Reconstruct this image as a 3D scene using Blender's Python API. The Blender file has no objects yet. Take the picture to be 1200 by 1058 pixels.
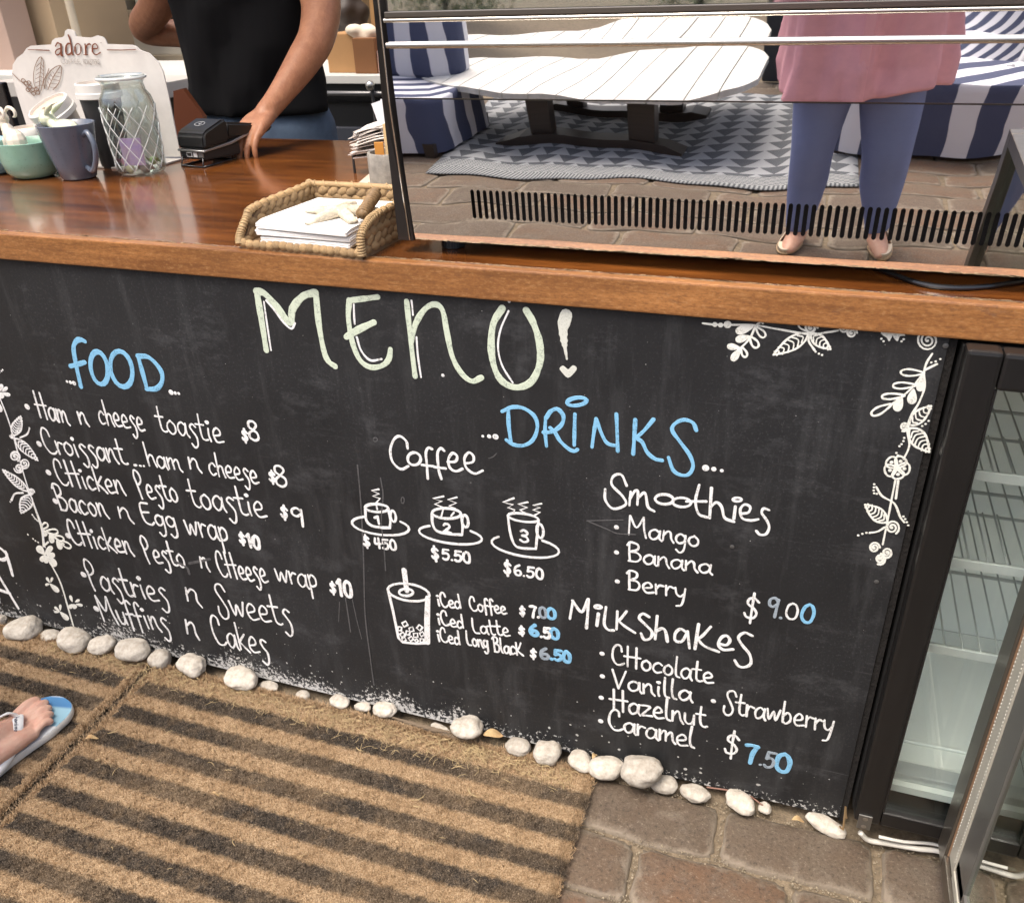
import bpy, bmesh, math, random
import numpy as np
from mathutils import Vector, Matrix, noise as mnoise
random.seed(7); rng = np.random.default_rng(7)
S = bpy.context.scene; COL = S.collection
PI = math.pi
# ------------------------------------------------------------------ camera, sky, sun, exposure
CR = ((0.9462673, 0.1304386, -0.2959120), (0.3217503, -0.4716518, 0.8209880), (-0.0324789, -0.8720839, -0.4882774))
FPX = 1007.26; CPOS = Vector((0.0, -1.1049, 1.3090))
cam_d = bpy.data.cameras.new('camera'); cam = bpy.data.objects.new('camera', cam_d); COL.objects.link(cam)
M = Matrix([[CR[i][0], -CR[i][1], -CR[i][2], CPOS[i]] for i in range(3)] + [[0, 0, 0, 1]])
cam.matrix_world = M
cam_d.sensor_width = 36; cam_d.lens = 36 * FPX / 1200.0; cam_d.clip_start = 0.02; cam_d.clip_end = 400
cam_d.dof.use_dof = True; cam_d.dof.focus_distance = 1.5; cam_d.dof.aperture_fstop = 14
S.camera = cam
W = bpy.data.worlds.new('World'); S.world = W; W.use_nodes = True
SUN_EL, SUN_ROT = math.radians(66), math.radians(205)
nt = W.node_tree; bg = nt.nodes['Background']; sky = nt.nodes.new('ShaderNodeTexSky')
sky.sky_type = 'NISHITA'; sky.sun_disc = False; sky.sun_elevation = SUN_EL; sky.sun_rotation = SUN_ROT
sky.air_density = 1.0; sky.dust_density = 8.0; sky.ozone_density = 1.1
nt.links.new(sky.outputs[0], bg.inputs[0]); bg.inputs[1].default_value = 0.15
sl = bpy.data.lights.new('sun', 'SUN'); sl.energy = 1.1; sl.angle = math.radians(25); sl.color = (1, .96, .9)
so = bpy.data.objects.new('sun', sl); COL.objects.link(so)
sd = Vector((math.sin(SUN_ROT) * math.cos(SUN_EL), math.cos(SUN_ROT) * math.cos(SUN_EL), math.sin(SUN_EL)))
so.rotation_euler = sd.to_track_quat('Z', 'Y').to_euler(); so.location = (0, -4, 6)
S.view_settings.view_transform = 'Standard'; S.view_settings.look = 'None'; S.view_settings.gamma = 1
S.view_settings.use_curve_mapping = False; S.view_settings.exposure = 0.95

# ------------------------------------------------------------------ helpers
def ray(px, py):
    a, b = px - 600.0, py - 529.0
    return Vector([CR[i][0] * a + CR[i][1] * b + CR[i][2] * FPX for i in range(3)])
def onY(px, py, y=0.0):            # photo pixel -> point on the upright plane Y=y
    r = ray(px, py); k = (y - CPOS.y) / r.y; return CPOS + r * k
def onZ(px, py, z=0.0):            # photo pixel -> point on the level plane Z=z
    r = ray(px, py); k = (z - CPOS.z) / r.z; return CPOS + r * k

def node_mat(name):
    m = bpy.data.materials.new(name); m.use_nodes = True
    n = m.node_tree.nodes; return m, n, m.node_tree.links, n['Principled BSDF']
def mat(name, col, rough=.5, metal=0, bump=0, bscale=200, var=0.0, vscale=12, col2=None, coat=0, spec=.5, sss=0, rnd=0, detail=5, stretch=None, sheen=0):
    m, n, l, b = node_mat(name)
    b.inputs['Roughness'].default_value = rough; b.inputs['Metallic'].default_value = metal
    b.inputs['Coat Weight'].default_value = coat; b.inputs['Coat Roughness'].default_value = .08
    b.inputs['Specular IOR Level'].default_value = spec
    if sheen: b.inputs['Sheen Weight'].default_value = sheen
    if sss:
        b.inputs['Subsurface Weight'].default_value = sss; b.inputs['Subsurface Radius'].default_value = (.02, .008, .004)
    c4 = (*col, 1)
    b.inputs['Base Color'].default_value = c4
    tc = n.new('ShaderNodeTexCoord'); src = tc.outputs['Object']
    if stretch:
        mp = n.new('ShaderNodeMapping'); mp.inputs['Scale'].default_value = stretch; l.new(src, mp.inputs[0]); src = mp.outputs[0]
    out = None
    if var or col2:
        t = n.new('ShaderNodeTexNoise'); t.inputs['Scale'].default_value = vscale; t.inputs['Detail'].default_value = detail; t.inputs['Roughness'].default_value = .65
        l.new(src, t.inputs['Vector'])
        r = n.new('ShaderNodeValToRGB'); r.color_ramp.elements[0].position = .3; r.color_ramp.elements[1].position = .72
        c2 = col2 or tuple(max(0, x * (1 - var)) for x in col)
        r.color_ramp.elements[0].color = (*c2, 1); r.color_ramp.elements[1].color = c4
        l.new(t.outputs['Fac'], r.inputs[0]); out = r.outputs[0]
        l.new(out, b.inputs['Base Color'])
    if rnd:
        oi = n.new('ShaderNodeObjectInfo'); hs = n.new('ShaderNodeHueSaturation')
        mr = n.new('ShaderNodeMapRange'); mr.inputs[3].default_value = 1 - rnd; mr.inputs[4].default_value = 1 + rnd
        l.new(oi.outputs['Random'], mr.inputs[0]); l.new(mr.outputs[0], hs.inputs['Value'])
        if out: l.new(out, hs.inputs['Color'])
        else: hs.inputs['Color'].default_value = c4
        l.new(hs.outputs[0], b.inputs['Base Color'])
    if bump:
        t2 = n.new('ShaderNodeTexNoise'); t2.inputs['Scale'].default_value = bscale; t2.inputs['Detail'].default_value = 4
        l.new(src, t2.inputs['Vector'])
        bp = n.new('ShaderNodeBump'); bp.inputs['Strength'].default_value = bump; bp.inputs['Distance'].default_value = .002
        l.new(t2.outputs['Fac'], bp.inputs['Height']); l.new(bp.outputs[0], b.inputs['Normal'])
    return m
def math_node(n, l, op, a, b=None, c=None, clamp=False):
    x = n.new('ShaderNodeMath'); x.operation = op; x.use_clamp = clamp
    for i, v in enumerate((a, b, c)):
        if v is None: continue
        if isinstance(v, (int, float)): x.inputs[i].default_value = v
        else: l.new(v, x.inputs[i])
    return x.outputs[0]
def noise(n, l, src, scale, detail=4, rough=.6, stretch=None, loc=None):
    if stretch or loc:
        mp = n.new('ShaderNodeMapping'); mp.inputs['Scale'].default_value = stretch or (1, 1, 1); mp.inputs['Location'].default_value = loc or (0, 0, 0)
        l.new(src, mp.inputs[0]); src = mp.outputs[0]
    t = n.new('ShaderNodeTexNoise'); t.inputs['Scale'].default_value = scale; t.inputs['Detail'].default_value = detail; t.inputs['Roughness'].default_value = rough
    l.new(src, t.inputs['Vector']); return t.outputs['Fac']
def ramp(n, l, fac, stops):
    r = n.new('ShaderNodeValToRGB'); e = r.color_ramp.elements
    while len(e) < len(stops): e.new(.5)
    for el, (p, c) in zip(e, stops):
        el.position = p; el.color = (*c, 1) if not isinstance(c, (int, float)) else (c, c, c, 1)
    l.new(fac, r.inputs[0]); return r.outputs[0]
def mixc(n, l, fac, a, b, mode='MIX'):
    x = n.new('ShaderNodeMix'); x.data_type = 'RGBA'; x.blend_type = mode
    if isinstance(fac, (int, float)): x.inputs[0].default_value = fac
    else: l.new(fac, x.inputs[0])
    for i, v in ((6, a), (7, b)):
        if isinstance(v, tuple): x.inputs[i].default_value = (*v, 1)
        else: l.new(v, x.inputs[i])
    return x.outputs[2]
def thin_glass(name, tint=(.93, .96, .95), refl=.9, base=.04, rough=.0):
    m = bpy.data.materials.new(name); m.use_nodes = True; n = m.node_tree.nodes; l = m.node_tree.links; n.clear()
    o = n.new('ShaderNodeOutputMaterial'); t = n.new('ShaderNodeBsdfTransparent'); g = n.new('ShaderNodeBsdfGlossy')
    t.inputs[0].default_value = (*tint, 1); g.inputs['Roughness'].default_value = rough; g.inputs[0].default_value = (.95, .97, .96, 1)
    lw = n.new('ShaderNodeLayerWeight'); lw.inputs[0].default_value = .5
    p = math_node(n, l, 'POWER', lw.outputs['Facing'], 3.0); f = math_node(n, l, 'MULTIPLY_ADD', p, refl, base, clamp=True)
    mx = n.new('ShaderNodeMixShader'); l.new(f, mx.inputs[0]); l.new(t.outputs[0], mx.inputs[1]); l.new(g.outputs[0], mx.inputs[2]); l.new(mx.outputs[0], o.inputs[0])
    return m

def tag(o, label=None, cat=None, group=None, kind=None):
    if label: o['label'] = label
    if cat: o['category'] = cat
    if group: o['group'] = group
    if kind: o['kind'] = kind
    return o
def mesh_obj(name, verts, faces, material=None, parent=None, smooth=False, mats=None, fm=None):
    me = bpy.data.meshes.new(name); me.from_pydata([tuple(v) for v in verts], [], faces); me.update()
    o = bpy.data.objects.new(name, me); COL.objects.link(o)
    if mats:
        for m_ in mats: me.materials.append(m_)
        if fm: me.polygons.foreach_set('material_index', fm)
    elif material: me.materials.append(material)
    if smooth: me.polygons.foreach_set('use_smooth', [True] * len(me.polygons))
    if parent: o.parent = parent
    return o
def empty(name, loc=(0, 0, 0), label=None, cat=None, group=None, kind=None):
    o = bpy.data.objects.new(name, None); COL.objects.link(o); o.location = loc; o.empty_display_size = .05
    return tag(o, label, cat, group, kind)
class G:                                         # geometry collector (world coordinates)
    def __init__(s): s.v = []; s.f = []
    def add(s, vs, fs):
        k = len(s.v); s.v += [Vector(v) for v in vs]; s.f += [tuple(i + k for i in f) for f in fs]; return s
    def box(s, x0, x1, y0, y1, z0, z1, bv=0.0, rot=0, piv=None):
        bm = bmesh.new(); bmesh.ops.create_cube(bm, size=1)
        for v in bm.verts: v.co = Vector(((x0 + x1) / 2 + v.co.x * (x1 - x0), (y0 + y1) / 2 + v.co.y * (y1 - y0), (z0 + z1) / 2 + v.co.z * (z1 - z0)))
        if bv: bmesh.ops.bevel(bm, geom=bm.edges[:], offset=bv, segments=2, affect='EDGES', profile=.6)
        if rot:
            p = Vector(piv or ((x0 + x1) / 2, (y0 + y1) / 2, (z0 + z1) / 2)); bmesh.ops.rotate(bm, verts=bm.verts, cent=p, matrix=Matrix.Rotation(rot, 3, 'Z'))
        bm.verts.index_update(); s.add([v.co.copy() for v in bm.verts], [[v.index for v in f.verts] for f in bm.faces]); bm.free(); return s
    def tube(s, pts, r, n=8, cap=True, flat=None):
        pts = [Vector(p) for p in pts]; N = len(pts)
        rs = r if isinstance(r, (list, tuple)) else [r] * N
        k = len(s.v); prev = None
        for i, p in enumerate(pts):
            t = (pts[min(i + 1, N - 1)] - pts[max(i - 1, 0)])
            if t.length < 1e-9: t = Vector((0, 0, 1))
            t.normalize()
            if prev is None:
                a = Vector((0, 0, 1)) if abs(t.z) < .9 else Vector((1, 0, 0)); u = t.cross(a).normalized()
            else:
                u = prev - t * prev.dot(t)
                u = u.normalized() if u.length > 1e-6 else t.orthogonal().normalized()
            prev = u; w = t.cross(u)
            for j in range(n):
                an = 2 * PI * j / n; q = u * math.cos(an) * rs[i] + w * math.sin(an) * rs[i]
                s.v.append(p + q)
        for i in range(N - 1):
            for j in range(n):
                a = k + i * n + j; b = k + i * n + (j + 1) % n; s.f.append((a, b, b + n, a + n))
        if cap: s.f.append(tuple(k + j for j in range(n))[::-1]); s.f.append(tuple(k + (N - 1) * n + j for j in range(n)))
        return s
    def lathe(s, prof, c, n=32, ax=Matrix.Identity(3)):    # prof: list of (r,z)
        k = len(s.v); c = Vector(c)
        for r, z in prof:
            for j in range(n):
                an = 2 * PI * j / n; s.v.append(c + ax @ Vector((r * math.cos(an), r * math.sin(an), z)))
        for i in range(len(prof) - 1):
            for j in range(n):
                a = k + i * n + j; b = k + i * n + (j + 1) % n; s.f.append((a, b, b + n, a + n))
        return s
    def ell(s, c, r, rot=Matrix.Identity(3), n=10, m=7):
        k = len(s.v); c = Vector(c)
        for i in range(m + 1):
            ph = PI * i / m
            for j in range(n):
                an = 2 * PI * j / n; s.v.append(c + rot @ Vector((r[0] * math.sin(ph) * math.cos(an), r[1] * math.sin(ph) * math.sin(an), -r[2] * math.cos(ph))))
        for i in range(m):
            for j in range(n):
                a = k + i * n + j; b = k + i * n + (j + 1) % n; s.f.append((a, b, b + n, a + n))
        return s
    def prism(s, poly, y0, y1, axis='y'):      # poly in (x,z) for axis y, (x,y) for axis z
        n = len(poly); k = len(s.v)
        for d in (y0, y1):
            for a, b in poly: s.v.append(Vector((a, d, b)) if axis == 'y' else Vector((a, b, d)))
        s.f.append(tuple(k + i for i in range(n))); s.f.append(tuple(k + n + i for i in range(n))[::-1])
        for i in range(n): s.f.append((k + i, k + n + i, k + n + (i + 1) % n, k + (i + 1) % n))
        return s
    def build(s, name, m, parent=None, smooth=False, fix=False):
        loc = parent.matrix_world.translation if parent else None
        vs = s.v
        if parent:
            off = Vector(parent.location); q = parent.parent
            while q: off += Vector(q.location); q = q.parent
            vs = [v - off for v in s.v]
        o = mesh_obj(name, vs, s.f, m, parent, smooth)
        if fix:
            bm = bmesh.new(); bm.from_mesh(o.data); bmesh.ops.remove_doubles(bm, verts=bm.verts, dist=1e-6); bmesh.ops.recalc_face_normals(bm, faces=bm.faces); bm.to_mesh(o.data); bm.free()
        return o
def autosm(o, ang=40):
    me = o.data; me.polygons.foreach_set('use_smooth', [True] * len(me.polygons))
    me.update(); me.set_sharp_from_angle(angle=math.radians(ang)); return o
def catmull(pts, k=6, closed=False):
    P = [Vector(p) for p in pts]; n = len(P)
    if n < 3 and not closed: return P
    out = []
    rngi = range(n if closed else n - 1)
    for i in rngi:
        p0 = P[(i - 1) % n] if closed or i > 0 else P[0] * 2 - P[1]
        p1 = P[i]; p2 = P[(i + 1) % n]
        p3 = P[(i + 2) % n] if closed or i + 2 < n else P[-1] * 2 - P[-2]
        for j in range(k):
            t = j / k
            out.append(.5 * ((2 * p1) + (p2 - p0) * t + (2 * p0 - 5 * p1 + 4 * p2 - p3) * t * t + (3 * p1 - p0 - 3 * p2 + p3) * t ** 3))
    out.append(P[0].copy() if closed else P[-1].copy())
    return out
def stroke(g, pts, w, n=Vector((0, -1, 0)), hh=.0004, wr=None, ns=4):
    """flattened painted line through 3D pts lying on a plane with normal n"""
    P = [Vector(p) for p in pts]
    Q = [P[0]]
    for p in P[1:]:
        if (p - Q[-1]).length > w * .18: Q.append(p)
    if len(Q) < 2:
        g.ell(Q[0], (w / 2, w / 2, w / 2), Matrix(((1, 0, 0), (0, 1, 0), (0, 0, 1))), 8, 5) if False else None
        Q = [Q[0], Q[0] + Vector((w * .02, 0, 0))]
    pj = random.uniform(0, 6); wf = random.uniform(.9, 1.08)
    N = len(Q); rr = [w / 2 * wf * (1 + .10 * math.sin(pj + i * .55) + random.uniform(-.06, .06)) * (wr[min(len(wr) - 1, int(i * len(wr) / N))] if wr else 1) for i in range(N)]
    t0 = (Q[1] - Q[0]).normalized(); t1 = (Q[-1] - Q[-2]).normalized()
    seq = [(Q[0] - t0 * rr[0] * .95, rr[0] * .3, t0), (Q[0] - t0 * rr[0] * .6, rr[0] * .8, t0)]
    for i in range(N):
        t = (Q[min(i + 1, N - 1)] - Q[max(i - 1, 0)]); t = t.normalized() if t.length > 1e-9 else t0
        seq.append((Q[i], rr[i], t))
    seq += [(Q[-1] + t1 * rr[-1] * .6, rr[-1] * .8, t1), (Q[-1] + t1 * rr[-1] * .95, rr[-1] * .3, t1)]
    k = len(g.v)
    for p, r, t in seq:
        s_ = n.cross(t).normalized()
        hq = hh * (.75 + .5 * (len(g.v) - k) / (ns * len(seq)))
        for u_, v_ in ((1, 0), (.88, 1), (-.88, 1), (-1, 0)): g.v.append(p + s_ * r * u_ + n * (hq * v_))
    for i in range(len(seq) - 1):
        for j in range(ns):
            a = k + i * ns + j; b = k + i * ns + (j + 1) % ns; g.f.append((a, b, b + ns, a + ns))
    g.f.append(tuple(k + j for j in range(ns))[::-1]); g.f.append(tuple(k + (len(seq) - 1) * ns + j for j in range(ns)))
def disc(g, c, rx, rz, n=Vector((0, -1, 0)), hh=.0007, seg=12):
    c = Vector(c); u = Vector((1, 0, 0)); u = (u - n * u.dot(n)).normalized(); v = n.cross(u)
    k = len(g.v)
    for j in range(seg):
        an = 2 * PI * j / seg; g.v.append(c + u * rx * math.cos(an) + v * rz * math.sin(an))
    g.v.append(c + n * hh); g.v.append(c - n * hh)
    for j in range(seg):
        g.f.append((k + j, k + (j + 1) % seg, k + seg)); g.f.append((k + (j + 1) % seg, k + j, k + seg + 1))
def fuse(g, name, m, voxel=.006, sm=4, parent=None, kp=.5):
    """weld overlapping closed solids into one continuous skin"""
    o = g.build('tmp', m); md = o.modifiers.new('r', 'REMESH'); md.mode = 'VOXEL'; md.voxel_size = voxel; md.use_smooth_shade = True
    m2 = o.modifiers.new('s', 'SMOOTH'); m2.factor = kp; m2.iterations = sm
    dg = bpy.context.evaluated_depsgraph_get(); me = bpy.data.meshes.new_from_object(o.evaluated_get(dg), depsgraph=dg)
    bpy.data.objects.remove(o)
    me.name = name; me.materials.clear(); me.materials.append(m)
    off = Vector((0, 0, 0)); q = parent
    while q: off += Vector(q.location); q = q.parent
    me.transform(Matrix.Translation(-off)); me.polygons.foreach_set('use_smooth', [True] * len(me.polygons))
    o = bpy.data.objects.new(name, me); COL.objects.link(o)
    if parent: o.parent = parent
    return o
def limb(g, pts, rad, n=14, k=5):
    """tapering rounded limb; rad entries r or (r_side, r_depth) via tube scaling"""
    P = catmull(pts, k); R = catmull([Vector((r, 0, 0)) for r in rad], k); R = [max(.001, v.x) for v in R]
    t0 = (P[0] - P[1]).normalized(); t1 = (P[-1] - P[-2]).normalized()
    pre = [(P[0] + t0 * R[0] * s_, R[0] * math.sqrt(1 - s_ * s_)) for s_ in (.98, .8, .45)]
    post = [(P[-1] + t1 * R[-1] * s_, R[-1] * math.sqrt(1 - s_ * s_)) for s_ in (.45, .8, .98)]
    allp = [p for p, _ in pre] + P + [p for p, _ in post]; allr = [r for _, r in pre] + R + [r for _, r in post]
    g.tube(allp, allr, n); return g
def loft(g, rings, n=24, cap=True):      # rings: (cx,cy,cz,rx,ry)
    k = len(g.v)
    for cx, cy, cz, rx, ry in rings:
        for j in range(n):
            an = 2 * PI * j / n; g.v.append(Vector((cx + rx * math.cos(an), cy + ry * math.sin(an), cz)))
    for i in range(len(rings) - 1):
        for j in range(n):
            a = k + i * n + j; b = k + i * n + (j + 1) % n; g.f.append((a, b, b + n, a + n))
    if cap: g.f.append(tuple(k + j for j in range(n))[::-1]); g.f.append(tuple(k + (len(rings) - 1) * n + j for j in range(n)))
    return g
# ------------------------------------------------------------------ materials
M_ground = mat('joint_sand', (.23, .18, .12), .95, bump=1, bscale=260, var=.6, vscale=90)
def paver_mat():
    m, n, l, b = node_mat('paver_clay'); tc = n.new('ShaderNodeTexCoord').outputs['Object']; geo = n.new('ShaderNodeNewGeometry').outputs['Position']
    oi = n.new('ShaderNodeObjectInfo').outputs['Random']
    a = noise(n, l, geo, 9, 6, .7); c = noise(n, l, geo, 160, 5, .8); d = noise(n, l, geo, 34, 6, .75)
    base = ramp(n, l, oi, [(0, (.085, .062, .042)), (.35, (.115, .075, .046)), (.7, (.145, .078, .042)), (1, (.10, .076, .056))])
    base = mixc(n, l, ramp(n, l, a, [(.38, 0.0), (.66, .8)]), base, (.125, .10, .072))
    base = mixc(n, l, ramp(n, l, d, [(.45, 0.0), (.75, .6)]), base, (.085, .06, .045))
    base = mixc(n, l, ramp(n, l, c, [(.34, .85), (.48, 0.0)]), base, (.035, .026, .02))
    base = mixc(n, l, ramp(n, l, c, [(.57, 0.0), (.70, .75)]), base, (.27, .225, .17))
    sz_ = n.new('ShaderNodeSeparateXYZ'); l.new(tc, sz_.inputs[0]); rim_ = math_node(n, l, 'ADD', math_node(n, l, 'MULTIPLY', sz_.outputs['Z'], -110.0), math_node(n, l, 'MULTIPLY_ADD', d, 1.6, -.95))
    base = mixc(n, l, ramp(n, l, rim_, [(.0, 0.0), (.5, .75)]), base, (.25, .21, .16))
    l.new(base, b.inputs['Base Color']); b.inputs['Roughness'].default_value = .82
    h = math_node(n, l, 'MULTIPLY_ADD', c, .6, d); bp = n.new('ShaderNodeBump'); bp.inputs['Strength'].default_value = .9; bp.inputs['Distance'].default_value = .004
    l.new(h, bp.inputs['Height']); l.new(bp.outputs[0], b.inputs['Normal']); return m
M_paver = paver_mat()
def coir_mat(name, fib):
    m, n, l, b = node_mat(name); geo = n.new('ShaderNodeNewGeometry').outputs['Position']
    sep = n.new('ShaderNodeSeparateXYZ'); l.new(geo, sep.inputs[0])
    wob = noise(n, l, geo, 60, 4, .8); wob2 = noise(n, l, geo, 5, 3, .6)
    y = math_node(n, l, 'ADD', sep.outputs['Y'], math_node(n, l, 'MULTIPLY_ADD', wob, .022, -.011))
    # dark bands every 68 mm
    ph = math_node(n, l, 'DIVIDE', math_node(n, l, 'MULTIPLY_ADD', y, -1.0, -.066), .068)
    fr = math_node(n, l, 'FRACT', ph); d = math_node(n, l, 'ABSOLUTE', math_node(n, l, 'SUBTRACT', fr, .5))
    band = ramp(n, l, d, [(.20, 1.0), (.32, 0.0)])
    edge = math_node(n, l, 'GREATER_THAN', ph, .02); band = math_node(n, l, 'MULTIPLY', band, edge)
    fade = ramp(n, l, noise(n, l, geo, 26, 5, .8), [(.3, .68), (.5, 1.0)]); fade = math_node(n, l, 'MULTIPLY', fade, ramp(n, l, noise(n, l, geo, 3.2, 3, .6, stretch=(1, 1.8, 1)), [(.34, .65), (.54, 1.0)])); band = math_node(n, l, 'MULTIPLY', band, fade)
    # the print ends short of the side hem
    lx = math_node(n, l, 'MULTIPLY', math_node(n, l, 'GREATER_THAN', math_node(n, l, 'ADD', sep.outputs['X'], math_node(n, l, 'MULTIPLY', wob, .05)), -1.192), 1.0)
    lx2 = math_node(n, l, 'LESS_THAN', math_node(n, l, 'ADD', sep.outputs['X'], math_node(n, l, 'MULTIPLY', wob, .03)), -1.252)
    band = math_node(n, l, 'MULTIPLY', band, math_node(n, l, 'MAXIMUM', lx, lx2))
    c = noise(n, l, geo, 380, 4, .85); c2 = noise(n, l, geo, 14, 4, .7)
    tan = ramp(n, l, c, [(.32, (.09, .05, .02)), (.48, (.385, .268, .155)), (.66, (.68, .53, .355))])
    tan = mixc(n, l, ramp(n, l, c2, [(.35, .45), (.7, 0.0)]), tan, (.24, .15, .075))
    blk = ramp(n, l, c, [(.36, (.014, .012, .010)), (.52, (.056, .046, .037)), (.66, (.26, .21, .155))])
    l.new(mixc(n, l, band, tan, blk), b.inputs['Base Color']); b.inputs['Roughness'].default_value = .9; b.inputs['Specular IOR Level'].default_value = .2
    if not fib:
        bp = n.new('ShaderNodeBump'); bp.inputs['Distance'].default_value = .004; l.new(noise(n, l, geo, 420, 3, .7), bp.inputs['Height']); l.new(bp.outputs[0], b.inputs['Normal'])
    return m
M_coir = coir_mat('coir_base', False); M_fib = coir_mat('coir_fibre', True)
M_straw = mat('straw', (.5, .38, .2), .8, var=.5, vscale=60)
M_leafdry = mat('dry_leaf', (.33, .2, .09), .8, var=.4, vscale=80, col2=(.45, .34, .18))
def board_mat():
    m, n, l, b = node_mat('blackboard_paint'); geo = n.new('ShaderNodeNewGeometry').outputs['Position']
    sep = n.new('ShaderNodeSeparateXYZ'); l.new(geo, sep.inputs[0]); X, Z = sep.outputs['X'], sep.outputs['Z']
    a = noise(n, l, geo, 3.2, 6, .65); st = noise(n, l, geo, 5, 5, .7, stretch=(4.5, 1, .7)); fine = noise(n, l, geo, 210, 4, .85)
    sm = noise(n, l, geo, 6.5, 7, .8, stretch=(.8, 1, 1.6), loc=(3.3, 0, 1))
    col = ramp(n, l, a, [(.3, (.0115, .0122, .0135)), (.7, (.0195, .0205, .0225))])
    col = mixc(n, l, ramp(n, l, st, [(.52, 0.0), (.82, .26)]), col, (.13, .135, .14))
    col = mixc(n, l, ramp(n, l, sm, [(.53, 0.0), (.78, .36)]), col, (.15, .155, .165))
    # dusty scuffing, spotty
    dust = math_node(n, l, 'MULTIPLY', ramp(n, l, fine, [(.55, 0.0), (.75, .5)]), ramp(n, l, a, [(.4, .25), (.65, 1.0)]))
    col = mixc(n, l, dust, col, (.17, .17, .175))
    # fine scratches
    for k, (ang, lo) in enumerate(((.5, 1), (-.9, 5), (1.35, 9), (.12, 12))):
        mp = n.new('ShaderNodeMapping'); mp.inputs['Rotation'].default_value = (0, ang, 0); mp.inputs['Scale'].default_value = (3, 1, 130); mp.inputs['Location'].default_value = (lo, 0, 0)
        l.new(geo, mp.inputs[0]); t = n.new('ShaderNodeTexNoise'); t.inputs['Scale'].default_value = 1.6; t.inputs['Detail'].default_value = 2; l.new(mp.outputs[0], t.inputs['Vector'])
        col = mixc(n, l, ramp(n, l, t.outputs['Fac'], [(.73, 0.0), (.79, .2)]), col, (.2, .2, .21))
    # chalk wash splashed along the foot of the board
    vor = n.new('ShaderNodeTexNoise'); vor.inputs['Scale'].default_value = 120; vor.inputs['Detail'].default_value = 6; vor.inputs['Roughness'].default_value = .75; l.new(geo, vor.inputs['Vector'])
    big = noise(n, l, geo, 7, 3, .5, stretch=(1, 1, .4))
    xo = ramp(n, l, math_node(n, l, 'MULTIPLY_ADD', X, .5, 1.0), [(.27, .055), (.33, 0.0), (.74, 0.0), (.79, .085)])
    thr = math_node(n, l, 'ADD', math_node(n, l, 'MULTIPLY_ADD', math_node(n, l, 'DIVIDE', Z, math_node(n, l, 'POWER', math_node(n, l, 'MAXIMUM', big, .25), 1.6)), 1.15, .40), xo)
    s2 = math_node(n, l, 'ADD', math_node(n, l, 'SUBTRACT', vor.outputs['Fac'], thr), .4)
    spl = ramp(n, l, s2, [(.395, 0.0), (.42, 1.0)])
    col = mixc(n, l, math_node(n, l, 'MULTIPLY', spl, .92), col, (.62, .62, .6))
    # pale specks thrown higher up
    vo = n.new('ShaderNodeTexVoronoi'); vo.inputs['Scale'].default_value = 62; vo.inputs['Randomness'].default_value = 1; l.new(geo, vo.inputs['Vector'])
    sz = math_node(n, l, 'MULTIPLY_ADD', Z, -1.1, .25); sz = math_node(n, l, 'MAXIMUM', sz, .040)
    sz = math_node(n, l, 'MULTIPLY', sz, ramp(n, l, noise(n, l, geo, 60, 2), [(.45, .25), (.7, 1.3)]))
    sp = math_node(n, l, 'LESS_THAN', vo.outputs['Distance'], sz)
    col = mixc(n, l, math_node(n, l, 'MULTIPLY', sp, .75), col, (.55, .55, .53))
    l.new(col, b.inputs['Base Color']); b.inputs['Roughness'].default_value = .62
    l.new(ramp(n, l, a, [(.3, .5), (.7, .7)]), b.inputs['Roughness']); b.inputs['Specular IOR Level'].default_value = .35
    bp = n.new('ShaderNodeBump'); bp.inputs['Strength'].default_value = .25; bp.inputs['Distance'].default_value = .001
    l.new(fine, bp.inputs['Height']); l.new(bp.outputs[0], b.inputs['Normal']); return m
M_board = board_mat()
def marker(name, col, lo, sc=55):
    m, n, l, b = node_mat(name); geo = n.new('ShaderNodeNewGeometry').outputs['Position']
    a = noise(n, l, geo, sc, 4, .7); c = noise(n, l, geo, 420, 3, .7)
    k = math_node(n, l, 'MULTIPLY_ADD', c, .62, math_node(n, l, 'MULTIPLY', a, .5))
    l.new(ramp(n, l, k, [(.42, lo), (.54, col)]), b.inputs['Base Color']); b.inputs['Roughness'].default_value = .6; return m
M_white = marker('white_marker', (.80, .81, .81), (.34, .34, .33))
M_cream = marker('cream_marker', (.80, .81, .75), (.46, .47, .42))
M_blue = marker('blue_marker', (.22, .50, .74), (.11, .28, .44))
M_green = marker('sage_marker', (.58, .66, .53), (.30, .36, .29), 70)
M_grey = marker('faded_marker', (.30, .36, .42), (.12, .15, .18), 90)
M_faint = marker('wiped_chalk', (.085, .085, .088), (.025, .025, .025), 90)
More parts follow.
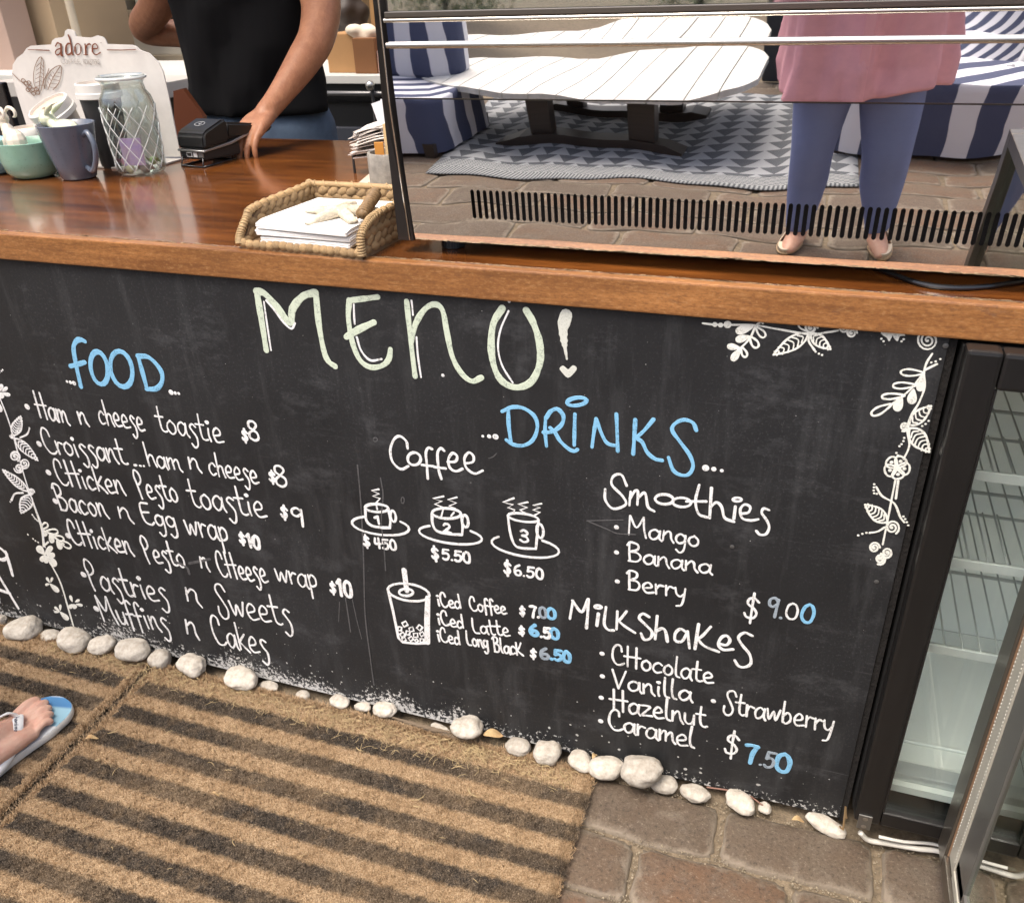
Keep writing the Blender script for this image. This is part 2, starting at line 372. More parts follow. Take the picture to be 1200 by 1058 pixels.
def wood(name, dark, light, rough, coat, sx=1.2, sc=22, wear=False):
    m, n, l, b = node_mat(name); geo = n.new('ShaderNodeNewGeometry').outputs['Position']
    g1 = noise(n, l, geo, sc, 7, .7, stretch=(.07 * sx, 1, 1)); g2 = noise(n, l, geo, 260, 3, .7, stretch=(.06, 1, 1)); g3 = noise(n, l, geo, 2.6, 4, .6, stretch=(.6, 1.6, 1))
    col = ramp(n, l, g1, [(.3, dark), (.7, light)])
    col = mixc(n, l, ramp(n, l, g3, [(.35, .55), (.65, 0.0)]), col, tuple(x * .55 for x in dark))
    col = mixc(n, l, ramp(n, l, g2, [(.3, .45), (.5, 0.0)]), col, tuple(x * .5 for x in dark))
    if wear:
        sp_ = noise(n, l, geo, 330, 3, .8, stretch=(.35, 1, 1)); col = mixc(n, l, ramp(n, l, sp_, [(.36, .5), (.5, 0.0)]), col, (.12, .05, .02)); col = mixc(n, l, ramp(n, l, sp_, [(.55, 0.0), (.68, .35)]), col, (.50, .30, .14)); w = noise(n, l, geo, 14, 6, .8, stretch=(.5, 1, 1.2), loc=(2, 1, 0)); col = mixc(n, l, ramp(n, l, w, [(.62, 0.0), (.74, .7)]), col, (.055, .035, .035))
        v = noise(n, l, geo, 120, 3, .8, stretch=(.35, 1, 1)); col = mixc(n, l, ramp(n, l, v, [(.68, 0.0), (.76, .8)]), col, (.03, .018, .012))
    l.new(col, b.inputs['Base Color']); b.inputs['Roughness'].default_value = rough; b.inputs['Coat Weight'].default_value = coat; b.inputs['Coat Roughness'].default_value = .1
    bp = n.new('ShaderNodeBump'); bp.inputs['Strength'].default_value = .16; bp.inputs['Distance'].default_value = .001; l.new(g2, bp.inputs['Height']); l.new(bp.outputs[0], b.inputs['Normal'])
    return m
M_top = wood('varnished_top', (.050, .013, .004), (.34, .115, .024), .2, .7, sc=34)
M_edge = wood('worn_edge', (.20, .078, .022), (.47, .21, .066), .42, .15, sc=45, wear=True)
M_chip = mat('chipped_varnish', (.42, .30, .17), .7, var=.6, vscale=220)
M_pebble = mat('white_pebble', (.54, .51, .45), .8, bump=.9, bscale=200, vscale=70, rnd=.16, col2=(.30, .265, .215), detail=9)
M_black = mat('black_gloss', (.012, .012, .013), .22, coat=.3)
M_blackm = mat('black_matt', (.014, .014, .014), .55, bump=.2, bscale=300)
M_rough = mat('rough_dark_gap', (.012, .010, .009), .9, bump=1.2, bscale=150, var=.6, vscale=60)
M_plast = mat('fridge_frame', (.011, .0105, .0105), .34, var=.35, vscale=14, stretch=(6, 6, .6))

# ------------------------------------------------------------------ ground and patio
ground = empty('ground', (0, 0, 0), kind='structure')
G().add([(-60, -60, -.016), (60, -60, -.016), (60, 60, -.016), (-60, 60, -.016)], [(0, 1, 2, 3)]).build('bedding_sand', M_ground, ground)
def paver_mesh(i, w=.243, d=.107, h=.05):
    r = random.Random(i); nx, ny = 10, 6; v = []; f = []
    ax = [-1, -.955, -.86, -.6, -.3, 0, .3, .6, .86, .955, 1]; ay = [-1, -.9, -.7, -.25, .25, .7, .9, 1]
    cor = {k: (r.uniform(-.006, .005), r.uniform(-.004, .003)) for k in ((-1, -1), (1, -1), (-1, 1), (1, 1))}
    for b_ in ay:
        for a_ in ax:
            e = max(abs(a_) - .8, 0) / .2; g_ = max(abs(b_) - .62, 0) / .38
            q = min(1, math.hypot(e, g_)); z = -.0085 * q ** 4 + r.uniform(-.0009, .0009)
            rx = 1 - .035 * (abs(b_) > .88) * (abs(a_) > .9) - .0 ; ry = 1 - .06 * (abs(a_) > .9) * (abs(b_) > .88)
            jx = r.uniform(-.0022, .0022) if abs(a_) > .9 else 0; jy = r.uniform(-.0024, .0024) if abs(b_) > .85 else 0
            cx4 = [(1 - a_) * (1 - b_) / 4, (1 + a_) * (1 - b_) / 4, (1 - a_) * (1 + b_) / 4, (1 + a_) * (1 + b_) / 4]; cc4 = [cor[(-1, -1)], cor[(1, -1)], cor[(-1, 1)], cor[(1, 1)]]
            v.append((a_ * w / 2 * rx + jx + sum(q * c_[0] for q, c_ in zip(cx4, cc4)), b_ * d / 2 * ry + jy + .002 * math.sin(a_ * 3 + i) + sum(q * c_[1] for q, c_ in zip(cx4, cc4)), z + .0012 * math.sin(a_ * 2.5 + i) * math.cos(b_ * 2 + i * 2)))
    NX, NY = len(ax), len(ay)
    for j in range(NY - 1):
        for i_ in range(NX - 1):
            k = j * NX + i_; f.append((k, k + 1, k + NX + 1, k + NX))
    rim = [i_ for i_ in range(NX)] + [j * NX + NX - 1 for j in range(1, NY)] + [(NY - 1) * NX + i_ for i_ in range(NX - 2, -1, -1)] + [j * NX for j in range(NY - 2, 0, -1)]
    k0 = len(v); v += [(v[q][0], v[q][1], -h) for q in rim]
    for q in range(len(rim)):
        q2 = (q + 1) % len(rim); f.append((rim[q2], rim[q], k0 + q, k0 + q2))
    me = bpy.data.meshes.new('paver'); me.from_pydata(v, [], f); me.materials.append(M_paver); me.polygons.foreach_set('use_smooth', [True] * len(me.polygons)); return me
PM = [paver_mesh(i) for i in range(8)]
spots = []
for row in range(26):
    big_ = row > 5; y = -.0775 - (row if not big_ else 5.0 + (row - 5) * 1.75 - .375) * .1155; offx = -.139 + (0 if row % 2 == 0 else .124) + (random.uniform(-.02, .02) if row > 1 else 0)
    for k in range(-11, 6):
        x = offx + k * .2535 * (1.55 if big_ else 1)
        if -2.2 < x + .12 and x - .12 < -.27 and y > -.63 and x < -.3: continue
        if x > .14 and y > -.06 and row == 0 and x > .45: pass
        spots.append((x, y, math.hypot(x - .1, (y + .2) * .9), big_))
spots.sort(key=lambda s_: s_[2])
rp = random.Random(3); rest = G()
for i, (x, y, d_, big_) in enumerate(spots):
    me = PM[rp.randrange(8)]; rz = rp.uniform(-.012, .012) + (PI if rp.random() < .5 else 0); z = rp.uniform(-.004, .002)
    if i >= 295: break
    o = bpy.data.objects.new('paver', me); COL.objects.link(o); o.parent = ground; o.location = (x, y, z); o.rotation_euler = (rp.uniform(-.006, .006), rp.uniform(-.006, .006), rz)
    if big_: o.scale = (1.55, 1.78, 1)
# grit and litter in the joints
g = G()
for i in range(2600):
    x = random.uniform(-.3, .6); y = random.choice([-.0197, -.1353, -.2508, -.366]) + random.gauss(0, .0045)
    if random.random() < .25: x = random.choice([-.266, -.0125, .241, -.142, .1115, .365]) + random.gauss(0, .004); y = random.uniform(-.36, -.02)
    s_ = random.uniform(.0008, .0026); c = Vector((x, y, random.uniform(-.012, -.004))); R_ = Matrix.Rotation(random.uniform(0, 6), 3, (random.random(), random.random(), random.random() + .1))
    g.add([c + R_ @ Vector(q) * s_ for q in ((1, 0, -.4), (-.6, .9, -.4), (-.5, -.8, -.3), (0, 0, .9))], [(0, 1, 2), (0, 1, 3), (1, 2, 3), (2, 0, 3)])
tag(g.build('grit', mat('grit', (.36, .30, .21), .9, var=.6, vscale=300)), 'pale grit and seed husks lying in the paver joints', 'grit', kind='stuff')

# ------------------------------------------------------------------ doormats
def doormat(x0, x1, y0, y1, label, nf, fx0, fx1):
    t = empty('doormat', ((x0 + x1) / 2, (y0 + y1) / 2, 0), label, 'doormat', 'striped coir doormats along the counter')
    nx, ny = int((x1 - x0) / .012), int((y1 - y0) / .012); v = []; f = []
    for j in range(ny + 1):
        for i in range(nx + 1):
            x = x0 + (x1 - x0) * i / nx; y = y0 + (y1 - y0) * j / ny
            ed = min(i, nx - i, j, ny - j); z = .012 + random.uniform(-.0015, .0015) if ed else .004
            if ed == 0: x += random.uniform(-.003, .003); y += random.uniform(-.003, .003)
            v.append((x, y, z))
    for j in range(ny):
        for i in range(nx):
            k = j * (nx + 1) + i; f.append((k, k + 1, k + nx + 2, k + nx + 1))
    gg = G().add(v, f); o = gg.build('backing', M_coir, t, True)
    # pile: one short blade per fibre
    cx = rng.uniform(fx0, fx1, nf); cy = rng.uniform(y0, y1, nf); cy = np.where(rng.random(nf) < .03, y1 + rng.normal(0, .004, nf), cy)
    ex = rng.random(nf) < .02; cx = np.where(ex, x1 + rng.normal(0, .004, nf), cx)
    L = rng.uniform(.005, .013, nf); an = rng.uniform(0, 2 * PI, nf); ln = rng.uniform(.1, .9, nf); wd = rng.uniform(.0005, .0010, nf)
    clump = .0026 * np.sin(cx * 310 + np.sin(cy * 200)) * np.sin(cy * 290 + np.sin(cx * 170))
    bz = .008 + clump
    tx = cx + np.cos(an) * L * ln; ty = cy + np.sin(an) * L * ln; tz = bz + L * np.sqrt(1 - ln * ln * .8) * .9
    sx, sy = -np.sin(an) * wd, np.cos(an) * wd
    V = np.empty((nf, 3, 3)); V[:, 0] = np.stack([cx + sx, cy + sy, bz], 1); V[:, 1] = np.stack([cx - sx, cy - sy, bz], 1); V[:, 2] = np.stack([tx, ty, tz], 1)
    V[:, :, 0] -= t.location.x; V[:, :, 1] -= t.location.y
    me = bpy.data.meshes.new('pile'); me.vertices.add(nf * 3); me.vertices.foreach_set('co', V.reshape(-1)); me.loops.add(nf * 3)
    me.loops.foreach_set('vertex_index', np.arange(nf * 3, dtype=np.int32)); me.polygons.add(nf); me.polygons.foreach_set('loop_start', np.arange(0, nf * 3, 3, dtype=np.int32)); me.update(); me.validate()
    me.materials.append(M_fib); po = bpy.data.objects.new('pile', me); COL.objects.link(po); po.parent = t; tag(po, kind='stuff')
    return t
doormat(-1.230, -.252, -.66, -.034, 'large striped tan and black coir doormat in the middle of the photo', 360000, -1.230, -.252)
doormat(-2.20, -1.252, -.66, -.034, 'striped coir doormat under the foot in the flip-flop at the left edge', 170000, -1.85, -1.252)
g = G()
def blade(g, x, y, z, L, w, an, cv, m=5):
    pts = []
    for i in range(m):
        t = i / (m - 1) - .5; q = an + cv * t; pts.append((x + math.cos(q) * L * t, y + math.sin(q) * L * t, z + .003 * (1 - 4 * t * t)))
    g.tube(pts, [w * .4, w, w, w, w * .3], 4)
for i in range(900):
    x = random.uniform(-1.5, -.45) if random.random() < .85 else random.uniform(-.5, -.28); y = -.045 - abs(random.gauss(0, .025))
    blade(g, x, y, .018, random.uniform(.006, .028), .0005, random.uniform(0, PI), random.uniform(-1.5, 1.5))
for i in range(60): blade(g, random.uniform(-1.25, -.3), random.uniform(-.5, -.05), .019, random.uniform(.006, .02), .0005, random.uniform(0, PI), random.uniform(-1, 1))
for px, py, L, a_ in ((552, 932, .03, -.5), (492, 938, .03, .8), (488, 947, .018, .1), (600, 897, .018, .1), (420, 880, .02, -.3), (255, 932, .02, .2), (132, 860, .02, .8), (115, 892, .012, .7)):
    p = onZ(px, py, .018); blade(g, p.x, p.y, .020, L, .0011, a_, 1.0)
tag(g.build('straw', M_straw), 'loose pale straw and fibre scattered over the doormats', 'straw', kind='stuff')
# dirt filled seam between the mats
g = G()
for i in range(1500):
    y = random.uniform(-.62, -.03); x = -1.241 + random.gauss(0, .006); s_ = random.uniform(.001, .0035); c = Vector((x, y, random.uniform(.002, .012))); R_ = Matrix.Rotation(random.uniform(0, 6), 3, (random.random(), random.random(), random.random() + .1))
    g.add([c + R_ @ Vector(q) * s_ for q in ((1, 0, -.4), (-.6, .5, -.4), (-.5, -.5, -.3), (0, 0, .5))], [(0, 1, 2), (0, 1, 3), (1, 2, 3), (2, 0, 3)])
tag(g.build('leaf_litter', mat('litter', (.30, .22, .14), .9, var=.75, vscale=260)), 'crumbled leaf litter caught in the seam between the two doormats', 'litter', kind='stuff')
def dry_leaf(px, py, z, L, w, an, label):
    p = onZ(px, py, z); v = []; f = []
    for i in range(9):
        t = i / 8; ww = w * math.sin(PI * min(1, t * 1.02)) ** .7 / 2
        for s_, k in ((-1, .004), (0, 0), (1, .005)):
            lx, ly = (t - .5) * L, s_ * ww; v.append((p.x + lx * math.cos(an) - ly * math.sin(an), p.y + lx * math.sin(an) + ly * math.cos(an), z + .002 + k * abs(s_) * math.sin(PI * t) + .003 * math.sin(5 * t)))
    for i in range(8):
        for j in range(2): k = i * 3 + j; f.append((k, k + 1, k + 4, k + 3))
    o = mesh_obj('dry_leaf', v, f, M_leafdry, smooth=True); o.modifiers.new('s', 'SOLIDIFY').thickness = .0006
    tag(o, label, 'leaf', 'dry leaves on the mats and stones')
dry_leaf(108, 866, .02, .025, .009, .5, 'small curled dry leaf on the seam of the doormats beside the flip-flop')
dry_leaf(253, 932, .02, .016, .004, .1, 'thin pale dry leaf lying on the dark stripe of the large doormat')
dry_leaf(578, 862, .03, .040, .020, .3, 'brown crumpled leaf between the tallest pebble and the pebble to its right')
dry_leaf(697, 887, .03, .016, .009, 1.2, 'tiny orange dry leaf tucked among the pebbles right of the doormat')
dry_leaf(935, 962, .01, .022, .010, .2, 'dull green dry leaf in the dark gap under the board beside the fridge')

# ------------------------------------------------------------------ pebbles
PEB = [(3, 735, 16, 18, 'pebble cut by the left edge of the photo below the white letter A'),
 (26, 737, 38, 27, 'large rounded white pebble second from the left edge of the photo'),
 (61, 746, 26, 17, 'small flat pebble between two larger ones below the painted vine'),
 (87, 750, 38, 26, 'big white pebble right where the painted vine ends'),
 (121, 755, 33, 22, 'cream pebble touching the right side of the big one under the vine'),
 (154, 761, 41, 25, 'long beige pebble below the word Muffins beside the seam of the doormats'),
 (187, 772, 26, 26, 'upright round pinkish pebble at the head of the doormat seam'),
 (225, 780, 36, 23, 'oval white pebble alone right of the doormat seam'),
 (280, 794, 42, 25, 'large egg-shaped white pebble under the word Cakes'),
 (314, 804, 25, 12, 'half buried pebble just right of the egg-shaped one'),
 (355, 815, 19, 13, 'tiny greyish pebble sunk in straw under the price ten dollars'),
 (398, 822, 27, 15, 'half sunk pebble below the left streak of white paint splash'),
 (425, 828, 21, 11, 'flat beige pebble squeezed between two half sunk ones'),
 (452, 831, 32, 16, 'pale pebble where the dirt gap with twigs begins'),
 (515, 854, 26, 9, 'thin grey pebble lying flat in the twig gap'),
 (547, 853, 38, 28, 'tallest squarish white pebble below the iced drinks list'),
 (607, 874, 34, 21, 'smooth oval pebble right of the crumpled brown leaf'),
 (643, 881, 36, 26, 'pointed white pebble above the right end of the doormat'),
 (679, 892, 33, 23, 'round pebble touching the back right corner of the doormat'),
 (712, 899, 42, 25, 'dimpled pebble just beyond the doormat corner'),
 (752, 902, 47, 33, 'biggest smooth pebble, standing on the first paver under Caramel'),
 (780, 919, 34, 19, 'small pebble with a brown hollow right of the biggest smooth one'),
 (815, 929, 34, 20, 'white half dome pebble above the joint of the two front pavers'),
 (869, 940, 36, 23, 'isolated domed white pebble below the blue seven dollar fifty price'),
 (895, 951, 16, 12, 'very small brownish pebble behind the isolated domed one'),
 (970, 971, 46, 18, 'long flat tan pebble beside the fridge corner')]
for i, (px, py, w, h, lab) in enumerate(PEB):
    r = random.Random(i * 13 + 5); p0 = onY(px, py, -.03); dist = (p0 - CPOS).length; a_ = w / FPX * dist / 2 * .89
    Hh = h / FPX * dist / 2; hz = Hh * .78 * r.uniform(.88, 1.02); dp = min(Hh * 1.05, a_ * .9) * 1.05; p0 = onY(px, py, -dp - .001)
    bm = bmesh.new(); bmesh.ops.create_icosphere(bm, subdivisions=4, radius=1)
    ph = [r.uniform(0, 6) for _ in range(6)]; pw = r.uniform(.82, 1.05)
    for v in bm.verts:
        c = v.co.copy(); k = 1 + .14 * math.sin(2.1 * c.x + ph[0]) * math.cos(1.7 * c.y + ph[1]) + .06 * math.sin(3.3 * c.z + 2 * c.x + ph[2])
        c = Vector([math.copysign(abs(q) ** pw, q) for q in c]) * k; sd_ = Vector((i * 3.1, 0, 0)); c *= 1 + .13 * mnoise.noise(c * 1.5 + sd_) + .05 * mnoise.noise(c * 3.6 + sd_) + .018 * mnoise.noise(c * 10 + sd_); v.co = Vector((c.x * a_, c.y * dp, c.z * hz))
    me = bpy.data.meshes.new('pebble'); bm.to_mesh(me); bm.free(); me.materials.append(M_pebble); me.polygons.foreach_set('use_smooth', [True] * len(me.polygons))
    o = bpy.data.objects.new('pebble', me); COL.objects.link(o)
    o.location = (p0.x, p0.y, max(p0.z, hz * .55)); o.rotation_euler = (r.uniform(-.12, .12), r.uniform(-.12, .12), r.uniform(-.15, .15))
    tag(o, lab, 'pebble', 'pebbles laid along the foot of the board')
g = G()
for i in range(9):
    p = onZ(470 + i * 8, 838 + i * 2.4, .02); g.tube([(p.x - .05, -.02 - .002 * i, .014 + .001 * i), (p.x, -.026, .02), (p.x + .05, -.03 - .001 * i, .012)], .0013, 5)
tag(g.build('twigs', mat('twig', (.16, .12, .08), .8)), 'thin brown twigs lying in the dirt gap between pebbles', 'twigs', kind='stuff')
tag(G().tube([onZ(828, 922, .012), onZ(850, 925, .016), onZ(880, 933, .02), onZ(900, 948, .006)], .0014, 6).build('stem', mat('reddish_stem', (.22, .12, .09), .7)), 'long reddish dry stem arching over the domed pebble', 'stem')

# ------------------------------------------------------------------ menu board
board = empty('menu_board', (0, 0, 0), 'black menu board painted with MENU, FOOD and DRINKS lists under the wooden counter', 'menu board')
G().box(-3.0, .178, 0, .018, .012, .899).build('panel', M_board, board)
G().box(.1785, .1885, .004, .02, .0, .899).build('gap_strip', M_rough, board)  # dark rough strip in the gap between board and fridge
for px, py in ((1108, 405), (1027, 681), (858, 640)):
    p = onY(px, py, 0); gg = G(); disc(gg, p + Vector((0, -.001, 0)), .0035, .0035, hh=.0008); gg.build('screw', mat('screwhead', (.12, .12, .12), .5, .5), board)
NRM = Vector((0, -1, 0)); YB = -.0004; WALL_Y = 0
def BP(x, y): p = onY(x, y, 0); return Vector((p.x, YB, p.z))
def pxm(x, y):                                   # metres per photo pixel on the board near here
    return (onY(x, y + 1, 0) - onY(x, y, 0)).length * .5 + (onY(x + 1, y, 0) - onY(x, y, 0)).length * .5
class Draw:
    def __init__(s, sc=1, ox=0, oy=0, mapf=None, wpx=3): s.g = G(); s.sc = sc; s.ox = ox; s.oy = oy; s.w = wpx; s.map = mapf or BP; s.hh = .0006
    def P(s, p): return s.map(s.ox + p[0] / s.sc, s.oy + p[1] / s.sc)
    def wm(s, w, p): q = (s.ox + p[0] / s.sc, s.oy + p[1] / s.sc); return w * (s.map(q[0] + 1, q[1]) - s.map(q[0], q[1])).length * .5 + w * .5 * (s.map(q[0], q[1] + 1) - s.map(q[0], q[1])).length
    def line(s, pts, w=None, smooth=True, closed=False, wr=None):
        w = w or s.w; P = [s.P(p) for p in pts]
        if smooth and (len(P) > 2): P = catmull(P, 6, closed)
        elif closed: P = P + [P[0]]
        s.hh = .00022 + (s.hh * 7919 * 1000 % 1) * .0002
        stroke(s.g, P, s.wm(w, pts[0]), hh=s.hh, wr=wr); return s
    def ell(s, c, rx, ry, rot=0, w=None, a0=0, a1=360):
        ps = []; n = 18
        for i in range(n + 1):
            a = math.radians(a0 + (a1 - a0) * i / n); x, y = rx * math.cos(a), ry * math.sin(a); r = math.radians(rot)
            ps.append((c[0] + x * math.cos(r) - y * math.sin(r), c[1] + x * math.sin(r) + y * math.cos(r)))
        P = [s.P(p) for p in ps]; stroke(s.g, P, s.wm(w or s.w, c), hh=.0003); return s
    def dot(s, c, r): m_ = s.wm(r / s.sc, c); disc(s.g, s.P(c), m_, m_, hh=.0004); return s
    def dots(s, cs, r):
        for c in cs: s.dot(c, r)
        return s
    def fill(s, pts):                            # solid painted patch, slightly domed
        P = catmull([s.P(p) for p in pts], 4, True)[:-1]; c = sum(P, Vector()) / len(P); k = len(s.g.v)
        s.g.v += P + [c + NRM * .0003, c - NRM * .0002]; n = len(P)
        for i in range(n): s.g.f += [(k + i, k + (i + 1) % n, k + n), (k + (i + 1) % n, k + i, k + n + 1)]
        return s
    def leaf(s, a, b, w, hatch=6, lw=None):
        a = Vector((*a, 0)); b = Vector((*b, 0)); d = b - a; nn = Vector((-d.y, d.x, 0)).normalized()
        up = [a + d * t + nn * (w / 2 * math.sin(PI * t ** .8)) for t in (0, .15, .35, .55, .75, .9, 1)]
        lo = [a + d * t - nn * (w / 2 * math.sin(PI * t ** .8)) for t in (0, .15, .35, .55, .75, .9, 1)]
        s.line([(p.x, p.y) for p in up], lw); s.line([(p.x, p.y) for p in lo], lw)
        for i in range(hatch):
            t = .16 + .68 * i / max(1, hatch - 1); h = w / 2 * math.sin(PI * t ** .8) * .92; q = a + d * t; q2 = a + d * min(1, t + .10)
            s.line([((q2 + nn * h).x, (q2 + nn * h).y), (q.x, q.y), ((q2 - nn * h).x, (q2 - nn * h).y)], (lw or s.w) * .7)
        return s
    def petal(s, a, b, w, solid=False):
        a = Vector((*a, 0)); b = Vector((*b, 0)); d = b - a; nn = Vector((-d.y, d.x, 0)).normalized()
        pr = ((0, 0), (.3, .34), (.65, .5), (.92, .34), (1, 0), (.92, -.34), (.65, -.5), (.3, -.34))
        ps = [(lambda q: (q.x, q.y))(a + d * t + nn * w * u) for t, u in pr]
        if solid: s.fill(ps)
        else: s.line(ps, closed=True)
        return s
    def spiral(s, c, r, turns=2, a0=0):
        n = int(14 * turns); s.line([(c[0] + r * (i / n) ** .8 * math.cos(a0 + i / n * turns * 2 * PI), c[1] + r * (i / n) ** .8 * math.sin(a0 + i / n * turns * 2 * PI)) for i in range(n + 1)], smooth=False); return s
    def done(s, name, m, parent=None, label=None): o = s.g.build(name, m, parent, False); return tag(o, label) if label else o

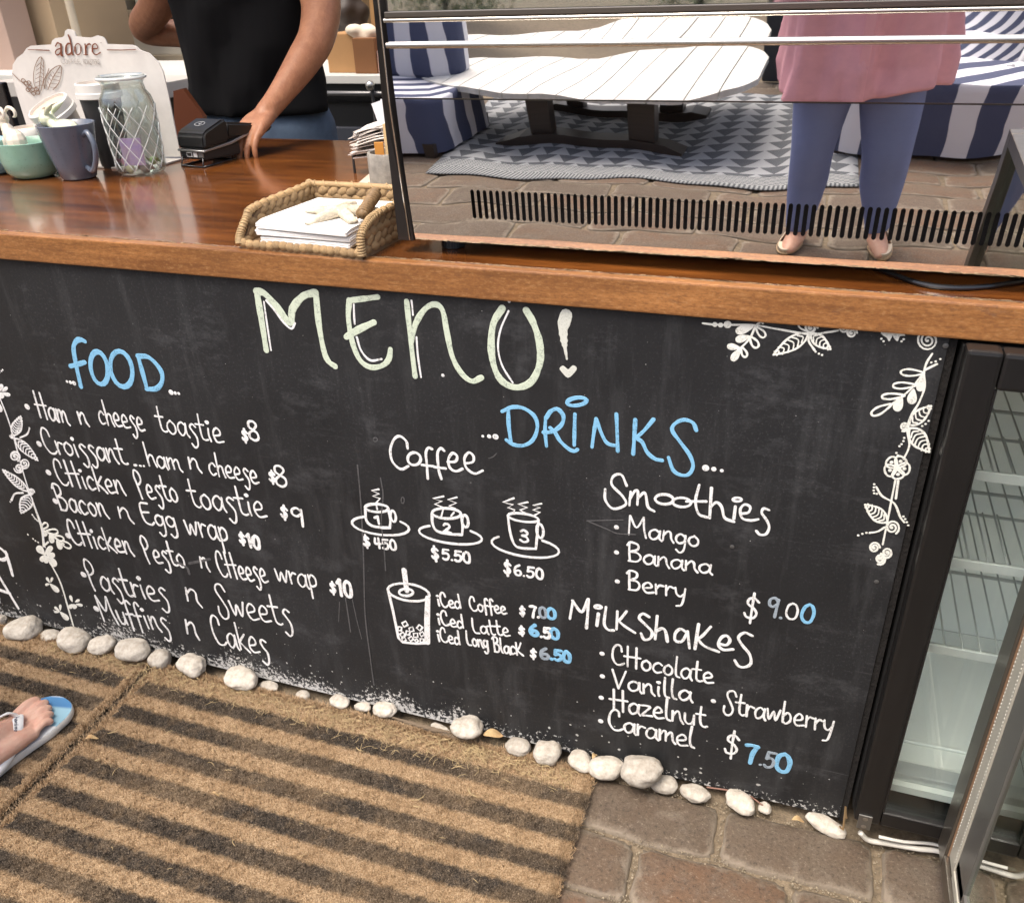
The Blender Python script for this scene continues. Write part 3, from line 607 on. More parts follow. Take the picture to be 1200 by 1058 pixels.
# single stroke handwriting, x-height .5, capital 1
F = {
'a': (.46, [[(.38, .40), (.24, .5), (.08, .36), (.06, .14), (.18, 0), (.34, .14), (.4, .44)], [(.4, .48), (.4, .12), (.47, -.02)]]),
'b': (.44, [[(.08, .95), (.07, .4), (.08, .02)], [(.08, .3), (.22, .48), (.36, .36), (.36, .12), (.2, -.02), (.08, .08)]]),
'c': (.42, [[(.38, .40), (.26, .5), (.1, .38), (.06, .16), (.18, 0), (.38, .08)]]),
'd': (.46, [[(.36, .36), (.22, .48), (.07, .34), (.06, .12), (.18, 0), (.34, .12)], [(.37, .95), (.38, .4), (.4, .05)]]),
'e': (.44, [[(.08, .22), (.32, .28), (.34, .42), (.22, .52), (.08, .36), (.08, .14), (.2, 0), (.44, .06)]]),
'f': (.36, [[(.36, .82), (.26, .94), (.16, .8), (.15, .3), (.14, -.18)], [(.02, .42), (.32, .45)]]),
'g': (.44, [[(.36, .40), (.22, .5), (.07, .36), (.08, .14), (.2, .04), (.34, .18), (.37, .46)], [(.37, .46), (.38, 0), (.34, -.32), (.2, -.42), (.1, -.3)]]),
'h': (.44, [[(.08, .98), (.08, .5), (.08, 0)], [(.08, .26), (.2, .46), (.32, .42), (.36, .2), (.42, 0)]]),
'i': (.22, [[(.1, .46), (.1, .2), (.13, .02)], [(.06, .70), (.12, .74), (.16, .70), (.10, .66), (.06, .70)]]),
'k': (.44, [[(.08, .9), (.08, 0)], [(.38, .56), (.2, .36), (.08, .26)], [(.1, .28), (.26, .14), (.46, -.04)]]),
'K': (.5, [[(.08, .80), (.08, .02)], [(.42, .82), (.26, .5), (.08, .3)], [(.1, .32), (.28, .16), (.52, 0)]]),
'l': (.24, [[(.08, .98), (.06, .4), (.1, .06), (.22, 0)]]),
'm': (.62, [[(.06, .5), (.07, .02)], [(.07, .28), (.18, .48), (.26, .44), (.28, .04)], [(.28, .28), (.42, .48), (.5, .40), (.54, .1), (.62, -.02)]]),
'n': (.44, [[(.06, .5), (.07, .02)], [(.07, .26), (.2, .5), (.3, .44), (.34, .16), (.44, -.02)]]),
'o': (.44, [[(.22, .5), (.08, .38), (.06, .16), (.2, 0), (.36, .12), (.37, .36), (.22, .5)]]),
'p': (.42, [[(.06, .5), (.08, 0), (.1, -.4)], [(.07, .34), (.2, .5), (.34, .4), (.32, .16), (.16, .06), (.08, .12)]]),
'q': (.44, [[(.36, .40), (.22, .5), (.07, .34), (.08, .12), (.2, .04), (.36, .2), (.38, .5)], [(.38, .5), (.38, -.4)]]),
'r': (.34, [[(.06, .5), (.08, .02)], [(.08, .28), (.18, .46), (.32, .44)]]),
's': (.38, [[(.34, .46), (.22, .54), (.12, .42), (.2, .28), (.32, .08), (.30, -.22), (.18, -.34), (.06, -.22)]]),
'z': (.42, [[(.04, .48), (.2, .5), (.36, .46), (.22, .24), (.06, .02), (.24, .02), (.44, .04)]]),
't': (.38, [[(.16, .92), (.15, .4), (.18, .08), (.30, 0), (.40, .04)], [(.0, .54), (.32, .56)]]),
'u': (.44, [[(.06, .48), (.07, .16), (.18, 0), (.32, .1), (.36, .46)], [(.36, .46), (.38, .02)]]),
'v': (.4, [[(.04, .5), (.18, .02), (.36, .5)]]),
'w': (.58, [[(.03, .5), (.14, .04), (.28, .42), (.4, .04), (.54, .52)]]),
'x': (.4, [[(.04, .5), (.38, 0)], [(.36, .5), (.04, 0)]]),
'y': (.42, [[(.05, .48), (.1, .18), (.22, .08), (.35, .24)], [(.38, .5), (.35, 0), (.26, -.36), (.12, -.42)]]),
'A': (.6, [[(.06, -.02), (.28, .95)], [(.28, .95), (.54, -.02)], [(.12, .36), (.46, .36)]]),
'B': (.56, [[(.12, .98), (.12, .5), (.14, .02)], [(.04, .84), (.16, 1.0), (.38, .94), (.38, .68), (.14, .52)], [(.14, .52), (.4, .5), (.5, .28), (.38, .04), (.12, .02)]]),
'C': (.56, [[(.42, .70), (.38, .92), (.22, .98), (.08, .74), (.06, .34), (.2, .04), (.40, .02), (.54, .14)]]),
'E': (.52, [[(.44, .94), (.14, .9), (.1, .5), (.16, .08), (.36, .0), (.5, .1)], [(.1, .5), (.4, .54)]]),
'H': (.62, [[(.1, 1.0), (.1, .02)], [(.44, 1.0), (.46, .0)], [(-.04, .5), (.6, .54)]]),
'L': (.44, [[(.1, .96), (.06, .4), (.14, .04), (.4, .02)]]),
'M': (.76, [[(.08, .0), (.1, .96)], [(.1, .96), (.34, .42), (.58, .98)], [(.58, .98), (.62, .4), (.7, -.02)]]),
'P': (.46, [[(.1, .6), (.12, .2), (.16, -.06)], [(.1, .56), (.06, .8), (.16, 1.02), (.34, .92), (.36, .66), (.2, .5), (.1, .5)]]),
'S': (.52, [[(.5, .78), (.40, .98), (.22, .96), (.16, .76), (.3, .46), (.42, .18), (.36, -.08), (.18, -.14), (.06, .04), (.08, .26)]]),
'V': (.5, [[(.02, .94), (.22, .02)], [(.22, .02), (.46, .96)]]),
'$': (.5, [[(.42, .74), (.3, .86), (.14, .8), (.12, .62), (.3, .48), (.4, .3), (.32, .12), (.14, .1), (.06, .24)], [(.26, 1.04), (.25, .5), (.26, -.1)]]),
'0': (.5, [[(.24, .94), (.1, .76), (.06, .3), (.18, .02), (.36, .08), (.42, .5), (.36, .84), (.24, .94)]]),
'1': (.34, [[(.06, .74), (.2, .94)], [(.2, .94), (.2, .5), (.2, .0)]]),
'2': (.5, [[(.08, .72), (.16, .92), (.34, .9), (.38, .66), (.24, .34), (.06, .04)], [(.06, .04), (.24, .1), (.46, .02)]]),
'3': (.46, [[(.08, .84), (.22, .96), (.36, .82), (.32, .6), (.16, .52)], [(.16, .52), (.36, .44), (.4, .2), (.24, .02), (.06, .12)]]),
'4': (.5, [[(.12, .9), (.08, .42), (.26, .38), (.44, .42)], [(.34, .94), (.34, .0)]]),
'5': (.5, [[(.44, .92), (.14, .9)], [(.14, .9), (.1, .52)], [(.1, .52), (.3, .58), (.42, .38), (.34, .08), (.16, .0), (.06, .1)]]),
'6': (.5, [[(.34, .96), (.14, .72), (.06, .34), (.14, .06), (.32, .02), (.42, .22), (.34, .44), (.16, .42), (.08, .26)]]),
'7': (.48, [[(.04, .88), (.22, .92), (.42, .88)], [(.42, .88), (.28, .5), (.2, .0)]]),
'8': (.5, [[(.24, .52), (.08, .66), (.12, .9), (.3, .96), (.4, .78), (.24, .52), (.08, .34), (.08, .1), (.26, .0), (.42, .16), (.4, .4), (.24, .52)]]),
'9': (.5, [[(.4, .78), (.26, .94), (.1, .82), (.1, .58), (.24, .5), (.4, .66)], [(.4, .86), (.38, .4), (.36, .0)]]),
'.': (.2, [[(.08, .04), (.1, .05)]]), ' ': (.3, []), '!': (.2, [[(.1, .9), (.08, .3)], [(.08, .04), (.09, .05)]]),
}
JR = random.Random(11)
def write(word, p0, p1, cap, m=None, w=3.0, parent=None, name='lettering', upv=None, jit=.012, glyph_m=None):
    """handwrite a word between two baseline pixels"""
    m = m or M_white; A, B_ = BP(*p0), BP(*p1); tot = sum(F[c][0] for c in word); d = (B_ - A); L = d.length; d.normalize(); sx = L / tot
    mx_, my_ = (p0[0] + p1[0]) / 2, (p0[1] + p1[1]) / 2; k = pxm(mx_, my_); H = cap * (.5 * k + .5 * (onY(mx_, my_ + 1, 0) - onY(mx_, my_, 0)).length); u = Vector((0, 0, 1)); u = (u - d * u.dot(d) * .6).normalized()
    x = 0; gs = {}
    for c in word:
        ad, sts = F[c]; dz = JR.uniform(-.02, .02); mm = m
        for st in sts:
            P = [A + d * ((x + q[0] + JR.uniform(-jit, jit)) * sx) + u * ((q[1] + dz + JR.uniform(-jit, jit)) * H) for q in st]
            if len(P) > 2: P = catmull(P, 5)
            stroke(gs.setdefault(mm.name, (G(), mm))[0], P, w * k, hh=JR.uniform(.0002, .0004))
        x += ad
    for g_, mm in gs.values(): g_.build(name, mm, parent or board, False)
WR = [
 ('Ham', (46, 489), (82, 498), 27), ('n', (93, 496), (105, 499), 25), ('cheese', (117, 496), (171, 506), 27), ('toastie', (186, 505), (263, 520), 29),
 ('Croissant', (54, 530), (150, 544), 27), ('ham', (173, 545), (214, 552), 25), ('n', (221, 549), (237, 554), 25), ('cheese', (246, 556), (304, 567), 26),
 ('CHicken', (69, 567), (148, 580), 27), ('Pesto', (163, 582), (211, 589), 28), ('toastie', (224, 593), (313, 607), 32),
 ('Bacon', (69, 597), (128, 607), 27), ('n', (139, 607), (157, 613), 25), ('Egg', (167, 613), (209, 620), 24), ('wrap', (219, 626), (270, 636), 31),
 ('CHicken', (85, 637), (157, 650), 26), ('Pesto', (171, 657), (219, 665), 27), ('n', (235, 665), (246, 669), 25), ('CHeese', (258, 675), (315, 683), 28), ('wrap', (324, 681), (374, 691), 29),
 ('Pastries', (106, 688), (199, 708), 30), ('n', (217, 703), (237, 711), 30), ('Sweets', (256, 719), (344, 734), 34),
 ('Muffins', (120, 727), (200, 741), 28), ('n', (217, 741), (234, 749), 30), ('Cakes', (252, 754), (316, 768), 32),
 ('Mango', (734, 626), (820, 641), 24), ('Banana', (733, 656), (834, 673), 23), ('Berry', (733, 690), (804, 701), 24),
 ('CHocolate', (716, 777), (836, 801), 25), ('Vanilla', (717, 805), (811, 822), 24), ('Hazelnut', (716, 831), (828, 852), 26), ('Caramel', (712, 853), (814, 876), 26), ('Strawberry', (846, 833), (976, 858), 28),
 ('iCed', (513, 710), (541, 713), 17), ('Coffee', (551, 715), (594, 719), 17), ('iCed', (513, 731), (544, 736), 17), ('Latte', (554, 741), (598, 745), 18),
 ('iCed', (513, 751), (540, 755), 17), ('Long', (547, 755), (573, 759), 17), ('BlacK', (578, 763), (613, 768), 18),
]
for word, a_, b_, cap in WR: write(word, a_, b_, cap, w=(2.0 if a_[0] < 400 else 2.4) if cap > 20 else 2.0)
for s_, a_, b_, cap in (('$', (284, 516), (292, 518), 13), ('8', (292, 515), (306, 518), 22), ('$', (316, 564), (324, 566), 13), ('8', (323, 569), (339, 572), 24), ('$', (329, 606), (339, 609), 14), ('9', (342, 614), (360, 617), 21),
    ('$', (281, 636), (289, 638), 12), ('10', (290, 640), (307, 644), 15), ('$', (387, 694), (395, 696), 13), ('10', (396, 697), (415, 701), 19),
    ('$', (426, 640), (435, 641), 13), ('450', (439, 641), (466, 645), 12), ('$', (506, 655), (516, 656), 15), ('5.50', (518, 655), (553, 660), 13), ('$', (590, 672), (600, 674), 16), ('6.50', (602, 673), (638, 679), 13),
    ('$', (609, 720), (616, 721), 10), ('$', (608, 743), (616, 744), 10), ('$', (621, 770), (629, 772), 11), ('$', (869, 725), (889, 729), 32), ('$', (846, 882), (866, 887), 30),
    ('1', (439, 613), (448, 614), 9), ('2', (519, 623), (530, 625), 11), ('3', (608, 634), (620, 637), 15)):
    write(s_, a_, b_, cap, w=3.4 if s_ == '10' else 2.7)
write('7.', (621, 722), (633, 724), 14, w=3.0); write('0', (632, 723), (642, 724), 13, M_grey, 3.0); write('0', (641, 724), (653, 725), 13, M_blue, 3.6)
write('6', (621, 744), (632, 745), 13, M_blue, 4); write('.5', (633, 746), (646, 748), 13, w=3.6); write('0', (645, 748), (657, 749), 13, M_blue, 4)
write('6', (633, 771), (645, 772), 13, M_grey, 3.6); write('.50', (645, 772), (670, 776), 13, M_blue, 4)
write('9.', (897, 721), (918, 725), 25, M_grey, 3.4); write('0', (918, 724), (936, 727), 21, w=2.4); write('0', (936, 727), (954, 731), 24, M_blue, 4)
write('7', (872, 892), (888, 895), 24, M_blue, 4.4); write('.5', (888, 896), (908, 901), 21, M_grey, 3.4); write('0', (906, 901), (927, 906), 24, M_blue, 4.4)
write('9', (-4, 668), (22, 676), 28, w=3); write('A', (-4, 704), (24, 712), 36, w=3)
def one_dot(c, r, sc=1, ox=0, oy=0, m=None, name='bullet_dot'): Draw(sc, ox, oy).dot(c, r).done(name, m or M_white, board)
for c in ((32, 476.5), (46, 520), (57, 553.5), (65, 587), (80, 627.5), (98, 673), (113, 713)): one_dot(c, 3.0)
for c in ((722.5, 617.5), (722.5, 647), (723.5, 681), (705.6, 765.5), (706, 792), (704.6, 817), (704, 844.5), (836, 821)): one_dot(c, 2.7)
d = Draw(1, 0, 0, wpx=2.2); d.line([(158, 545), (160, 545)]); d.line([(164, 545.6), (165.5, 545.8)]); d.line([(168.6, 546), (169, 546)]); d.done('lettering', M_white, board)
# big title, painted in pale sage with white inlines
d = Draw(2.857, 280, 320, wpx=7.6); O = .9
d.line([(60, 62), (75, 150), (92, 258)]); d.line([(60, 62), (85, 68), (125, 110), (172, 168), (180, 120), (215, 78), (256, 66)]); d.line([(258, 66), (268, 170), (285, 260), (300, 295), (322, 312)])
d.done('letter_M', M_green, board)
d = Draw(2.857, 280, 320, wpx=7)
d.line([(465, 80), (420, 86), (370, 92)], w=7); d.line([(370, 92), (367, 150), (380, 230), (405, 290), (440, 315), (480, 310), (502, 288), (508, 255)]); d.line([(360, 214), (400, 190), (453, 165)], w=7)
d.done('letter_E', M_green, board)
d = Draw(2.857, 280, 320, wpx=6.6)
d.line([(562, 95), (575, 220), (590, 345)]); d.line([(578, 230), (592, 170), (622, 122), (655, 105), (682, 125), (697, 200), (715, 280), (745, 335), (780, 362), (812, 350)])
d.done('letter_N', M_green, board)
d = Draw(2.857, 280, 320, wpx=8)
d.line([(882, 118), (852, 170), (845, 250), (857, 320), (885, 365), (932, 383), (980, 362), (1008, 300), (1006, 230), (985, 165), (962, 125)])
d.done('letter_U', M_green, board)
d = Draw(2.857, 280, 320, wpx=10)
d.line([(1096, 140), (1086, 180), (1088, 220), (1094, 262), (1099, 292)], w=13, wr=[1, 1, .9, .8, .6, .45, .3, .2])
d.fill([(1102, 350), (1080, 330), (1074, 318), (1086, 310), (1102, 322), (1118, 309), (1131, 316), (1126, 330)])
d.done('exclamation_mark', marker('pale_marker', (.62, .64, .58), (.45, .48, .42), 40), board)
for st in ([(84, 96), (96, 180), (108, 258)], [(92, 92), (120, 125), (150, 165), (176, 186), (188, 168)], [(385, 105), (386, 140), (388, 170)], [(395, 215), (410, 260), (440, 292), (478, 288)],
           [(578, 92), (581, 115), (583, 140)], [(595, 215), (600, 280), (610, 348)], [(903, 127), (876, 190), (868, 250), (882, 310), (917, 367)]): Draw(2.857, 280, 320, wpx=2.4).line(st).done('inline_stroke', M_white, board)
one_dot((905, 95), 5, 2.857, 280, 320); one_dot((683, 342), 5.5, 2.857, 280, 320)
# FOOD
d = Draw(4.232, 0, 380, wpx=4.8)
d.line([(422, 85), (400, 76), (378, 85), (366, 120), (378, 200), (402, 308)]); d.line([(350, 208), (390, 198), (422, 188)]); d.ell((493, 217), 42, 82, -10); d.ell((603, 222), 53, 90, -12)
d.line([(686, 160), (708, 240), (730, 320)]); d.line([(684, 158), (740, 165), (796, 225), (805, 280), (778, 318), (728, 322)]); d.done('lettering', M_blue, board)
for c, r in (((333, 284), 6), ((350, 288), 8), ((368, 292), 10), ((849, 337), 12), ((870, 341), 8), ((887, 343), 7)): one_dot(c, r, 4.232, 0, 380, name='dot')
# DRINKS
d = Draw(3.75, 560, 450, wpx=4.5)
for st in ([(107, 120), (150, 102), (200, 106), (248, 140), (262, 190), (242, 245), (200, 270), (155, 265), (125, 245)], [(134, 115), (136, 180), (146, 258)], [(298, 145), (296, 210), (302, 272)],
           [(300, 150), (320, 120), (350, 110), (376, 140), (368, 178), (330, 208), (290, 212)], [(318, 192), (338, 210), (362, 250), (400, 285), (425, 294), (438, 287)], [(427, 132), (425, 200), (424, 268)],
           [(520, 152), (510, 215), (502, 276)], [(520, 152), (545, 220), (570, 260), (612, 272)], [(609, 132), (612, 200), (615, 294)], [(692, 157), (688, 230), (683, 306)], [(772, 155), (730, 205), (690, 240)],
           [(700, 240), (722, 255), (745, 300), (778, 328), (810, 335)], [(960, 203), (945, 170), (905, 157), (865, 175), (855, 205), (890, 255), (930, 310), (946, 358), (930, 393), (900, 401), (860, 380), (838, 322)]): d.line(st)
d.ell((435, 77), 43, 17, -8); d.done('lettering', M_blue, board)
for c, r in (((22, 229), 6), ((50, 230), 9), ((78, 231), 13), ((1001, 368), 15), ((1037, 373), 11), ((1072, 380), 8)): one_dot(c, r, 3.75, 560, 450, name='dot')
# Coffee
d = Draw(3.648, 400, 500, wpx=2.9)
for st in ([(284, 92), (278, 62), (250, 40), (225, 55), (210, 100), (220, 150), (255, 181), (288, 168)], [(388, 95), (372, 90), (362, 112), (366, 160), (370, 220)], [(345, 163), (395, 169)], [(440, 102), (425, 92), (412, 112), (414, 160), (418, 190), (428, 222)],
           [(398, 172), (447, 178)], [(455, 150), (488, 148), (495, 125), (475, 113), (458, 140), (465, 175), (490, 190), (518, 180)], [(528, 157), (562, 150), (565, 125), (545, 110), (527, 135), (535, 175), (570, 200), (605, 187)]): d.line(st)
d.ell((312, 137), 28, 27); d.done('lettering', M_white, board)
# cups and iced drink
def cup(nm, rim, body, hd, sc_, smoke):
    d = Draw(3.648, 400, 500, wpx=2.9); d.ell(*rim)
    for b_ in body: d.line(b_)
    d.ell(*hd); d.ell(*sc_)
    for s_ in smoke: d.line(s_, w=2.2, smooth=False)
    d.done(nm, M_white, board)
cup('cup_drawing', ((152, 347), 50, 17, 3), ([(103, 350), (107, 398), (130, 422), (170, 430), (206, 432)], [(203, 358), (210, 400), (208, 432)]), ((222, 382), 11, 24, -10, None), ((168, 423), 123, 38, 7, None, -48, 232),
    ([(160, 267), (130, 272), (162, 286), (135, 296), (166, 306), (148, 326), (154, 352)],))
cup('cup_drawing', ((450, 370), 62, 22, 3), ([(388, 372), (391, 415), (410, 445), (460, 458), (514, 461)], [(512, 383), (519, 420), (517, 460)]), ((530, 403), 13, 26, -8, None), ((467, 462), 136, 36, 8, None, -52, 226),
    ([(437, 297), (393, 306), (430, 318), (400, 330), (438, 345), (428, 382)], [(494, 301), (456, 311), (492, 325), (462, 338), (488, 350)], [(470, 380), (482, 366)]))
cup('cup_drawing', ((778, 388), 66, 17, 8), ([(712, 378), (722, 450), (740, 502), (770, 518), (832, 521)], [(843, 400), (838, 460), (832, 521)]), ((850, 445), 14, 30, -6, None), ((787, 512), 146, 42, 9, None, -62, 215),
    ([(738, 305), (692, 322), (735, 333), (712, 345), (742, 355), (730, 372)], [(797, 322), (757, 330), (795, 345), (765, 355), (790, 372)], [(856, 328), (820, 335), (850, 345), (820, 355), (850, 365), (826, 378)]))
d = Draw(3.648, 400, 500, wpx=2.9)
d.ell((288, 707), 90, 36, 9); d.line([(200, 695), (222, 790), (245, 903), (262, 920), (320, 926), (374, 924)], smooth=False); d.line([(370, 730), (367, 830), (368, 920)], w=6, smooth=False)
d.line([(269, 612), (280, 700)], w=5.4, smooth=False); d.ell((277, 707), 30, 15)
for cx, cy, s_, a_ in ((272, 842, 13, .3), (250, 862, 11, .9), (300, 865, 12, .5), (335, 858, 13, -.1), (285, 880, 11, 1), (262, 888, 12, .2), (318, 890, 12, .7), (345, 885, 11, .3), (298, 905, 11, .2), (345, 912, 10, .8), (268, 908, 10, .4), (322, 913, 8, .1)):
    d.line([(cx + s_ * math.cos(a_ + k * PI / 2), cy + s_ * math.sin(a_ + k * PI / 2)) for k in range(4)], w=2, smooth=False, closed=True)
d.done('iced_drink_drawing', M_white, board)
# Smoothies / MilkShakes
d = Draw(2.785, 650, 540, wpx=3.2)
for st in ([(235, 80), (218, 45), (192, 50), (187, 78), (222, 115), (232, 142), (192, 156), (166, 128), (165, 92)], [(248, 100), (244, 145)], [(246, 122), (262, 98), (272, 102), (270, 142)], [(272, 122), (290, 104), (298, 112), (305, 150), (325, 164)],
           [(472, 78), (460, 130), (470, 172), (498, 184)], [(430, 132), (495, 132)], [(512, 88), (506, 186)], [(508, 150), (528, 135), (545, 150), (555, 185), (585, 198)], [(590, 148), (585, 188)],
           [(606, 172), (632, 168), (638, 150), (620, 142), (606, 158), (612, 186), (640, 194), (665, 190)], [(700, 160), (682, 155), (676, 170), (690, 190), (700, 215), (690, 238), (670, 240), (658, 228)]): d.line(st)
d.ell((358, 125), 30, 16, 4); d.ell((415, 135), 30, 15, 4); d.ell((596, 126), 14, 6); d.done('lettering', M_white, board)
d = Draw(2.785, 650, 540, wpx=3.2)
for st in ([(60, 455), (50, 514)], [(58, 455), (88, 492), (108, 452)], [(110, 450), (108, 500), (104, 544)], [(143, 498), (138, 536)], [(168, 476), (162, 530), (175, 550), (193, 552)], [(205, 490), (202, 548)], [(235, 490), (215, 515), (205, 520)], [(208, 520), (228, 538), (262, 560)],
           [(308, 508), (288, 498), (276, 512), (298, 535), (318, 558), (312, 578), (292, 582), (282, 562)], [(335, 505), (328, 580)], [(330, 556), (350, 546), (362, 556), (368, 588)], [(430, 558), (410, 548), (394, 562), (394, 585), (415, 588), (432, 562)], [(434, 555), (440, 610)], [(470, 532), (458, 612)], [(510, 540), (480, 572), (462, 580)], [(466, 580), (490, 604), (535, 622)],
           [(535, 595), (560, 600), (572, 585), (562, 570), (545, 575), (534, 598), (550, 615), (582, 614)], [(645, 570), (620, 560), (600, 575), (612, 600), (636, 630), (640, 660), (620, 672), (600, 668), (588, 650)]): d.line(st)
d.ell((142, 476), 11, 5); d.done('lettering', M_white, board)
# right hand garland
d = Draw(3.306, 800, 360, wpx=2.5)
for st in ([(78, 62), (120, 67), (175, 68), (280, 70), (370, 85), (490, 104), (560, 97), (602, 90)], [(320, 50), (285, 70), (262, 118), (225, 158), (195, 185)], [(445, 56), (455, 80), (488, 95)], [(487, 108), (490, 135), (510, 165)], [(640, 82), (700, 78), (780, 84), (865, 98)],
           [(967, 180), (945, 215), (935, 255), (937, 310), (915, 370), (885, 420), (870, 470), (878, 535), (856, 588)], [(940, 242), (985, 220)], [(935, 255), (880, 320), (808, 378)],
           [(825, 665), (810, 740), (797, 810), (775, 918)], [(835, 672), (826, 740)], [(750, 695), (772, 730), (820, 760), (842, 810), (858, 832)], [(782, 852), (755, 868), (725, 873)]): d.line(st)
d.dots([(125, 67), (147, 69)], 10); d.dot((174, 67), 15)
for a_, b_, w_, sol in (((275, 75), (205, 95), 34, 1), ((262, 112), (205, 128), 30, 1), ((225, 158), (172, 150), 26, 1), ((225, 160), (190, 207), 30, 1), ((285, 78), (318, 115), 24, 0), ((262, 115), (290, 155), 26, 0), ((228, 155), (245, 192), 20, 0),
        ((935, 255), (845, 252), 26, 0), ((905, 302), (815, 304), 24, 0), ((860, 342), (772, 347), 22, 0), ((808, 376), (732, 415), 28, 0), ((935, 262), (915, 325), 34, 1), ((895, 315), (885, 375), 38, 1), ((850, 345), (825, 402), 38, 1)): d.petal(a_, b_, w_, bool(sol))
d.leaf((488, 102), (352, 184), 50, 6); d.leaf((495, 104), (572, 162), 42, 5); d.leaf((878, 456), (963, 382), 46, 5); d.leaf((880, 468), (955, 560), 62, 6); d.leaf((793, 832), (707, 764), 50, 6)
d.spiral((497, 79), 26, 2); d.spiral((626, 80), 22, 2); d.spiral((655, 99), 21, 2); d.spiral((950, 128), 42, 2.6, 1); d.spiral((858, 463), 18, 2, 2); d.spiral((812, 852), 28, 2, 1); d.spiral((743, 930), 21, 2); d.spiral((791, 950), 22, 2, 3); d.spiral((766, 975), 21, 2, 2)
d.fill([(820, 92), (775, 92), (770, 104), (790, 118), (800, 132), (812, 112)]); d.fill([(822, 92), (815, 112), (832, 132), (842, 112), (862, 110), (850, 98)])
for k in range(5):
    a_ = -PI / 2 + .5 + k * 2 * PI / 5; c = (830, 620); e = (830 + 50 * math.cos(a_), 620 + 44 * math.sin(a_)); d.petal(c, e, 46); d.dot((830 + 30 * math.cos(a_), 620 + 27 * math.sin(a_)), 7)
d.dots([(311, 62), (329, 56), (349, 53), (515, 172), (528, 180), (540, 185), (770, 122), (778, 132), (848, 132), (856, 124), (963, 214), (980, 210), (998, 201), (928, 460), (941, 452), (953, 440), (858, 506), (855, 518), (848, 530), (840, 538), (828, 564), (834, 574), (742, 685), (741, 697), (740, 709), (742, 720), (752, 722), (855, 810), (862, 820), (868, 832), (874, 844), (712, 873), (696, 877), (680, 883)], 4.5)
d.done('garland_drawing', M_cream, board)
# left hand garland
d = Draw(4.232, 0, 380, wpx=1.7)
for st in ([(-4, 355), (30, 440), (60, 530), (85, 620), (115, 730), (150, 840), (205, 985), (212, 1020), (222, 1095), (225, 1105)], [(100, 562), (135, 545), (148, 515)], [(115, 835), (75, 840), (58, 872)]): d.line(st)
for a_, b_, w_ in (((5, 330), (-20, 310), 22), ((5, 330), (8, 296), 22), ((8, 335), (38, 312), 20), ((8, 340), (52, 352), 20), ((4, 335), (12, 368), 26), ((0, 395), (6, 435), 20)): d.petal(a_, b_, w_, True)
d.leaf((68, 552), (104, 456), 50, 7); d.leaf((74, 565), (188, 674), 42, 7); d.leaf((140, 828), (15, 722), 38, 8); d.leaf((150, 845), (106, 935), 62, 6)
d.spiral((63, 553), 12, 1.5); d.spiral((75, 655), 27, 2, 1); d.spiral((122, 690), 25, 2, 2); d.spiral((95, 713), 24, 2, 3); d.spiral((155, 832), 17, 2)
d.dots([(8, 232), (14, 226), (-2, 238)], 4); d.dots([(146, 514), (56, 870), (52, 880), (162, 944), (170, 955), (178, 964), (188, 975)], 3.5); d.done('garland_drawing', M_white, board)
d = Draw(4.408, 0, 560, wpx=1.8)
for st in ([(172, 130), (215, 262), (225, 352)], [(215, 262), (260, 290), (330, 340)], [(225, 352), (250, 330)], [(270, 455), (305, 520), (330, 590), (347, 650), (385, 780)]): d.line(st)
for a_, b_, w_, sol in (((215, 262), (245, 235), 26, 0), ((240, 275), (300, 278), 26, 0), ((275, 300), (330, 318), 24, 0), ((310, 325), (366, 358), 26, 0), ((222, 272), (240, 300), 26, 1), ((255, 290), (275, 335), 28, 1), ((292, 318), (318, 368), 28, 1),
        ((232, 395), (192, 352), 36, 1), ((232, 395), (270, 352), 30, 1), ((236, 395), (212, 430), 30, 1), ((240, 395), (285, 400), 30, 1), ((245, 400), (290, 455), 36, 1), ((240, 400), (240, 440), 26, 1),
        ((258, 545), (305, 588), 26, 1), ((258, 545), (234, 552), 14, 1), ((258, 540), (240, 512), 14, 1), ((262, 540), (272, 512), 14, 1),
        ((375, 640), (362, 605), 16, 1), ((375, 650), (358, 672), 24, 1), ((375, 650), (394, 672), 24, 1), ((388, 640), (412, 628), 15, 1), ((392, 650), (428, 658), 16, 1), ((310, 690), (355, 732), 26, 1), ((310, 690), (282, 664), 14, 1), ((312, 685), (312, 652), 14, 1), ((308, 692), (280, 690), 12, 1)): d.petal(a_, b_, w_, bool(sol))
d.dots([(145, 292), (172, 314), (184, 324), (198, 332), (168, 190), (175, 200), (182, 210), (192, 218)], 4); d.done('garland_drawing', M_cream, board)
# wiped chalk marks, drips and scratches
for pts, w_ in (([(419, 545), (423, 590), (426, 650), (428, 720), (434, 770), (438, 800)], 1.7), ([(446, 560), (449, 580), (447, 610), (450, 640), (452, 668)], 1.5), ([(573, 537), (578, 535), (582, 531)], 1.2),
    ([(405, 700), (408, 720), (411, 740)], 1.4), ([(413, 702), (418, 725), (424, 748)], 1.1), ([(398, 705), (397, 728)], 1.0), ([(690, 611), (712, 620), (724, 625), (745, 626)], 1.2), ([(688, 610), (730, 609)], 1.2), ([(222, 660), (246, 655)], 2.2), ([(200, 655), (218, 664), (222, 672)], 2.5)):
    Draw(1, 0, 0, wpx=w_).line(pts).done('smeared_mark', M_faint, board)
for c, a_, b_ in (((440, 515), 2.4, 2.4), ((472, 586), 1.8, 3.6)): Draw(1, 0, 0, wpx=1.1).ell(c, a_, b_).done('smeared_mark', M_faint, board)
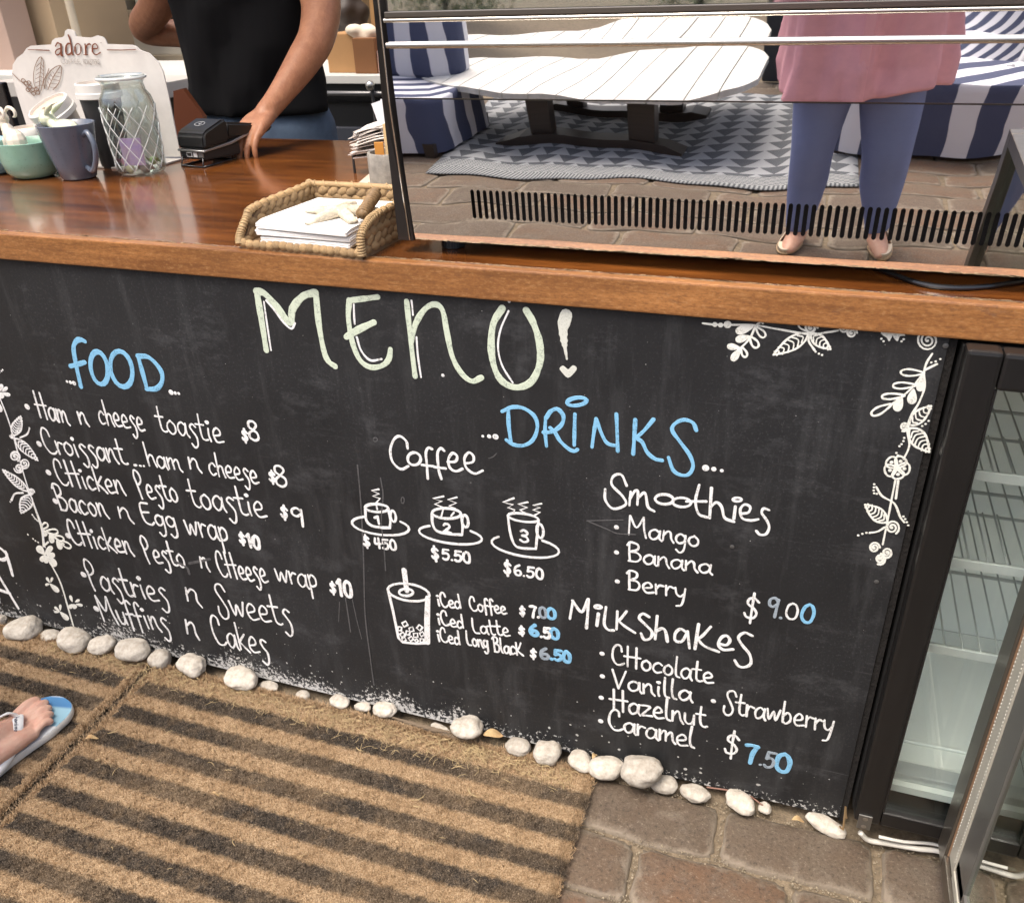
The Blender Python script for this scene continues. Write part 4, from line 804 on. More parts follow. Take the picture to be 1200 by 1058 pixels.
# ------------------------------------------------------------------ counter
TZ = .945
counter = empty('counter', (0, 0, 0), 'long varnished reddish wooden counter with a worn orange-brown front edge above the menu board', 'counter')
G().box(-3.2, 1.4, .012, .925, .903, TZ, .003).build('counter_top', M_top, counter)
g = G(); g.box(-3.2, 1.4, -.008, .0115, .9, TZ + .0006, .0025); g.build('front_edge', M_edge, counter)
G().box(-3.2, 1.4, .55, .58, 0, .9).build('back_panel', M_blackm, counter)
g = G()                                              # chipped varnish along the front arris
for i in range(900):
    x = random.uniform(-1.5, .4); L = random.uniform(.002, .016) * (1.5 if random.random() < .1 else 1); y = .0105 + random.gauss(0, .0014)
    g.add([(x, y - .0006, TZ + .0009), (x + L, y - .0005 + random.gauss(0, .0004), TZ + .0009), (x + L * .8, y + random.uniform(.0003, .0016), TZ + .0009), (x + L * .2, y + random.uniform(.0003, .0016), TZ + .0009)], [(0, 1, 2, 3)])
tag(g.build('chip', M_chip, counter), kind='stuff')
G().box(.19, 1.4, .004, .03, .8985, .9025).build('lower_rail', mat('dark_red_rail', (.09, .02, .015), .5), counter) if False else None

# ------------------------------------------------------------------ display cabinet with curved mirror front
ZS = [.965, 1.05, 1.088, 1.162, 1.243, 1.30]; TS = [9.6, 7.3, 5.9, 4.6, 3.4, 3.0]
def tilt(z): return math.radians(float(np.interp(z, ZS, TS)))
_z = np.linspace(.955, 1.30, 400); _y = [.042]
for i in range(1, 400): _y.append(_y[-1] - math.tan(tilt((_z[i] + _z[i - 1]) / 2)) * (_z[i] - _z[i - 1]))
def cy(z): return float(np.interp(z, _z, _y))
def mirror_mat():
    m, n, l, b = node_mat('mirror_steel'); b.inputs['Metallic'].default_value = 1; b.inputs['Roughness'].default_value = .012; b.inputs['Base Color'].default_value = (.88, .87, .86, 1); return m
M_mirror = mirror_mat(); M_chrome = mat('brushed_chrome', (.62, .60, .56), .16, 1); M_darkchrome = mat('dark_chrome', (.20, .18, .16), .3, 1)
M_glass = thin_glass('clear_glass'); M_glass2 = thin_glass('cabinet_glass', (.72, .78, .76), .6, .55, .03)
cab = empty('display_cabinet', (0, 0, TZ), 'mirror polished steel display cabinet with a slotted vent grille on the counter, reflecting the patio', 'display cabinet')
CX0, CX1 = -.552, .95
def wavy(x, z):
    return (.0035 * math.sin(7 * x + 2 * z + 1) + .0022 * math.sin(19 * x + 11 * z) + .0012 * math.sin(41 * x - 17 * z), .0045 * math.sin(9 * x + 14 * z) + .003 * math.sin(23 * x + 31 * z + 2) + .0015 * math.sin(57 * x + 5))
def curved_panel(name, z0, z1, extra=0.0, slots=None, nx=60, nz=14, m=None):
    v = []; f = []; idx = {}
    def V(x, z):
        k = (round(x, 5), round(z, 5))
        if k not in idx: idx[k] = len(v); v.append(Vector((x, cy(z), z)))
        return idx[k]
    def grid(xs, zs):
        for a, b_ in zip(xs[:-1], xs[1:]):
            for c, d_ in zip(zs[:-1], zs[1:]): f.append((V(a, c), V(b_, c), V(b_, d_), V(a, d_)))
    if not slots: grid(list(np.linspace(CX0, CX1, nx)), list(np.linspace(z0, z1, nz)))
    else:
        sz0, sz1, sx0, per, wd, cnt = slots; xs = [sx0 + i * per for i in range(cnt + 1)]
        allx = list(np.linspace(CX0, sx0, 8)) + xs[1:] + ([CX1] if CX1 > xs[-1] + .001 else [])
        grid(allx, list(np.linspace(z0, sz0 - .002, 8))); grid(allx, list(np.linspace(sz1 + .002, z1, 16)))
        grid(list(np.linspace(CX0, sx0, 8)), [sz0 - .002, sz1 + .002])
        if CX1 > xs[-1] + .001: grid([xs[-1], CX1], [sz0 - .002, sz1 + .002])
        for i in range(cnt):
            a, b_ = xs[i], xs[i + 1]; c0 = (a + b_) / 2 - wd / 2; c1 = c0 + wd; r = wd / 2; c = (c0 + c1) / 2
            BL, BR, TR, TL = V(a, sz0 - .002), V(b_, sz0 - .002), V(b_, sz1 + .002), V(a, sz1 + .002)
            h = [V(c0, sz0 + r), V(c0 + r * .35, sz0 + r * .3), V(c, sz0), V(c1 - r * .35, sz0 + r * .3), V(c1, sz0 + r), V(c1, sz1 - r), V(c1 - r * .35, sz1 - r * .3), V(c, sz1), V(c0 + r * .35, sz1 - r * .3), V(c0, sz1 - r)]
            f.append((BL, h[0], h[9], TL)); f.append((BL, BR, h[4], h[3], h[2], h[1], h[0])); f.append((BR, TR, h[5], h[4])); f.append((TR, TL, h[9], h[8], h[7], h[6], h[5]))
            # returns into the slot, giving the sheet its thickness
            for p, q in ((0, 9), (5, 4)):
                k = len(v); P, Q = v[h[p]], v[h[q]]; v.append(P + Vector((0, .0018, 0))); v.append(Q + Vector((0, .0018, 0))); f.append((h[p], h[q], k + 1, k))
    loc = cab.location; me = bpy.data.meshes.new(name); me.from_pydata([tuple(p - loc) for p in v], [], f); me.polygons.foreach_set('use_smooth', [True] * len(f)); me.update()
    ns = []
    for p in v:
        t = tilt(p.z) + math.radians(extra); wx, wz = wavy(p.x, p.z); ns.append(Vector((wx, -math.cos(t), -math.sin(t) + wz)).normalized())
    me.normals_split_custom_set_from_vertices([tuple(q) for q in ns])
    me.materials.append(m or M_mirror); o = bpy.data.objects.new(name, me); COL.objects.link(o); o.parent = cab; return o
curved_panel('lower_panel', .9665, 1.1625, 0, (1.0035, 1.0450, -.4580, .00925, .0054, 150))
curved_panel('middle_panel', 1.1645, 1.2245, -.2)
curved_panel('upper_panel', 1.2325, 1.2550, 1.2)
g = G(); g.box(CX0 + .002, CX1, .075, .08, .985, 1.055); g.build('vent_box', M_blackm, cab)
G().box(CX0 + .005, CX1, cy(1.16) + .004, cy(1.16) + .012, 1.1615, 1.1655).build('seam_strip', M_darkchrome, cab)
def rail(z, r, name, m): autosm(G().tube([(CX0 - .002, cy(z) - .001, z), (CX1, cy(z) - .001, z)], r, 14).build(name, m, cab), 60)
rail(1.2285, .0042, 'chrome_rail', M_chrome); rail(1.2575, .0028, 'chrome_rail', M_chrome)
G().box(CX0, CX1, cy(1.26) - .004, cy(1.26) + .02, 1.2605, 1.2675, .001).build('glass_channel', M_darkchrome, cab)
G().box(CX0 + .004, CX1, cy(1.27) + .002, cy(1.27) + .008, 1.268, 1.72).build('front_glass', M_glass2, cab)
G().box(CX0 + .002, CX0 + .008, .050, .60, .97, 1.72).build('side_glass', M_glass2, cab)
G().box(CX0 + .012, CX1, .082, .60, .9665, 1.0).build('base_deck', M_blackm, cab); G().box(CX0, CX1, .605, .625, .96, 1.72).build('back_wall', mat('cab_back', (.30, .31, .31), .4), cab)
G().box(CX0, CX1, .02, .64, 1.72, 1.75).build('top_cap', M_darkchrome, cab); G().box(CX0 + .012, CX1, .06, .60, 1.245, 1.253).build('shelf', mat('shelf_steel', (.5, .5, .48), .3, 1), cab)
# black corner profile
g = G(); L = [(-.578, .9655), (-.5535, .9655), (-.5535, 1.75), (-.561, 1.75), (-.570, 1.16)]
g.prism(L, -.012, .0, 'y')
for i, v in enumerate(g.v): v.y = cy(min(v.z, 1.29)) + (-.004 if i < 5 else .03)
g.build('corner_profile', mat('anodised_black', (.016, .014, .014), .3, coat=.2), cab)
g = G(); g.tube([(-.5585, cy(.967) - .0055, .967), (-.5585, cy(1.16) - .0055, 1.16), (-.5565, cy(1.28) - .0055, 1.29)], .0012, 6); g.build('corner_groove', M_chrome, cab)
def foot(x, y):
    g = G(); g.lathe([(.0, .0225), (.017, .0225), (.017, .001), (.0, .001)], (x, y, TZ), 28)
    for k in range(28): a_ = 2 * PI * k / 28; g.tube([(x + .017 * math.cos(a_), y + .017 * math.sin(a_), TZ + .002), (x + .017 * math.cos(a_), y + .017 * math.sin(a_), TZ + .020)], .0012, 4)
    return g
for x in (-.512, .45): foot(x, .088).build('foot', mat('ribbed_foot', (.05, .055, .06), .3, .6), cab)
for x in (-.515, .45): foot(x, .55).build('foot', M_blackm, cab)
tag(G().tube(catmull([(.06, .13, TZ + .004), (.101, .085, TZ + .004), (.136, .048, TZ + .004), (.17, .038, TZ + .004), (.21, .050, TZ + .004), (.261, .085, TZ + .004)], 8), .0034, 8).build('power_cable', M_black), 'black cable looping out from under the display cabinet onto the counter edge', 'cable')

# ------------------------------------------------------------------ glass door drinks fridge
fr = empty('drinks_fridge', (.2, 0, 0), 'black framed under-counter glass fridge with wire shelves at the right of the menu board', 'fridge')
FY = -.040
M_liner = mat('fridge_liner', (.84, .86, .81), .35, var=.06, vscale=6)
FX0, FX1 = .1935, 1.15
g = G(); g.box(FX0, FX0 + .010, FY + .03, .50, .055, .893); g.box(FX1 - .01, FX1, FY + .03, .50, .055, .893); g.box(FX0 + .01, FX1 - .01, .49, .50, .055, .893); g.box(FX0 + .01, FX1 - .01, FY + .03, .489, .055, .062); g.box(FX0 + .01, FX1 - .01, FY + .03, .489, .885, .893); g.build('cabinet_shell', M_blackm, fr)
g = G(); g.box(.2045, .21, .02, .488, .10, .884); g.box(1.13, 1.139, .02, .488, .10, .884); g.box(.211, 1.129, .455, .488, .10, .884); g.box(.211, 1.129, .02, .454, .085, .10)
g.build('liner', M_liner, fr)
def bev(g, name, m, bw=.004): o = g.build(name, m, fr); return o
bev(G().box(FX0, .2335, FY, FY + .03, .062, .899, .005), 'left_stile', M_plast)
bev(G().box(.2340, FX1, FY + .001, FY + .03, .850, .898, .005), 'top_rail', M_plast)
bev(G().box(.2340, FX1, FY + .001, FY + .03, .062, .092, .004), 'bottom_rail', M_plast)
g = G(); g.box(.2335, .2365, FY + .004, FY + .008, .092, .850); g.build('inner_trim', M_black, fr)
G().box(.2370, .72, FY + .012, FY + .016, .0925, .8495).build('door_glass', M_glass, fr)
G().box(.215, 1.125, .03, .06, .1005, .118, .004).build('floor_lip', mat('lip_steel', (.55, .57, .56), .3, .3), fr)
# hinge plate
g = G(); c = onY(1013, 962, FY); g.box(c.x - .0105, c.x + .0105, FY - .003, FY - .0005, c.z - .016, c.z + .016, .0011); g.build('hinge_plate', mat('plate_steel', (.30, .30, .29), .35, .9), fr)
for dz in (-.009, .009): gg = G(); disc(gg, (c.x, FY - .0033, c.z + dz), .0042, .0042, hh=.0014); gg.build('screw', mat('screw_bright', (.6, .6, .58), .3, 1), fr)
M_wire = mat('shelf_wire', (.50, .52, .51), .35, .35)
for sz in (.395, .555, .70):
    t = empty('wire_shelf', (0, 0, 0)); t.parent = fr; t.location = (0, 0, 0); t.location = Vector((0, 0, sz))
    g = G()
    for i in range(37):
        x = .225 + i * .0245
        g.tube([(x, .035, sz - .006), (x, .04, sz), (x, .25, sz), (x, .445, sz)], .0016, 6)
    tag(g.build('wires', M_wire, t, True), kind='stuff')
    for y in (.04, .24, .44): G().tube([(.214, y, sz - .003), (1.126, y, sz - .003)], .003, 8).build('cross_bar', M_wire, t, True)
    G().box(.214, 1.126, .030, .034, sz - .012, sz + .003, .001).build('front_lip', mat('shelf_lip', (.70, .72, .70), .35), t)
g = G(); g.tube(catmull([(.25, .10, .104), (.25, .075, .104), (.27, .07, .104), (.60, .07, .104), (.62, .085, .104), (.60, .12, .104), (.27, .12, .104), (.25, .10, .104)], 5), .0035, 8); g.build('drip_channel', M_liner, fr, True)
for dx in (0, .022): G().tube([(.2125 + dx * 0, .12 + dx * 4, .14), (.2125, .12 + dx * 4, .40)], .0016, 6).build('shelf_support', M_wire, fr)
# the second door, swung wide open towards the viewer
dr = empty('open_door', (0, 0, 0)); dr.parent = fr
DX = .3225; Y0 = -.040
def dbox(n, y0, y1, z0, z1, m, dx0=0.0, dx1=.034, bv=.0015): return G().box(DX + dx0, DX + dx1, y0, y1, z0, z1, bv).build(n, m, dr)
M_stile = mat('brown_steel', (.20, .18, .155), .3, .8, var=.3, vscale=9, stretch=(4, 4, .5)); M_gask = mat('spacer_aluminium', (.56, .54, .46), .4, .2, var=.2, vscale=30)
DZ0, DZ1 = .058, .872
dbox('hinge_stile', Y0 - .046, Y0, DZ0, DZ1, M_stile)
dbox('copper_bead', Y0 - .0485, Y0 - .0463, DZ0 + .03, DZ1 - .03, mat('copper_bead', (.40, .26, .17), .4, .6), .004)
dbox('spacer_bar', Y0 - .0850, Y0 - .0488, DZ0 + .034, DZ1 - .034, M_gask, .006)
dbox('black_seal', Y0 - .145, Y0 - .0853, DZ0 + .055, DZ1 - .055, mat('black_seal', (.10, .098, .09), .35), .008)
dbox('bottom_rail', -.70, Y0 - .0463, DZ0, DZ0 + .030, M_stile)
dbox('bottom_spacer', -.70, Y0 - .0853, DZ0 + .0305, DZ0 + .0475, M_gask, .006)
dbox('bottom_seal', -.70, Y0 - .0853, DZ0 + .048, DZ0 + .075, mat('grey_seal', (.11, .105, .097), .35), .008)
dbox('top_rail', -.70, Y0 - .0463, DZ1 - .03, DZ1, M_stile)
dbox('front_stile', -.735, -.7005, DZ0, DZ1, M_stile)
dbox('glass_pane', -.70, Y0 - .1455, DZ0 + .0755, DZ1 - .0305, thin_glass('door_glass', (.70, .74, .66), .7, .34, .02), .012, .018, 0)
g = G()
for k in range(110):
    for yy in (Y0 - .053, Y0 - .081): z = DZ0 + .06 + k * .0068; g.box(DX + .0052, DX + .0061, yy - .0004, yy + .0004, z, z + .0022)
tag(g.build('desiccant_dots', mat('pale_dots', (.75, .74, .68), .5), dr), kind='stuff')
g = G(); g.tube(catmull([onZ(1008, 975, .03), onZ(1018, 984, .012), onZ(1040, 988, .008), onZ(1075, 994, .007), onZ(1105, 999, .008), (.36, -.05, .008), (.42, -.02, .01)], 7), .0045, 8)
tag(g.build('white_cord', mat('white_pvc', (.62, .60, .54), .4), smooth=True), 'white cord running along the paving under the fridge', 'cord')
g = G(); g.tube(catmull([onZ(1030, 980, .03), onZ(1060, 986, .024), onZ(1100, 990, .018), (.38, -.03, .016)], 7), .0028, 8)
tag(g.build('thin_cord', mat('white_pvc2', (.66, .65, .60), .4), smooth=True), 'thinner white cord just above the thick one under the fridge', 'cord')
g = G(); g.tube([onY(992, 958, -.03), onY(991, 945, -.03), onY(988, 972, -.035), onY(984, 968, -.035)], .0018, 6); tag(g.build('wire_hook', mat('brass_wire', (.5, .36, .2), .4, .7)), 'small tan wire hook at the bottom right corner of the menu board', 'hook')

# ------------------------------------------------------------------ shop interior
M_wall = mat('cream_wall', (.55, .46, .33), .85, var=.12, vscale=2); M_floorin = mat('shop_floor', (.14, .12, .10), .5, var=.3, vscale=3)
tag(G().add([(-8, .6, .004), (4, .6, .004), (4, 5, .004), (-8, 5, .004)], [(0, 1, 2, 3)]).build('shop_floor', M_floorin), kind='structure')
tag(G().box(-8, 4, 4.2, 4.3, 0, 2.7).build('back_wall', M_wall), kind='structure'); tag(G().box(-8.1, -8, .0, 4.3, 0, 2.7).build('side_wall', M_wall), kind='structure')
tag(G().box(4, 4.1, .0, 4.3, 0, 2.7).build('side_wall', M_wall), kind='structure')
for y0_, y1_ in ((.25, 1.0), (3.3, 4.3)): tag(G().box(-8.1, 4.1, y0_, y1_, 2.7, 2.8).build('ceiling', mat('ceiling_paint', (.7, .68, .64), .9)), kind='structure')  # unseen ceiling; gap between its slabs added to let sky light inside
tag(G().box(1.2, 4.1, -.02, .10, .0, 2.7).build('front_wall', M_wall), kind='structure')
# back bench with a dark drawer unit below
bench = empty('back_bench', (-2.0, 2.2, 0), 'white topped bench with dark drawers and a grey handle rail behind the barista', 'bench')
G().box(-4.2, -1.0, 2.0, 2.62, .955, .985, .003).build('bench_top', mat('bench_white', (.66, .66, .62), .35), bench); G().box(-4.15, -1.05, 2.03, 2.6, .0, .953).build('carcass', M_blackm, bench)
G().box(-2.5, -1.2, 2.005, 2.03, .89, .925, .003).build('drawer_front', M_black, bench)
a_, b_ = onY(378, 105, 1.99), onY(462, 103, 1.99); g = G(); g.tube([(a_.x - .4, 1.985, .923), (b_.x + .3, 1.985, .923)], .010, 8); g.build('handle_rail', mat('rail_grey', (.16, .16, .16), .35, .6), bench, True)
c = onY(433, 101, 1.96); G().ell((c.x, 1.965, c.z), (.018, .018, .018)).build('knob', mat('knob_steel', (.55, .55, .5), .3, 1), bench, True); G().tube([(c.x, 1.98, c.z), (c.x, 1.98, c.z - .3)], .007, 6).build('latch_rod', mat('rod_dark', (.07, .07, .07), .4), bench)
G().box(-1.98, -1.62, 2.004, 2.03, .55, .80, .004).build('drawer_front', mat('slate_panel', (.045, .05, .065), .5), bench)
card = mat('cardboard', (.40, .22, .09), .85, var=.15, vscale=8)
def block(name, px0, px1, py0, py1, y, d, m, label, cat, rot=0, bv=.004, floor=None):
    a = onY(px0, py0, y); b = onY(px1, py1, y); z0 = floor if floor is not None else min(a.z, b.z)
    return tag(G().box(min(a.x, b.x), max(a.x, b.x), y, y + d, z0, max(a.z, b.z), bv, rot).build(name, m), label, cat)
BZ = .985
block('cardboard_box', 425, 475, -70, 52, 2.2, .3, mat('carton_tall', (.30, .17, .065), .85, var=.1), 'tall brown cardboard carton standing on the back bench beside the display cabinet', 'box', floor=BZ)
block('cardboard_box', 380, 418, 40, 66, 2.08, .2, card, 'low tan cardboard box on the back bench right of the barista\'s elbow', 'box', floor=BZ)
block('cardboard_box', 412, 440, 45, 66, 2.05, .18, mat('carton_dark', (.20, .085, .03), .85, var=.1), 'small darker brown box between the tan box and the tall carton', 'box', floor=BZ)
block('pink_tray', 441, 475, 60, 68, 2.06, .2, mat('pinkish_tray', (.62, .40, .33), .7), 'flat pinkish tray at the front of the back bench beside the display cabinet', 'tray', floor=BZ)
p = onY(425, 42, 2.1); g = G()
for k in range(9): g.ell((p.x + random.uniform(-.05, .05), 2.12 + random.uniform(-.04, .04), p.z + random.uniform(-.015, .02)), (.04, .03, .022), Matrix.Rotation(random.uniform(-.6, .6), 3, 'Y'))
tag(fuse(g, 'cloth', mat('crumpled_cloth', (.68, .58, .45), .9), .007, 3), 'crumpled cream cloth heaped on the small boxes of the back bench', 'cloth')
p = onY(398, 25, 2.35); g = G()
for k in range(12): g.ell((p.x + random.uniform(-.10, .09), 2.4 + random.uniform(-.05, .05), p.z + random.uniform(-.05, .12)), (.055, .05, .04), Matrix.Rotation(random.uniform(-1, 1), 3, 'Y'))
tag(fuse(g, 'dark_bag', mat('dark_bag', (.035, .025, .02), .6), .012, 3), 'dark crumpled bag behind the boxes on the back bench', 'bag')
block('paper_sack', 404, 428, -60, 40, 2.5, .12, mat('kraft_sack', (.36, .25, .13), .85, var=.2), 'upright kraft paper sack at the back of the bench beside the tall carton', 'sack', floor=BZ)
# left background
block('beige_cupboard', -90, 84, -220, 105, 2.4, .5, mat('beige_laminate', (.44, .33, .21), .6, var=.06, vscale=1.5), 'tall plain beige cupboard behind the coffee sign', 'cupboard', floor=0)
block('brown_cupboard', -150, 10, -220, 45, 2.2, .15, mat('pinkish_laminate', (.38, .27, .22), .6), 'brownish door panel at the top left corner behind the coffee sign', 'panel', floor=.9)
t = empty('pipe_pair', (0, 0, 0), 'pale vertical pipe beside the beige cupboard behind the sign', 'pipe'); a = onY(80, 0, 2.35); G().tube([(a.x, 2.35, .0), (a.x, 2.35, 2.6)], .018, 10).build('pipe', mat('pale_pipe', (.46, .40, .31), .4), t, True)
t = empty('shelf_unit', (0, 0, 0), 'blurred cream shelf unit with pale boxes behind the barista\'s shoulder', 'shelves'); M_sh = mat('shelf_cream', (.44, .37, .26), .6); M_bx = mat('pale_box', (.60, .57, .48), .7)
a = onY(88, 5, 3.2); b = onY(205, 62, 3.2)
G().box(a.x, b.x + .3, 3.5, 3.56, .2, 1.9).build('back_board', mat('shelf_back', (.26, .21, .14), .7), t)
for z in (a.z - .28, a.z - .06, a.z + .17): G().box(a.x, b.x + .3, 3.1, 3.5, z, z + .025).build('shelf', M_sh, t)
for x0, w, z, h in ((.08, .25, a.z - .255, .15), (.38, .3, a.z - .255, .13), (.05, .3, a.z - .035, .15), (.45, .4, a.z - .035, .17), (.9, .3, a.z - .255, .15)): G().box(a.x + x0, a.x + x0 + w, 3.15, 3.4, z, z + h, .004).build('box', M_bx, t)
block('dark_tablet', -20, 17, 97, 150, .75, .02, M_black, 'black tablet screen standing behind the sign at the left edge', 'tablet', floor=TZ)
tag(G().box(-3.2, -2.35, 1.75, 2.0, .93, .985, .003).build('worktop', mat('worktop_white', (.6, .57, .52), .4)), 'pale worktop end seen between the sign and the black apron', 'worktop')
# brown stand behind the card terminal
g = G(); P = [onY(203, 107, .86), onY(214, 104, .86), onY(238, 137, .86), onY(240, 158, .86), onY(205, 160, .86)]
g.prism([(p.x, p.z) for p in P], .86, .875); tag(g.build('wooden_stand', mat('red_brown_wood', (.11, .035, .015), .3, coat=.5)), 'slanted red-brown wooden stand behind the card terminal', 'stand')
# ------------------------------------------------------------------ sign
PY = .62
def SP(x, y): p = onY(x, y, PY); return Vector((p.x, PY - .0024, p.z))
sg = empty('counter_sign', (-1.6, PY, TZ), 'white die-cut coffee roaster sign with brown lettering and leaf drawing standing behind the glass jar', 'sign')
out = [(44, 185), (32, 150), (20, 112), (14, 88), (15, 76), (20, 68), (27, 63), (31, 57), (36, 54), (60, 52.5), (61, 48), (65, 45), (73, 44), (75.5, 42), (76, 37), (79, 34.5), (84, 35), (87.5, 38), (89, 43), (97, 44), (106, 44.5), (114, 42), (121, 44), (124, 48), (125.5, 52), (155, 53), (160, 55), (164, 59), (175, 63), (186, 74), (191, 84), (197, 110), (204, 145), (212, 184)]
M_sign = mat('sign_board', (.66, .64, .60), .5, var=.08, vscale=14, col2=(.54, .52, .49))
g = G(); g.prism([(onY(*p, PY).x, onY(*p, PY).z) for p in out][::-1], PY, PY + .003); g.build('sign_board', M_sign, sg)
g = G(); a = onY(44, 185, PY); b = onY(212, 184, PY); g.box(a.x + .02, b.x, PY - .115, PY + .02, TZ + .0008, TZ + .004); g.build('sign_foot', M_sign, sg)
SC = 1196 / 260
M_rust = mat('rust_ink', (.16, .045, .018), .45); M_grink = mat('grey_ink', (.33, .29, .26), .6)
def sdraw(w): return Draw(SC, 0, 0, SP, w)
d = sdraw(2.0)    # adore
T_, K_ = 1.9, .7
d.line([(303, 250), (312, 234), (322, 234), (330, 245), (333, 296)], w=1.5); d.line([(332, 262), (310, 270), (303, 285), (310, 297), (322, 294), (332, 280)], w=1.3); d.line([(333, 240), (334, 296), (340, 297)], w=2.3)
d.line([(388, 240), (372, 236), (360, 252), (358, 278), (366, 295), (380, 294), (388, 284)], w=1.5); d.line([(372, 190), (380, 210), (388, 250), (393, 292), (398, 294)], w=2.0); d.line([(361, 250), (359, 278)], w=2.1)
d.ell((424, 266), 18, 30, 0, 1.0); d.line([(409, 255), (408, 276)], w=2.1); d.line([(440, 255), (440, 276)], w=2.1)
d.line([(463, 240), (466, 270), (467, 296)], w=2.2); d.line([(467, 262), (474, 244), (486, 238), (492, 242)], w=1.4)
d.line([(500, 264), (528, 262), (527, 246), (516, 237), (504, 246), (501, 268), (508, 288), (524, 296), (545, 284)], w=1.3); d.line([(503, 250), (502, 278)], w=2.1)
d.line([(456, 296), (478, 296)], w=.8); d.line([(460, 240), (465, 240)], w=.9)
d.line([(155, 268), (270, 272)], w=.7, smooth=False); d.line([(200, 270), (270, 273)], w=1.0, smooth=False); d.line([(582, 270), (660, 271), (735, 268)], w=.9, smooth=False)
d.done('lettering', M_rust, sg)
# COFFEE ROASTERS: small caps
def swrite(word, p0, p1, cap, w, m, mapf, par):
    A, B_ = mapf(*p0), mapf(*p1); tot = sum(F[c][0] for c in word); dd = B_ - A; L = dd.length; dd.normalize(); k = (mapf(p0[0], p0[1] + 1) - mapf(*p0)).length; g = G(); x = 0
    for c in word:
        for st in F[c][1]:
            P = [A + dd * ((x + q[0]) * L / tot) + Vector((0, 0, q[1] * cap * k)) for q in st]
            if len(P) > 2: P = catmull(P, 4)
            stroke(g, P, w * k, hh=.0004)
        x += F[c][0]
    return g.build('lettering', m, par, True)
F['F'] = (.46, [[(.1, 0), (.1, .95)], [(.1, .93), (.42, .93)], [(.1, .5), (.34, .5)]]); F['O'] = (.56, [[(.28, .96), (.1, .78), (.06, .4), (.14, .08), (.28, 0), (.44, .1), (.5, .45), (.44, .84), (.28, .96)]])
F['R'] = (.54, [[(.1, 0), (.1, .95)], [(.1, .95), (.36, .92), (.42, .72), (.32, .52), (.1, .48)], [(.22, .48), (.46, 0)]]); F['T'] = (.5, [[(.25, 0), (.25, .94)], [(.04, .94), (.46, .94)]])
F['e2'] = F['e']
swrite('COFFEE', (73, 75), (96, 75.2), 5.6, .42, M_grink, SP, sg); swrite('ROASTERS', (99, 75.2), (118.5, 75.6), 5.6, .42, M_grink, SP, sg)
d = sdraw(.75)     # leaves and berries
for st in ([(205, 495), (185, 440), (190, 370), (210, 320), (228, 310), (240, 350), (238, 430), (225, 490)], [(228, 312), (222, 380), (215, 490)], [(245, 480), (255, 420), (285, 375), (330, 355), (334, 400), (320, 450), (290, 485)], [(328, 358), (290, 420), (262, 485)],
           [(70, 395), (100, 425), (140, 460), (170, 500)], [(245, 480), (240, 440), (258, 400), (268, 370)]): d.line(st)
for k in range(6): d.line([(222, 340 + k * 24), (200 - k, 360 + k * 22)], w=.45); d.line([(222, 340 + k * 24), (238, 362 + k * 20)], w=.45)
for k in range(5): d.line([(310 - k * 10, 390 + k * 20), (332 - k * 5, 395 + k * 20)], w=.45); d.line([(300 - k * 10, 402 + k * 18), (285 - k * 8, 385 + k * 18)], w=.45)
for c in ((130, 435), (145, 450), (160, 447), (165, 470), (180, 485), (200, 482), (155, 485), (185, 505), (208, 500)): d.ell(c, 11, 9, 30, .9)
d.line([(545, 232), (552, 232)], w=.5); d.done('leaf_drawing', mat('sepia_ink', (.20, .12, .08), .5), sg)

# ------------------------------------------------------------------ crockery
def ceram(name, c, sp=True):
    m, n, l, b = node_mat(name); geo = n.new('ShaderNodeTexCoord').outputs['Object']; a = noise(n, l, geo, 260, 2, .5); e = noise(n, l, geo, 18, 3, .6)
    col = ramp(n, l, e, [(.3, tuple(x * .82 for x in c)), (.7, c)]); col = mixc(n, l, ramp(n, l, a, [(.66, 0.0), (.72, .5)]), col, tuple(x * .35 for x in c)) if sp else col
    l.new(col, b.inputs['Base Color']); b.inputs['Roughness'].default_value = .22; b.inputs['Coat Weight'].default_value = .5; b.inputs['Coat Roughness'].default_value = .05; return m
def cup_thing(name, loc, prof, m, label, handle=None, inner=None):
    t = empty(name, loc, label, 'cup'); g = G(); th = .0035
    inn = [(r - th, z) for r, z in prof[::-1][:-1]] ; last = prof[1][1] + .004
    full = [(0, prof[0][1])] + prof + [(prof[-1][0] - th / 2, prof[-1][1] + .001)] + [(max(.001, r - th), max(z, last)) for r, z in prof[::-1][:-1]] + [(0, last)]
    g.lathe(full, loc, 40); autosm(g.build('bowl', m, t), 60)
    if handle: autosm(G().tube(catmull(handle, 8), .0058, 10).build('handle', m, t), 80)
    return t
gm = (-1.640, .405, TZ); M_mint = ceram('mint_glaze', (.23, .42, .32))
cup_thing('mint_bowl', gm, [(.034, 0), (.044, .004), (.054, .015), (.0595, .038), (.0625, .075)], M_mint, 'small mint green speckled bowl holding the white ceramic rabbit at the left')
bm_ = (-1.520, .408, TZ); M_slate = ceram('slate_glaze', (.095, .115, .155))
cup_thing('slate_mug', bm_, [(.032, 0), (.036, .004), (.043, .03), (.052, .068), (.059, .112)], M_slate, 'tall slate blue tapered mug with its handle towards the glass jar',
    [(bm_[0] + .052, bm_[1] - .012, TZ + .092), (bm_[0] + .074, bm_[1] - .022, TZ + .098), (bm_[0] + .088, bm_[1] - .027, TZ + .075), (bm_[0] + .082, bm_[1] - .027, TZ + .045), (bm_[0] + .062, bm_[1] - .022, TZ + .022), (bm_[0] + .040, bm_[1] - .012, TZ + .026)])
M_sky = ceram('sky_glaze', (.22, .42, .52)); cup_thing('pale_blue_bowl', (-1.768, .42, TZ), [(.030, 0), (.042, .006), (.054, .03), (.058, .07)], M_sky, 'pale blue bowl cut by the left edge of the photo')
